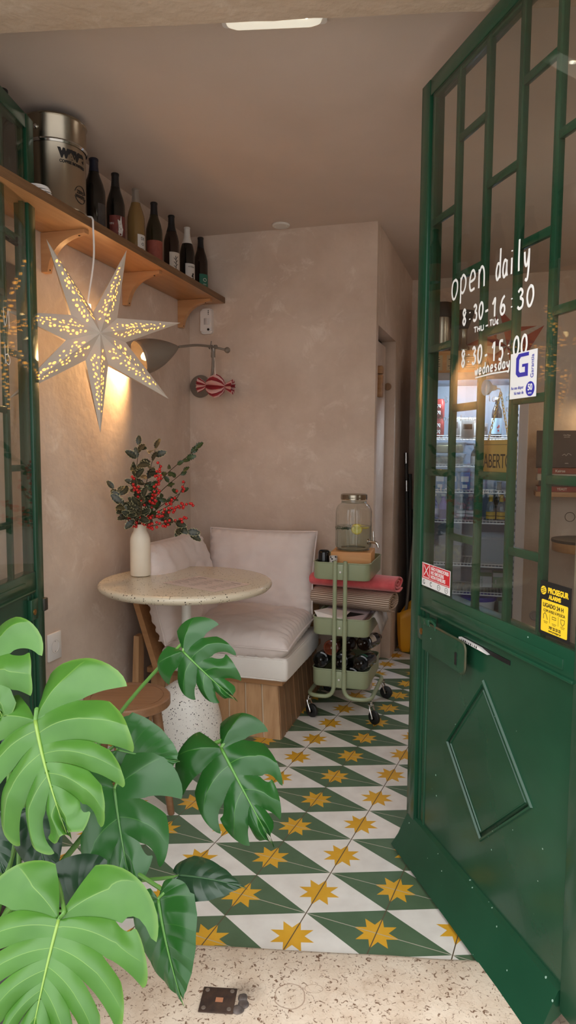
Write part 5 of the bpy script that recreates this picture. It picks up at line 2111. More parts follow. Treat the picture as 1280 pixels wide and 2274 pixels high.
obj('print', bm, m_ink, c2, smooth=False)

# middle tier: magazines and the two rolled blankets
rnd = random.Random(6)
mz = 0.412
mcols = [((226, 222, 218), 'thick white magazine at the bottom of the pile on the trolley'), ((206, 200, 196), 'pale magazine second from the bottom of the trolley pile'), ((120, 92, 84), 'brown covered book second from the top of the trolley pile'), ((196, 178, 184), 'black and lilac magazine topmost on the trolley pile')]
for k, (cc_, lab) in enumerate(mcols):
    th_ = (0.028, 0.014, 0.020, 0.010)[k]
    mg = thing('magazine', lab, 'magazine', RM(0.962 + (-0.012, 0.004, 0.014, -0.008)[k], 0.285 + (0.0, -0.004, 0.003, 0.012)[k], mz, (0.02, -0.03, 0.05, -0.04)[k]), 'magazines on the middle trolley tier')
    bm = bmesh.new()
    box(bm, (0, 0, th_ / 2), (0.222, 0.272, th_ - 0.003))
    obj('pages', bm, m_paper, mg, smooth=False)
    bm = bmesh.new()
    box(bm, (0, 0, th_ - 0.0012), (0.224, 0.274, 0.0016))
    box(bm, (0, 0, 0.0008), (0.224, 0.274, 0.0016))
    box(bm, (0.1125, 0, th_ / 2), (0.0016, 0.274, th_))
    obj('cover', bm, mat('magazine_cover_%s' % 'abcd'[k], cc_, 0.5), mg, smooth=False)
    if k == 3:
        bm = bmesh.new()
        prism(bm, [(-0.10, -0.13), (-0.02, -0.13), (0.06, -0.06), (0.10, 0.0), (0.02, 0.02), (-0.06, -0.05)], th_ + 0.0004, None, th_ - 0.0002)
        obj('cover_picture', bm, m_ink, mg, smooth=False)
    mz += th_ + 0.0003
# a loose leaflet standing up out of the basket and a grey folded newspaper over its right edge
bm = bmesh.new()
pg = [bm.verts.new(q) for q in ((-0.10, -0.10, 0), (0.02, -0.10, 0.004), (0.03, 0.03, 0.010), (-0.09, 0.04, 0.018), (-0.13, -0.06, 0.024))]
bm.faces.new(pg)
o = obj('leaflet', bm, m_paper, M=RM(0.955, 0.345, mz + 0.001), smooth=False)
o.modifiers.new('solid', 'SOLIDIFY').thickness = 0.0006
tag(o, 'loose white leaflet curling up on the trolley magazines', 'leaflet')
bm = bmesh.new()
lst = [(0.0, 0.045), (0.006, 0.050), (0.016, 0.046), (0.030, 0.020), (0.040, -0.012), (0.046, -0.032)]
cols = []
for x, z in lst:
    cols.append([bm.verts.new((x, y, z + 0.012 * (y / 0.1))) for y in (-0.11, -0.04, 0.04, 0.11)])
for a, b in zip(cols[:-1], cols[1:]):
    for k in range(3):
        bm.faces.new((a[k], a[k + 1], b[k + 1], b[k]))
m_news = mat('grey_newsprint', (150, 144, 140), 0.6, col2=(176, 170, 166), scale=14, lo=0.45, hi=0.55)
o = obj('newspaper', bm, m_news, M=RM(1.101, 0.26, 0.456))
o.modifiers.new('solid', 'SOLIDIFY').thickness = 0.003
tag(o, 'grey folded newspaper hanging over the right side of the trolley', 'newspaper')


def stripes(name):
    m, n, l, p = newmat(name)
    at = n.new('ShaderNodeAttribute')
    at.attribute_name = 'run'
    mu = n.new('ShaderNodeMath')
    mu.operation = 'MULTIPLY'
    l.new(at.outputs['Fac'], mu.inputs[0])
    mu.inputs[1].default_value = 1.0 / 0.0105
    fr_ = n.new('ShaderNodeMath')
    fr_.operation = 'FRACT'
    l.new(mu.outputs[0], fr_.inputs[0])
    lt = n.new('ShaderNodeMath')
    lt.operation = 'LESS_THAN'
    l.new(fr_.outputs[0], lt.inputs[0])
    lt.inputs[1].default_value = 0.42
    mx = n.new('ShaderNodeMix')
    mx.data_type = 'RGBA'
    l.new(lt.outputs[0], mx.inputs[0])
    mx.inputs[6].default_value = lin((206, 186, 168))
    mx.inputs[7].default_value = lin((120, 92, 76))
    l.new(mx.outputs[2], p.inputs['Base Color'])
    p.inputs['Roughness'].default_value = 0.95
    p.inputs['Specular IOR Level'].default_value = 0.1
    return m


def rolled(name, label, M, L, ry, rz, turns, th, m, seed):
    bm = bmesh.new()
    lay = bm.verts.layers.float.new('run')
    N = int(turns * 40)
    prof, run, acc = [], [], 0.0
    for i in range(N + 1):
        a = 2 * pi * turns * i / N
        k = 1 - (turns - a / (2 * pi)) / turns * 0.86
        q = Vector((0, ry * k * cos(a + 2.2), rz * k * sin(a + 2.2)))
        if prof:
            acc += (q - prof[-1]).length
        prof.append(q)
        run.append(acc)
    NX = 30
    cols_ = []
    for i in range(NX + 1):
        x = -L / 2 + L * i / NX
        col = []
        for j, q in enumerate(prof):
            w = 0.004 * noise.noise(Vector((x * 6, q.y * 9 + seed, q.z * 9))) + 0.002 * noise.noise(Vector((x * 22, q.y * 20, q.z * 20 + seed)))
            off = 0.012 * (1 - j / N) * (1 if i == NX else 0) + 0.006 * noise.noise(Vector((j * 0.13, seed, 0))) * (1 if i in (0, NX) else 0)
            v = bm.verts.new((x - off, q.y * (1 + w * 8), q.z * (1 + w * 8)))
            v[lay] = run[j]
            col.append(v)
        cols_.append(col)
    for a, b in zip(cols_[:-1], cols_[1:]):
        for j in range(N):
            bm.faces.new((a[j], a[j + 1], b[j + 1], b[j]))
    o = obj(name, bm, m, M=M, angle=180)
    md = o.modifiers.new('solid', 'SOLIDIFY')
    md.thickness = th
    md.offset = -1
    return tag(o, label, 'blanket')


rolled('rolled_blanket', 'rolled beige and brown striped blanket on the trolley, under the red one', RM(0.985, 0.215, 0.546, -0.20), 0.42, 0.086, 0.052, 3.4, 0.006, stripes('striped_weave'), 1)
rolled('rolled_blanket', 'rolled plain red blanket squeezed in under the top trolley basket', RM(0.990, 0.205, 0.634, -0.16), 0.45, 0.096, 0.042, 2.5, 0.008, m_red, 5)

# bottom tier: lying bottles, their bases towards the street
m_rose = mat('rose_bottle_glass', (96, 46, 30), 0.08, spec=0.6)


def lying(label, a, d, z, tilt, yaw, glass, lab):
    M = RM(a, d, z, yaw) @ Matrix.Rotation(radians(-90 - tilt), 4, 'X')
    b = bottle('lying_bottle', label, 'bottle', M, BOT_BX, glass, m_foil_d, 0.235, lab, group='wine bottles on the bottom trolley tier')
    return b


lying('dark bottle lying at the left end of the bottom trolley tier', 0.868, 0.441, 0.283, 10, 0.05, m_bottle, (0.03, 0.11, -pi / 2 - 1.6, 0.8, m_lab_w))
lying('copper coloured bottle lying on top beside the left trolley tube', 0.913, 0.420, 0.338, 9, 0.03, m_rose, (0.05, 0.12, pi / 2, 0.8, m_lab_dk))
lying('black bottle lying in the middle of the bottom trolley tier', 0.965, 0.441, 0.283, 10, -0.02, m_bottle, None)
lying('black bottle with green labelled shoulder lying at the right front', 1.062, 0.441, 0.283, 10, -0.06, m_bottle, (0.012, 0.050, -pi / 2 + 0.2, 0.5, m_lab_gn))
lying('black bottle lying lowest between the middle and right bottles', 1.015, 0.432, 0.216, 5, 0.0, m_bottle, None)
lying('dark bottle with white back label lying on top at the back', 0.985, 0.345, 0.348, 8, 0.10, m_bottle_b, (0.015, 0.10, -pi / 2 + 0.5, 0.8, m_lab_w))
lying('dark bottle with pale printed label lying on top at the right', 1.058, 0.335, 0.350, 8, -0.10, m_bottle_b, (0.015, 0.10, -pi / 2 + 0.6, 0.8, m_lab_w))

# ------------------------------------------------------------------ brooms and dustpan in the passage
def WT(x, y, z=0.0):
    return T(x, y, z)


DPx, DPy = 0.762, 4.352
dp_ = thing('dustpan', 'yellow long handled dustpan standing in the dark passage', 'dustpan', T(DPx, DPy, 0) @ RZ(TH))
bm = bmesh.new()
outer = [(-0.062, 0.03, 0.0), (0.062, 0.03, 0.0)]
rows = []
for k, (z, w, dpt) in enumerate(((0.002, 0.034, 0.05), (0.03, 0.046, 0.065), (0.11, 0.054, 0.070), (0.20, 0.058, 0.070), (0.25, 0.060, 0.070))):
    rows.append([bm.verts.new((x, y, z + (0.055 * (x / w + 1) / 2 * (1 if k > 2 else 0)))) for x, y in [(-w, 0.03), (-w, 0.03 - dpt * 0.6), (-w * 0.6, 0.03 - dpt), (w * 0.6, 0.03 - dpt), (w, 0.03 - dpt * 0.6), (w, 0.03)]])
for a, b in zip(rows[:-1], rows[1:]):
    for i in range(5):
        bm.faces.new((a[i], a[i + 1], b[i + 1], b[i]))
bm.faces.new(rows[0])
bk0 = [bm.verts.new((-0.040, 0.032, 0.0)), bm.verts.new((0.040, 0.032, 0.0)), bm.verts.new((0.06, 0.032, 0.36)), bm.verts.new((-0.01, 0.032, 0.30)), bm.verts.new((-0.06, 0.032, 0.22))]
bm.faces.new(bk0)
pan = obj('pan', bm, m_yellow, dp_, angle=25)
pan.modifiers.new('solid', 'SOLIDIFY').thickness = 0.003
bm = bmesh.new()
tube(bm, [(-0.012, 0.0, 0.20), (0.002, 0.012, 0.33), (0.045, 0.05, 0.92)], [0.011, 0.009, 0.009], 12)
obj('handle', bm, m_grey, dp_)
bm = bmesh.new()
tube(bm, [(0.044, 0.05, 0.90), (0.052, 0.056, 1.02)], 0.011, 12)
obj('grip', bm, m_yellow, dp_)
bm = bmesh.new()
box(bm, (-0.012, 0.0, 0.215), (0.06, 0.03, 0.12), Matrix.Rotation(radians(14), 4, 'Y'), bev=0.006)
obj('handle_socket', bm, m_black, dp_)
m_pole = mat('broom_pole_grey', (64, 60, 56), 0.5)
m_polew = wood('broom_pole_wood', (104, 80, 58), (120, 94, 70), axis=2)
for k, (aa_, dd_, dx, dy, h, m_, lab) in enumerate(((1.135, -0.93, -0.045, 0.06, 1.22, m_pole, 'dark broom with metal collar leaning at the passage wall'), (1.132, -1.02, -0.025, 0.06, 1.13, m_pole, 'shorter dark broom leaning beside the metal collared one'), (1.137, -1.11, 0.03, 0.05, 1.10, m_polew, 'wooden handled broom standing behind the yellow dustpan'))):
    x, y = 0, 0
    b_ = thing('broom', lab, 'broom', RM(aa_, dd_, 0), 'brooms in the passage')
    bm = bmesh.new()
    tube(bm, [(0, 0, 0.12), (dx, dy, h)], 0.0115, 12)
    obj('pole', bm, m_, b_)
    bm = bmesh.new()
    box(bm, (0, 0, 0.105), (0.09, 0.045, 0.045), bev=0.008)
    obj('head', bm, m_black, b_)
    bm = bmesh.new()
    hexa(bm, [Vector((sx_ * 0.050, sy * 0.028, 0.0)) for sx_, sy in ((-1, -1), (1, -1), (1, 1), (-1, 1))] + [Vector((sx_ * 0.046, sy * 0.018, 0.088)) for sx_, sy in ((-1, -1), (1, -1), (1, 1), (-1, 1))])
    obj('bristles', bm, m_black, b_, smooth=False)
    if k == 0:
        bm = bmesh.new()
        q = Vector((dx, dy, 0)) * ((h - 0.2) / h)
        tube(bm, [(q.x, q.y, h - 0.20), (q.x * 1.05, q.y * 1.05, h - 0.13)], 0.0135, 12)
        tube(bm, [(dx, dy, h - 0.02), (dx * 1.05, dy * 1.05, h + 0.05)], 0.016, 12)
        obj('collar', bm, m_chrome, b_)
bm = bmesh.new()
box(bm, (0, 0, 0.44), (0.11, 0.03, 0.88), bev=0.004)
tag(obj('folded_board', bm, mat('grey_board', (92, 88, 90), 0.6), M=RM(1.134, -1.225, 0, 0.0)), 'grey board leaning against the end wall behind the brooms', 'board')


# ------------------------------------------------------------------ display fridge
FA, FDp, FW, FHt = 1.512, -0.707, 0.625, 1.748
fr = thing('display_fridge', 'tall glass door drinks fridge with grey frame behind the right door', 'fridge', RM(FA, FDp, 0))
hw = FW / 2
bm = bmesh.new()
box(bm, (-hw + 0.015, 0.275, FHt / 2 + 0.03), (0.03, 0.53, FHt - 0.06))
box(bm, (hw - 0.015, 0.275, FHt / 2 + 0.03), (0.03, 0.53, FHt - 0.06))
box(bm, (0, 0.525, FHt / 2 + 0.03), (FW - 0.06, 0.03, FHt - 0.06))
box(bm, (0, 0.275, FHt - 0.0145), (FW, 0.53, 0.029))
box(bm, (0, 0.275, 0.10), (FW - 0.06, 0.50, 0.20))
obj('cabinet', bm, m_fridge, fr, smooth=False)
bm = bmesh.new()
for q in (((-hw + 0.031, 0.27, 0.97), (0.002, 0.48, 1.50)), ((hw - 0.031, 0.27, 0.97), (0.002, 0.48, 1.50)), ((0, 0.508, 0.97), (FW - 0.062, 0.002, 1.50)), ((0, 0.27, FHt - 0.031), (FW - 0.062, 0.48, 0.002)), ((0, 0.27, 0.202), (FW - 0.062, 0.48, 0.002))):
    box(bm, *q)
obj('liner', bm, m_fridge_in, fr, smooth=False)
dr = bmesh.new()
box(dr, (-hw + 0.020, -0.005, 0.98), (0.040, 0.034, 1.536), bev=0.003)
box(dr, (hw - 0.026, -0.005, 0.98), (0.052, 0.034, 1.536), bev=0.003)
box(dr, (0, -0.005, FHt - 0.023), (FW - 0.09, 0.034, 0.044), bev=0.003)
box(dr, (0, -0.005, 0.225), (FW - 0.09, 0.034, 0.03), bev=0.003)
fd = obj('door_frame', dr, m_fridge, fr, angle=30)
bm = bmesh.new()
box(bm, (-0.005, -0.006, 0.97), (FW - 0.09, 0.004, 1.47))
pn = obj('glass_pane', bm, m_fglass, fd, smooth=False)
FM = Matrix(((1, 0, 0, 0), (0, 0, -1, -0.0085), (0, 1, 0, 0), (0, 0, 0, 1)))   # x along, y up, z towards the street
bm = bmesh.new()
handwrite(bm, 'sparkling', -0.20, 0.02, 1.462, 0.036, FM, 0.0015)
handwrite(bm, 'tonic', 0.08, 0.205, 1.575, 0.045, FM, 0.0017)
handwrite(bm, '1,5E', 0.115, 0.205, 1.515, 0.034, FM, 0.0016)
handwrite(bm, 'still', -0.205, -0.105, 1.035, 0.034, FM, 0.0015)
handwrite(bm, 'gas', 0.055, 0.135, 1.035, 0.034, FM, 0.0016)
handwrite(bm, '1,5E', 0.150, 0.235, 1.015, 0.034, FM, 0.0016)
handwrite(bm, '8', -0.175, -0.14, 1.57, 0.04, FM, 0.0014)
handwrite(bm, 'c', -0.145, -0.11, 1.57, 0.04, FM, 0.0014)
tag(obj('painted_prices', bm, m_white_paint, pn), 'white handwritten drink prices on the glass')
for sg_ in (-1, 1):
    bm = bmesh.new()
    for k in range(34):
        z = 0.36 + 0.038 * k
        hexa(bm, [Vector((sg_ * (hw - 0.033), 0.03, z)), Vector((sg_ * (hw - 0.055), 0.03, z + 0.004)), Vector((sg_ * (hw - 0.055), 0.055, z + 0.004)), Vector((sg_ * (hw - 0.033), 0.055, z)),
                  Vector((sg_ * (hw - 0.033), 0.03, z + 0.026)), Vector((sg_ * (hw - 0.055), 0.03, z + 0.022)), Vector((sg_ * (hw - 0.055), 0.055, z + 0.022)), Vector((sg_ * (hw - 0.033), 0.055, z + 0.026))])
    obj('shelf_rack', bm, m_plastic, fr, smooth=False)
for z in (1.360, 1.186, 1.030, 0.846, 0.580, 0.405):
    bm = bmesh.new()
    tube(bm, [(x, y, z) for x, y in rrect(FW - 0.125, 0.42, 0.015, 3, 0, 0.26)], 0.0042, 8, closed=True)
    tube(bm, [(-hw + 0.065, 0.052, z + 0.016), (hw - 0.065, 0.052, z + 0.016)], 0.003, 6)
    for k in range(24):
        x = -hw + 0.075 + (FW - 0.15) * k / 23
        tube(bm, [(x, 0.052, z + 0.016), (x, 0.052, z), (x, 0.468, z)], 0.0019, 5)
    obj('wire_shelf', bm, m_plastic, fr)
ld = bpy.data.lights.new('fridge_light', 'AREA')
ld.shape = 'RECTANGLE'
ld.size, ld.size_y = 0.45, 0.06
ld.energy = 10.0
ld.color = (0.84, 0.92, 1.0)
lo = bpy.data.objects.new('fridge_light', ld)
COL.objects.link(lo)
lo.matrix_world = RM(FA, FDp - 0.06, FHt - 0.036) @ Matrix.Rotation(radians(25), 4, 'X')
bm = bmesh.new()
box(bm, (0, 0.06, FHt - 0.0335), (0.46, 0.04, 0.006))
obj('strip_light', bm, mat('fridge_strip', (214, 230, 255), 0.5, emis=2.0), fr, smooth=False)


def FR(x, y, z):
    return RM(FA + x, FDp - y, z)


SB = [(0, 0.002), (0.024, 0.0), (0.027, 0.004), (0.027, 0.085), (0.024, 0.102), (0.013, 0.125), (0.0115, 0.150), (0.0130, 0.152), (0.0130, 0.164), (0, 0.165)]
LB = [(0, 0.002), (0.028, 0.0), (0.031, 0.004), (0.031, 0.140), (0.027, 0.165), (0.014, 0.195), (0.0125, 0.225), (0.014, 0.227), (0.014, 0.240), (0, 0.241)]
JBt = [(0, 0.002), (0.030, 0.0), (0.034, 0.004), (0.034, 0.070), (0.030, 0.088), (0.017, 0.105), (0.016, 0.122), (0.018, 0.124), (0.018, 0.140), (0, 0.141)]
m_clr = thin_glass('clear_bottle', (226, 234, 236), gain=3.0, haze=0.10)
m_amb = mat('dark_drink', (22, 24, 28), 0.1)
m_lid_y = mat('yellow_foil', (214, 170, 60), 0.35, metal=0.3)
m_lid_r = mat('red_cap', (206, 50, 50), 0.4)
m_lbl_y = mat('label_yellow', (214, 172, 60), 0.5)
m_lbl_b = mat('label_pale_blue', (176, 206, 226), 0.5)
m_lbl_wr = mat('label_white_red', (228, 226, 226), 0.5)
m_prp = mat('purple_drink', (128, 92, 176), 0.15)
m_blu = mat('blue_drink', (104, 122, 190), 0.15)


def drink(name, label, x, y, z, prof, glass, cap, capz, lm_, lz, group=None, prints=()):
    b = thing(name, label, 'bottle', FR(x, y, z + 0.0025), group)
    bm = bmesh.new()
    lathe(bm, prof, 20)
    obj('glass_body', bm, glass, b, angle=50)
    bm = bmesh.new()
    rp = [(r + 0.0006, q) for r, q in prof if q >= capz and r > 0] + [(0, prof[-1][1] + 0.0006)]
    lathe(bm, rp, 18)
    obj('cap', bm, cap, b, angle=50)
    if lm_:
        R_ = max(r for r, q in prof) + 0.0004
        bm = bmesh.new()
        lathe(bm, [(R_, lz[0]), (R_, lz[1])], 20)
        lo_ = obj('label', bm, lm_, b)
        for pf_ in prints:
            bm = bmesh.new()
            if callable(pf_[0]):
                pf_[0](bm, R_ + 0.0004)
            else:
                text_into(bm, pf_[0], pf_[1], wrap(R_ + 0.0004, pf_[2], -pi / 2))
            obj('print', bm, pf_[3] if len(pf_) > 3 else pf_[1], lo_, smooth=False)
    return b


def band(z0, z1):
    def f(bm, R):
        lathe(bm, [(R, z0), (R, z1)], 20)
    return f


z3 = 0.850
drink('tonic_bottle', 'tonic bottle with yellow neck foil, left of the pair on the fridge shelf', 0.118, 0.10, z3, SB, m_clr, m_lid_y, 0.110, m_lbl_y, (0.02, 0.062), prints=((band(0.036, 0.040), m_ink),))
drink('tonic_bottle', 'tonic bottle with yellow neck foil, right of the pair on the fridge shelf', 0.180, 0.10, z3, SB, m_clr, m_lid_y, 0.110, m_lbl_y, (0.02, 0.062), prints=((band(0.036, 0.040), m_ink),))
drink('soda_bottle', 'red capped soda bottle left of its twin by the fridge rack', 0.237, 0.10, z3, JBt, m_clr, m_lid_r, 0.120, m_lbl_wr, (0.008, 0.066), prints=((band(0.008, 0.022), m_lid_r), ('FIELD', 0.016, 0.045, m_ink)))
drink('soda_bottle', 'red capped soda bottle in the second row behind its twin', 0.212, 0.20, z3, JBt, m_clr, m_lid_r, 0.120, m_lbl_wr, (0.008, 0.066), prints=((band(0.008, 0.022), m_lid_r), ('FIELD', 0.016, 0.045, m_ink)))
drink('water_bottle', 'clear ribbed water bottle, left one on the middle fridge shelf', -0.058, 0.10, z3, SB, m_clr, m_foil_w, 0.150, m_lbl_wr, (0.03, 0.066), prints=((band(0.045, 0.048), m_ink),))
drink('water_bottle', 'clear ribbed water bottle, right one on the middle fridge shelf', -0.002, 0.10, z3, SB, m_clr, m_foil_w, 0.150, m_lbl_wr, (0.03, 0.066), prints=((band(0.045, 0.048), m_ink),))
drink('juice_bottle', 'lilac juice bottle at the far left of the middle fridge shelf', -0.222, 0.10, z3, SB, m_blu, m_foil_w, 0.150, mat('label_lilac', (196, 186, 214), 0.5), (0.02, 0.075))
drink('juice_bottle', 'purple juice bottle second from left on the middle fridge shelf', -0.166, 0.10, z3, SB, m_prp, m_foil_w, 0.150, mat('label_violet', (84, 44, 120), 0.5), (0.015, 0.07))
drink('beer_bottle', 'dark tall bottle behind the tonic bottles in the fridge', 0.165, 0.24, z3, LB, m_amb, m_foil_d, 0.20, None, None)
drink('cider_bottle', 'dark bottle with pale blue label and red leaf on the top fridge shelf', 0.137, 0.11, 1.364, LB, m_amb, m_foil_w, 0.215, m_lbl_b, (0.02, 0.115), prints=((blob_print(5, 0.04, 0.07, -1.4, -1.1, 4, 0.006, 0.009), m_lid_r),))
drink('cider_bottle', 'dark bottle with white label at the right end of the top fridge shelf', 0.232, 0.12, 1.364, LB, m_amb, m_foil_d, 0.215, m_lab_w, (0.02, 0.125))
m_can = mat('red_can', (150, 40, 34), 0.35, metal=0.2)
for k, lab in enumerate(('red can with white bow print, lower of the stacked two in the fridge', 'red can with white bow print, upper of the stacked two in the fridge')):
    c = thing('drink_can', lab, 'can', FR(-0.205, 0.09, 1.3665 + 0.117 * k))
    bm = bmesh.new()
    lathe(bm, [(0, 0.004), (0.022, 0.004), (0.026, 0.0), (0.033, 0.010), (0.033, 0.100), (0.027, 0.112), (0.028, 0.116), (0.025, 0.115), (0, 0.112)], 28)
    obj('body', bm, m_can, c, angle=50)
    bm = bmesh.new()
    for s_ in (-1, 1):
        for zz in (0.075, 0.035):
            tube(bm, [wrap(0.0335, zz, -pi / 2)(Vector((s_ * 0.010 * sin(q * pi / 6), 0.008 * sin(q * pi / 3), 0))) for q in range(7)], 0.0022, 5)
            tube(bm, [wrap(0.0335, zz, -pi / 2)(Vector((s_ * 0.010 * q / 3, -0.014 * q / 3, 0))) for q in range(4)], 0.0022, 5)
    obj('bow_print', bm, m_swht, c)
m_tub = thin_glass('clear_tub', (228, 232, 230), gain=2.0, haze=0.12)


def tub(name, label, x, y, z, w, d, h, fill, m=None):
    t = thing(name, label, 'container', FR(x, y, z + 0.0025))
    bm = bmesh.new()
    loops = [[bm.verts.new((px * k, py * k, zz)) for px, py in rrect(w, d, 0.015, 4)] for k, zz in ((0.86, 0.0), (0.99, h * 0.92), (1.03, h * 0.93), (1.03, h), (0.97, h))]
    bm.faces.new(loops[0][::-1])
    for a, b in zip(loops[:-1], loops[1:]):
        for i in range(len(a)):
            bm.faces.new((a[i], a[(i + 1) % len(a)], b[(i + 1) % len(b)], b[i]))
    bm.faces.new(loops[-1])
    obj('tub', bm, m or m_tub, t, angle=40)
    if fill:
        bm = bmesh.new()
        box(bm, (0, 0, h * 0.42), (w * 0.80, d * 0.80, h * 0.74), bev=min(w, h) * 0.12, seg=3)
        for v in bm.verts:
            v.co += Vector((0, 0, 0.008 * noise.noise(v.co * 30)))
        obj('contents', bm, fill, t)
    return t


m_cheese = mat('pale_cheese', (222, 206, 160), 0.6, col2=(206, 186, 140), scale=20)
m_greens = mat('salad_mix', (190, 186, 160), 0.7, col2=(150, 120, 110), scale=50)
tub('food_tub', 'clear tub of pale food, lower of two on the second fridge shelf', -0.140, 0.16, 1.190, 0.20, 0.22, 0.072, m_greens)
tub('food_tub', 'clear tub of cream dough, upper of two on the second fridge shelf', -0.140, 0.16, 1.266, 0.20, 0.22, 0.066, m_cheese)
tub('storage_bin', 'large translucent white bin in the lower fridge', 0.145, 0.20, 0.584, 0.24, 0.30, 0.175, mat('bin_contents', (170, 176, 184), 0.6), thin_glass('white_bin', (206, 214, 224), gain=2.0, haze=0.45))
tub('food_tub', 'clear tub with dark leaves at the left of the lower fridge shelf', -0.135, 0.18, 0.584, 0.20, 0.26, 0.12, mat('dark_leaves', (96, 96, 70), 0.7, col2=(160, 140, 60), scale=40))
tub('white_dish', 'white paper dish standing at the top of the fridge', -0.035, 0.18, 1.365, 0.12, 0.12, 0.12, None, m_plastic)
for k, (x, w_, h_, c_, lab) in enumerate(((-0.115, 0.07, 0.125, (150, 150, 150), 'grey carton at the left on the top fridge shelf'), (-0.030, 0.075, 0.105, (186, 184, 180), 'pale carton in front of the white dish on the top fridge shelf'), (0.062, 0.05, 0.085, (120, 116, 118), 'small dark grey carton left of the blue labelled bottle'))):
    t = thing('grey_carton', lab, 'carton', FR(x, 0.12 if k != 1 else 0.07, 1.3665))
    bm = bmesh.new()
    box(bm, (0, 0, h_ / 2), (w_, 0.05, h_), bev=0.002)
    obj('box', bm, mat('carton_grey_%s' % 'abc'[k], c_, 0.5), t)
    bm = bmesh.new()
    box(bm, (0, -0.0256, h_ * 0.6), (w_ * 0.7, 0.0006, h_ * 0.3))
    obj('print', bm, m_lab_dk, t, smooth=False)
for k in range(4):
    drink('stubby_bottle', ('brown stubby bottle at the back left of the second fridge shelf', 'brown stubby bottle second from left at the back of the second fridge shelf', 'brown stubby bottle third from left at the back of the second fridge shelf', 'brown stubby bottle at the back right of the second fridge shelf')[k], 0.02 + 0.065 * k, 0.30, 1.189, JBt, m_amb, m_foil_w, 0.12, m_lab_w, (0.01, 0.06))
for k in range(3):
    t = thing('drink_carton', ('blue drink carton at the left of the three in the fridge', 'blue drink carton in the middle of the three in the fridge', 'blue drink carton at the right of the three in the fridge')[k], 'carton', FR(-0.19 + 0.075 * k, 0.13, 1.036))
    bm = bmesh.new()
    box(bm, (0, 0, 0.058), (0.058, 0.05, 0.116), bev=0.002)
    obj('box', bm, mat('carton_blue_%s' % 'abc'[k], ((96, 140, 190), (110, 150, 200), (80, 120, 176))[k], 0.4), t)
    bm = bmesh.new()
    box(bm, (0, -0.0256, 0.075), (0.046, 0.0006, 0.034))
    box(bm, (0, -0.0256, 0.030), (0.03, 0.0006, 0.022))
    obj('print', bm, m_swht, t, smooth=False)
for k, (x, z, c_, lab) in enumerate(((0.10, 0.410, (64, 130, 96), 'green and white carton lying on the lowest wire shelf'), (0.185, 0.410, (88, 150, 112), 'green carton standing right of the lying carton on the lowest shelf'))):
    t = thing('milk_carton', lab, 'carton', FR(x, 0.33, z))
    bm = bmesh.new()
    box(bm, (0, 0, 0.05), (0.08, 0.09, 0.10), bev=0.003)
    obj('box', bm, m_swht if k == 0 else mat('carton_green', c_, 0.45), t)
    bm = bmesh.new()
    box(bm, (0, -0.0456, 0.085), (0.078, 0.0006, 0.026))
    text_into(bm, 'ecológico' if k == 0 else 'soja', 0.018, Matrix(((0, 1, 0, -0.02), (0, 0, -1, -0.046), (1, 0, 0, 0.04), (0, 0, 0, 1))))
    obj('print', bm, mat('print_green_%d' % k, (54, 120, 84) if k == 0 else (226, 226, 220), 0.5), t, smooth=False)
bk = thing('lidded_bucket', 'white plastic bucket with bright blue lid at the bottom of the fridge', 'bucket', FR(0.062, 0.15, 0.2045))
bm = bmesh.new()
lathe(bm, [(0, 0.001), (0.085, 0.001), (0.088, 0.004), (0.098, 0.15), (0.104, 0.15), (0.104, 0.16), (0, 0.16)], 40)
obj('pail', bm, m_plastic, bk, angle=40)
bm = bmesh.new()
lathe(bm, [(0.107, 0.156), (0.109, 0.160), (0.109, 0.176), (0.104, 0.180), (0.094, 0.178), (0.090, 0.172), (0, 0.172)], 40)
obj('lid', bm, m_blue, bk, angle=40)
bm = bmesh.new()
box(bm, (0.035, -0.0935, 0.085), (0.03, 0.004, 0.06), Matrix.Rotation(0.0, 4, 'X'))
obj('label', bm, m_ink, bk, smooth=False)
tub('food_tub', 'green tub standing at the bottom right of the fridge', 0.225, 0.2, 0.2045, 0.09, 0.12, 0.15, None, mat('green_tub', (120, 150, 130), 0.5))

# on top of the fridge
cr = thing('wooden_crate', 'wooden box pasted with printed notes on top of the fridge', 'crate', FR(-0.125, 0.15, FHt + 0.0005))
bm = bmesh.new()
for y_ in (-0.12, 0.12):
    box(bm, (0, y_, 0.066), (0.335, 0.016, 0.132), bev=0.002)
for x_ in (-0.16, 0.16):
    box(bm, (x_, 0, 0.066), (0.015, 0.224, 0.132), bev=0.002)
box(bm, (0, 0, 0.126), (0.304, 0.224, 0.010))
obj('boards', bm, m_boxw, cr, angle=30)
bm = bmesh.new()
rnd = random.Random(3)
for k in range(3):
    box(bm, (-0.10 + 0.10 * k, -0.1285, 0.062), (0.075, 0.0008, 0.09))
obj('note', bm, mat('kraft_note', (196, 170, 132), 0.8), cr, smooth=False)
bm = bmesh.new()
for k in range(3):
    for j in range(6):
        w = rnd.uniform(0.03, 0.06)
        box(bm, (-0.10 + 0.10 * k, -0.1292, 0.095 - 0.013 * j), (w, 0.0006, 0.004))
obj('print', bm, m_ink, cr, smooth=False)
cz = FHt + 0.132
gr = thing('coffee_grinder', 'steel canister with black lid on the box on the fridge', 'canister', FR(-0.20, 0.14, cz))
bm = bmesh.new()
lathe(bm, [(0, 0.001), (0.052, 0.001), (0.055, 0.006), (0.055, 0.215), (0, 0.215)], 36)
obj('body', bm, m_steel, gr, angle=40)
bm = bmesh.new()
lathe(bm, [(0.056, 0.216), (0.060, 0.22), (0.060, 0.30), (0.055, 0.306), (0, 0.306)], 36)
obj('lid', bm, m_black, gr, angle=40)
gp_ = thing('hand_grinder', 'small steel hand grinder with black funnel top on the box', 'grinder', FR(-0.075, 0.14, cz))
bm = bmesh.new()
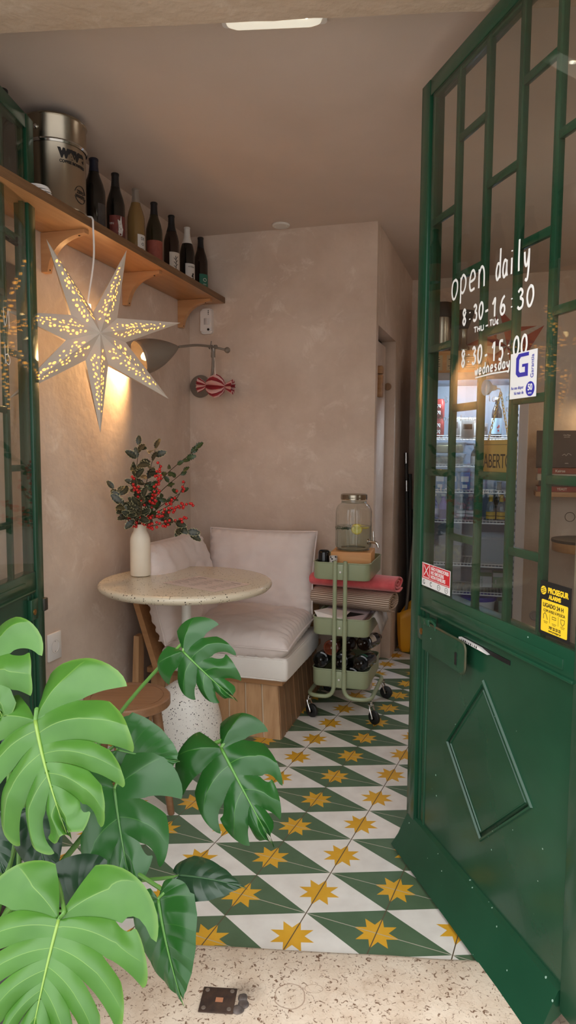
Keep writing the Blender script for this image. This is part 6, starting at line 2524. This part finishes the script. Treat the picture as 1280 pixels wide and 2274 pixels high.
lathe(bm, [(0, 0.001), (0.036, 0.001), (0.040, 0.01), (0.040, 0.03), (0.024, 0.05), (0.024, 0.14), (0.028, 0.145), (0, 0.146)], 30)
obj('body', bm, m_steel, gp_, angle=40)
bm = bmesh.new()
lathe(bm, [(0.020, 0.147), (0.030, 0.150), (0.062, 0.235), (0.064, 0.250), (0.060, 0.250), (0.028, 0.16), (0, 0.158)], 30)
obj('funnel', bm, m_black, gp_, angle=50)
# red and pale folded paper star standing on the fridge
m_rstar = mat('star_red', (150, 44, 36), 0.7)
m_pstar = mat('star_pale', (176, 164, 156), 0.8, col2=(190, 178, 168), scale=60)
rs = thing('red_paper_star', 'red and pale folded paper star standing on top of the fridge', 'ornament', FR(0.185, 0.30, FHt + 0.18) @ Matrix.Rotation(radians(90), 4, 'X') @ RZ(0.22))
ro, ri = 0.25, 0.135
for mi, (m_, nm) in enumerate(((m_rstar, 'red_folds'), (m_pstar, 'pale_folds'))):
    bm = bmesh.new()
    for k in range(5):
        a0 = pi / 2 + k * 2 * pi / 5
        sc_ = ro * (0.74 if k in (2, 3) else 1.0)
        tp_ = Vector((sc_ * cos(a0), sc_ * sin(a0), 0))
        for s_ in (-1, 1):
            nt = Vector((ri * cos(a0 + s_ * pi / 5), ri * sin(a0 + s_ * pi / 5), 0.006))
            c_ = Vector((0, 0, 0.06))
            e1_, e2_ = c_.lerp(nt, 0.0), nt
            ma, mb = tp_.lerp(c_, 0.0), tp_.lerp(nt, 0.0)
            # red edging along the notch side, pale middle along the ridge
            q1, q2 = c_.lerp(nt, 0.62), tp_.lerp(nt, 0.30)
            if s_ > 0:
                f_ = [c_, tp_, q2, q1] if mi == 1 else [q1, q2, nt]
                f_ = [c_, tp_, tp_.lerp(nt, 0.25), q1] if mi == 1 else [q1, tp_.lerp(nt, 0.25), nt]
            else:
                f_ = [c_, tp_, nt] if mi == 0 else None
            if f_:
                v_ = [bm.verts.new(q) for q in f_]
                bm.faces.new(v_)
                v2 = [bm.verts.new(Vector((q.x, q.y, -q.z))) for q in f_]
                bm.faces.new(v2[::-1])
    o = obj(nm, bm, m_, rs, smooth=False)
    o.modifiers.new('solid', 'SOLIDIFY').thickness = 0.0008

# ------------------------------------------------------------------ book shelf, round counter and lamp on the far wall
bs = thing('book_shelf', 'short wooden wall shelf carrying books beside the fridge', 'shelf', RM(2.22, -1.253, 1.0))
bm = bmesh.new()
box(bm, (0, -0.10, 0.015), (0.64, 0.20, 0.030), bev=0.003)
obj('board', bm, m_shelf2, bs, angle=30)
for x_ in (-0.22, 0.22):
    bm = bmesh.new()
    box(bm, (x_, -0.07, -0.012), (0.03, 0.13, 0.022), bev=0.002)
    obj('bracket', bm, m_shelf2, bs, angle=30)
bz0 = 1.031
for k, (w, th_, c_, tx, tc_, off, lab) in enumerate((
        (0.250, 0.034, (150, 58, 44), 'YEAST', (226, 206, 190), 0.0, 'red spined book at the bottom of the stack on the wall shelf'),
        (0.235, 0.036, (52, 40, 36), '', (200, 200, 200), 0.006, 'dark brown book second from the bottom of the wall shelf stack'),
        (0.262, 0.042, (196, 188, 172), 'PAUL LYNCH', (30, 30, 30), 0.004, 'cream spined book third from the bottom of the wall shelf stack'),
        (0.228, 0.036, (150, 74, 52), 'Kairos', (226, 214, 200), -0.01, 'orange and black book topmost of the flat stack on the shelf'))):
    bkk = thing('flat_book', lab, 'book', RM(2.035 + off, -1.145, bz0, (0.02, -0.015, 0.01, -0.03)[k]), 'books stacked flat on the wall shelf')
    bm = bmesh.new()
    box(bm, (0, 0, th_ / 2), (w - 0.004, 0.160, th_ - 0.004))
    obj('pages', bm, m_paper, bkk, smooth=False)
    bm = bmesh.new()
    box(bm, (0, 0, th_ - 0.001), (w, 0.166, 0.002))
    box(bm, (0, 0, 0.001), (w, 0.166, 0.002))
    box(bm, (0, -0.082, th_ / 2), (w, 0.002, th_))
    obj('cover', bm, mat('book_cover_%s' % 'abcd'[k], c_, 0.5), bkk, smooth=False)
    if tx:
        bm = bmesh.new()
        text_into(bm, tx, th_ * 0.62, T(0.02, -0.0834, th_ / 2) @ Matrix.Rotation(radians(90), 4, 'X'), bold=0.0004)
        obj('title', bm, mat('book_title_%s' % 'abcd'[k], tc_, 0.5), bkk, smooth=False)
    bz0 += th_ + 0.0003
sb = thing('standing_book', 'dark brown book standing face out against the wall on the stack', 'book', RM(2.022, -1.13, bz0 + 0.0005) @ Matrix.Rotation(radians(-14), 4, 'X'))
bm = bmesh.new()
box(bm, (0, 0, 0.122), (0.240, 0.022, 0.242), bev=0.001)
obj('cover', bm, mat('book_dark', (46, 34, 32), 0.5), sb, smooth=False)
bm = bmesh.new()
box(bm, (-0.052, -0.0115, 0.124), (0.105, 0.0012, 0.226))
obj('cover_photo', bm, mat('book_photo', (62, 52, 46), 0.5, col2=(34, 28, 26), scale=16), sb, smooth=False)
bm = bmesh.new()
text_into(bm, 'Uma Mesa', 0.010, T(0.062, -0.0118, 0.212) @ Matrix.Rotation(radians(90), 4, 'X'))
text_into(bm, 'para todos', 0.008, T(0.062, -0.0118, 0.200) @ Matrix.Rotation(radians(90), 4, 'X'))
text_into(bm, 'edição', 0.008, T(0.062, -0.0118, 0.028) @ Matrix.Rotation(radians(90), 4, 'X'))
tube(bm, smooth_line([(0.035, -0.012, 0.078), (0.05, -0.012, 0.088), (0.058, -0.012, 0.076), (0.072, -0.012, 0.092), (0.09, -0.012, 0.080)], 4), 0.0008, 5)
obj('title', bm, m_lab_w, sb, smooth=False)
rtb = thing('round_counter', 'round table with dark top and thick wooden edge at the right', 'table', RM(2.205, -0.99, 0))
bm = bmesh.new()
lathe(bm, [(0, 0.728), (0.205, 0.728), (0.207, 0.732), (0.205, 0.745), (0, 0.745)], 48)
obj('tabletop', bm, mat('slate_top', (70, 62, 58), 0.5, col2=(80, 72, 66), scale=10), rtb, angle=50)
bm = bmesh.new()
lathe(bm, [(0, 0.672), (0.198, 0.672), (0.202, 0.676), (0.202, 0.728), (0, 0.728)], 48)
obj('edge', bm, m_shelf, rtb, angle=50)
bm = bmesh.new()
tube(bm, [(0.03, 0, 0.02), (0.03, 0, 0.672)], 0.03, 20)
lathe(bm, [(0, 0), (0.15, 0), (0.15, 0.015), (0.04, 0.02), (0, 0.02)], 32, T(0.03, 0, 0))
obj('pedestal', bm, m_black, rtb)
bm = bmesh.new()
lathe(bm, [(0, 0), (0.034, 0), (0.034, 0.006), (0.026, 0.008), (0.022, 0.003), (0, 0.003)], 24, frame(RP(1.935, -1.2525, 0.19), E1, UPZ))
tag(obj('round_socket', bm, m_fridge), 'round grey socket low on the wall right of the fridge', 'socket')
ring = bmesh.new()  # ring added at the wall to stand for a mark on the glass
tube(ring, [(0.030 * cos(q * pi / 14), 0.030 * sin(q * pi / 14), 0.004) for q in range(28)], 0.0016, 6, closed=True)
tag(obj('mark_ring', ring, m_gapd, M=frame(RP(2.13, -1.2545, 0.86), E1, UPZ)), 'thin ring above the round table, added for a mark on the glass', 'ring')
rl = thing('bracket_lamp', 'lit wall lamp at the right above the books', 'lamp', frame(RP(2.37, -1.2545, 1.64), E1, UPZ))
bm = bmesh.new()
lathe(bm, [(0, 0.0), (0.05, 0.0), (0.05, 0.012), (0, 0.014)], 28)
tube(bm, [(0, 0, 0.012), (0, 0, 0.10), (0, -0.02, 0.12)], 0.008, 10)
obj('bracket', bm, m_grey, rl)
bm = bmesh.new()
lathe(bm, [(0.03, 0.03), (0.075, -0.05), (0.072, -0.05), (0.027, 0.03)], 32, T(0, -0.02, 0.13) @ Matrix.Rotation(radians(-90), 4, 'X'))
obj('shade', bm, m_grey, rl, angle=60)
bm = bmesh.new()
bmesh.ops.create_uvsphere(bm, u_segments=16, v_segments=10, radius=0.026, matrix=T(0, -0.03, 0.13))
obj('bulb', bm, m_bulb, rl)
ld = bpy.data.lights.new('bracket_lamp_bulb', 'POINT')
ld.energy = 3.0
ld.color = (1.0, 0.70, 0.38)
ld.shadow_soft_size = 0.03
lo = bpy.data.objects.new('bracket_lamp_bulb', ld)
COL.objects.link(lo)
lo.location = RP(2.37, -1.2545 + 0.13, 1.575)

for k, (px_, py_) in enumerate(((1.55, 2.75), (2.35, 3.05))):  # two globe lamps out of view, added as fill light for the interior
    gl_ = thing('fill_globe', ('unseen globe lamp added to brighten the room, nearer the street', 'unseen globe lamp added to brighten the room, nearer the fridge')[k], 'lamp', T(px_, py_, 2.02))
    bm = bmesh.new()
    bmesh.ops.create_uvsphere(bm, u_segments=28, v_segments=18, radius=0.14)
    obj('globe', bm, mat('fill_opal_%d' % k, (255, 244, 228), 0.5, emis=0.8), gl_)
    bm = bmesh.new()
    tube(bm, [(0, 0, 0.14), (0, 0, HC - 2.02)], 0.004, 8)
    lathe(bm, [(0, 0.16), (0.03, 0.16), (0.03, 0.125), (0, 0.125)], 20)
    obj('cord', bm, m_black, gl_)
    ld = bpy.data.lights.new('fill_globe_light', 'POINT')
    ld.energy = FILL_GLOBE_W
    ld.color = (1.0, 0.90, 0.78)
    ld.shadow_soft_size = 0.145
    lo = bpy.data.objects.new('fill_globe_light', ld)
    COL.objects.link(lo)
    lo.location = (px_, py_, 2.02)

# ------------------------------------------------------------------ floor bolt plate in the sill
spz = 0.0125
bp_ = thing('bolt_plate', 'rusty square bolt plate screwed into the stone sill', 'plate', frame(Vector((-0.153, 1.486, spz)), (0.995, -0.07, 0), (0.07, 0.995, 0)))
bm = bmesh.new()
box(bm, (0, 0, 0.0022), (0.079, 0.072, 0.0032), bev=0.001)
obj('plate', bm, mat('rusted_iron', (58, 44, 38), 0.7, metal=0.3, col2=(78, 58, 46), scale=40, bump=0.2, bscale=60), bp_)
m_wscrew = mat('worn_screw', (128, 116, 106), 0.5, metal=0.5)
for sx_ in (-1, 1):
    for sy in (-1, 1):
        bm = bmesh.new()
        lathe(bm, [(0.0052, 0.0036), (0.0048, 0.0052), (0, 0.0056)], 14, T(sx_ * 0.029, sy * 0.026, 0))
        obj('screw', bm, m_wscrew, bp_)
bm = bmesh.new()
box(bm, (0.003, -0.001, 0.004), (0.017, 0.013, 0.0006))
obj('bolt_hole', bm, mat('rust_orange', (178, 118, 84), 0.8), bp_)
bm = bmesh.new()
for k in range(3):
    r = bmesh.ops.create_icosphere(bm, subdivisions=2, radius=1.0)
    for v in r['verts']:
        v.co = Vector((v.co.x * (0.011 + 0.002 * k) + (0.0, 0.004, -0.006)[k], v.co.y * 0.014 + (0.012, -0.006, -0.022)[k], v.co.z * 0.004 + 0.001)) * (1 + 0.15 * noise.noise(v.co * 3 + Vector((k, 0, 0))))
o = obj('lead_plug', bm, mat('old_lead', (122, 112, 108), 0.5, metal=0.4, col2=(90, 80, 76), scale=60), M=frame(Vector((-0.098, 1.482, 0.0125)), (0.995, -0.07, 0), (0.07, 0.995, 0)))
tag(o, 'lumpy grey lead plug beside the rusty plate in the sill', 'plug')

# ------------------------------------------------------------------ monstera in front of the door
m_leaf = [vein_mat('leaf_deep', (28, 74, 26), (86, 136, 58), 0.24, 0.12, base2=(38, 86, 32)),
          vein_mat('leaf_young', (52, 98, 32), (136, 168, 76), 0.28, 0.14, base2=(80, 128, 46)),
          vein_mat('leaf_dark', (28, 54, 34), (60, 92, 60), 0.30, 0.12, base2=(34, 62, 38)),  # darkest of the four leaf greens
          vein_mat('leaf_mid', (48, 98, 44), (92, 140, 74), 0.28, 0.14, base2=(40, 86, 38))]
m_stem = mat('leaf_stalk', (96, 140, 62), 0.4, col2=(80, 122, 52), scale=8)
CROWN = Vector((-0.60, 1.42, 0.27))


def monstera_leaf(parent, J, Tp, S, wl, nl, ci, seed, WO=None, arch=0.10, label=None):
    J, Tp, S = Vector(J), Vector(Tp), Vector(S)
    ax = (Tp - J)
    L = ax.length
    ax.normalize()
    sd = S - J
    sd = sd - ax * sd.dot(ax)
    W = WO or sd.length
    sd.normalize()
    nr = sd.cross(ax)
    if nr.dot(Vector((0, 0, CAMZ)) - J) < 0:
        nr = -nr
    rnd_ = random.Random(seed)
    q0 = 0.24
    whole = nl == 0

    def pos(side, q, w):
        Ws = W if side > 0 else W * wl
        if q < q0:
            t = q / q0
            al = radians((158 if whole else 166) + ((96 if whole else 100) - (158 if whole else 166)) * t)
            R = Ws * ((0.42 if whole else 0.72) + (0.50 if whole else 0.28) * t)
            m_ = 0.0
        else:
            t = (q - q0) / (1 - q0)
            al = radians((96 if whole else 100) - (88 - 10) * t)
            R = Ws * (1 - 0.10 * t - 0.72 * t ** 2.0)
            m_ = L * 0.86 * t ** 0.92
            R = R if t < 1 else L * 0.14
            if t > 0.75:
                R = R * (1 - (t - 0.75) / 0.25) + L * 0.14 * (t - 0.75) / 0.25
        ae = al - (0.42 if not whole else 0.30) * w * (0.4 + 0.6 * min(1, q / q0))
        r = R * w
        x, y = side * r * sin(ae), m_ + r * cos(ae)
        y_ = y / L
        z = -0.42 * r * r / max(W, 0.01) * 0.9 + 0.16 * r - 0.0 + arch * L * 4 * y_ * (1 - y_) * 0.5
        if y_ < 0:
            z = -0.42 * r * r / max(W, 0.01) * 0.9 + 0.16 * r + arch * L * 2 * y_
        return x, y, z
    bm = bmesh.new()
    lay = bm.verts.layers.float.new('vein')
    taus = [0, .05, .12, .2, .3, .38, .45, .486, .5, .514, .55, .62, .7, .8, .88, .95, 1.0]
    NWD = 16
    for side in (-1, 1):
        cuts = [0.0]
        for k in range(nl):
            cuts.append(0.17 + 0.66 * (k + 0.30 + 0.30 * rnd_.random()) / max(1, nl))
        cuts.append(1.0)
        gaps = []
        for k in range(len(cuts)):
            hole = rnd_.random() < 0.22
            gaps.append((0.42 + 0.26 * rnd_.random(), 0.09 + 0.11 * rnd_.random(), hole))
        nlobe = len(cuts) - 1
        if whole:
            cuts = [i / 6 for i in range(7)]
            nlobe = 6
            gaps = [(2, 0, False)] * 7

        def gp_(k, w):
            if k == 0 or k == nlobe:
                return 0.0
            w0, gm, hole = gaps[k]
            if hole:
                w1 = 0.90
                return gm * 0.7 * math.sqrt(max(0, sin(pi * (w - w0) / (w1 - w0)))) if w0 < w < w1 else 0.0
            return gm * ((w - w0) / (1 - w0)) ** 0.6 if w > w0 else 0.0
        for k in range(nlobe):
            grid = []
            wid = cuts[k + 1] - cuts[k]
            for i in range(NWD + 1):
                w = i / NWD
                a = cuts[k] + gp_(k, w) * wid
                b = cuts[k + 1] - gp_(k + 1, w) * wid
                row = []
                for tau in taus:
                    q = a + (b - a) * tau
                    we = w
                    if not whole:      # lobes end in a corner on the side of the leaf tip
                        we = w * (1 - w * w * (0.20 * (1 - tau) ** 2.2 + 0.05 * tau ** 8)) * (1 + 0.07 * w * tau)
                    x, y, z = pos(side, q, we)
                    z += (0.085 if not whole else 0.022) * L * (abs(2 * tau - 1) ** 1.3 - 0.4) * -min(1, w * 2.5) * min(1, wid * 5)
                    z += 0.006 * L * noise.noise(Vector((x * 40, y * 40, seed))) + 0.055 * L * w * noise.noise(Vector((x * 14, y * 14, seed + 3)))
                    v = bm.verts.new(J + sd * x + ax * y + nr * z)
                    vw = 0.035 * (1 - w) + 0.012
                    vein = 0.85 if (abs(tau - 0.5) < 0.005 and w < 0.9) else 0.0
                    if whole:
                        vein *= 0.55
                    v[lay] = max(vein * (1 - 0.75 * w), 0.3 if (w > 0.99 and not whole and ci == 1) else 0)
                    row.append(v)
                grid.append(row)
            for i in range(NWD):
                for j in range(len(taus) - 1):
                    f_ = (grid[i][j], grid[i][j + 1], grid[i + 1][j + 1], grid[i + 1][j])
                    bm.faces.new(f_)
    bmesh.ops.remove_doubles(bm, verts=bm.verts, dist=0.0002)
    # midrib
    rib = []
    for i in range(17):
        t = i / 16
        y = L * 0.96 * t
        y_ = y / L
        rib.append(J + ax * y + nr * (arch * L * 2 * y_ * (1 - y_) + 0.0008))
    n0 = len(bm.verts)
    rg = tube(bm, rib, [max(0.0006, L * 0.0165 * (1 - t / 16) ** 0.8) for t in range(17)], 8)
    for r_ in rg:
        for v in r_:
            v[lay] = 1.0
    o = obj('leaf', bm, m_leaf[ci], parent, world=True, angle=180)
    if label:
        o['label'] = label
    # stalk
    back = J - ax * 0.02 - nr * 0.012
    mid = J.lerp(CROWN, 0.45) - ax * 0.05 - nr * 0.05 + Vector((0, 0, 0.03))
    bm = bmesh.new()
    pp = smooth_line([J + nr * 0.001, back, mid, CROWN + Vector((rnd_.uniform(-.03, .03), rnd_.uniform(-.03, .03), -0.02))], 7)
    tube(bm, pp, [L * 0.016 + 0.0035 * i / len(pp) for i in range(len(pp))], 9)
    obj('stalk', bm, m_stem, o, world=True)
    return o


mon = thing('monstera_plant', 'large potted monstera with split leaves in front of the left door', 'plant', T(CROWN.x, CROWN.y, 0.014))
leaves = [
    ((-0.486, 1.3, 0.746), (-0.381, 1.16, 0.59), (-0.283, 1.22, 0.722), 0.95, 4, 1, 0.180),
    ((-0.374, 1.08, 0.496), (-0.386, 0.97, 0.36), (-0.214, 1.05, 0.451), 0.95, 5, 1, None),
    ((-0.233, 1.52, 0.82), (-0.108, 1.45, 0.732), (-0.121, 1.5, 0.848), 0.85, 3, 0, 0.095),
    ((-0.146, 1.5, 0.605), (-0.024, 1.37, 0.451), (0.006, 1.45, 0.567), 1.15, 3, 0, 0.11),
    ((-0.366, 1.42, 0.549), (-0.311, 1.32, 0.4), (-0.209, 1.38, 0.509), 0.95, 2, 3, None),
    ((-0.378, 1.5, 0.6), (-0.226, 1.46, 0.592), (-0.303, 1.5, 0.689), 0.8, 0, 3, 0.085),
    ((-0.626, 1.42, 0.842), (-0.556, 1.32, 0.738), (-0.506, 1.37, 0.869), 0.9, 2, 1, None),
    ((-0.244, 1.26, 0.41), (-0.18, 1.17, 0.261), (-0.137, 1.2, 0.367), 0.9, 0, 0, 0.072),
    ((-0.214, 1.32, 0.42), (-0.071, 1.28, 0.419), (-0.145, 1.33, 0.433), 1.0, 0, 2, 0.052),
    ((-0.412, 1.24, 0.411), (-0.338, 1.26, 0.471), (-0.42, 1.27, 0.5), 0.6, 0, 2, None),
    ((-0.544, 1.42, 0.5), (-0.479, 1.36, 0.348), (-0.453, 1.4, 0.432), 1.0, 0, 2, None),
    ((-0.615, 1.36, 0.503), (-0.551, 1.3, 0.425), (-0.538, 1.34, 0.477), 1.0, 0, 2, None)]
for k, (J, Tp, S, wl2, nl, ci, WO) in enumerate(leaves):
    monstera_leaf(mon, J, Tp, S, wl2, nl, ci, 31 + k, WO)
bm = bmesh.new()
lathe(bm, [(0, 0.0), (0.105, 0.0), (0.110, 0.004), (0.132, 0.225), (0.140, 0.228), (0.140, 0.255), (0.130, 0.255), (0.126, 0.22), (0, 0.215)], 44)
obj('pot', bm, mat('dark_pot', (52, 50, 48), 0.6), mon, angle=40)
bm = bmesh.new()
lathe(bm, [(0, 0.238), (0.05, 0.236), (0.10, 0.230), (0.124, 0.222)], 40)
for v in bm.verts:
    v.co.z += 0.006 * noise.noise(v.co * 50)
tag(obj('soil', bm, mat('dark_soil', (58, 44, 34), 0.95, col2=(36, 28, 22), scale=60, bump=0.5, bscale=90), mon), kind='stuff')
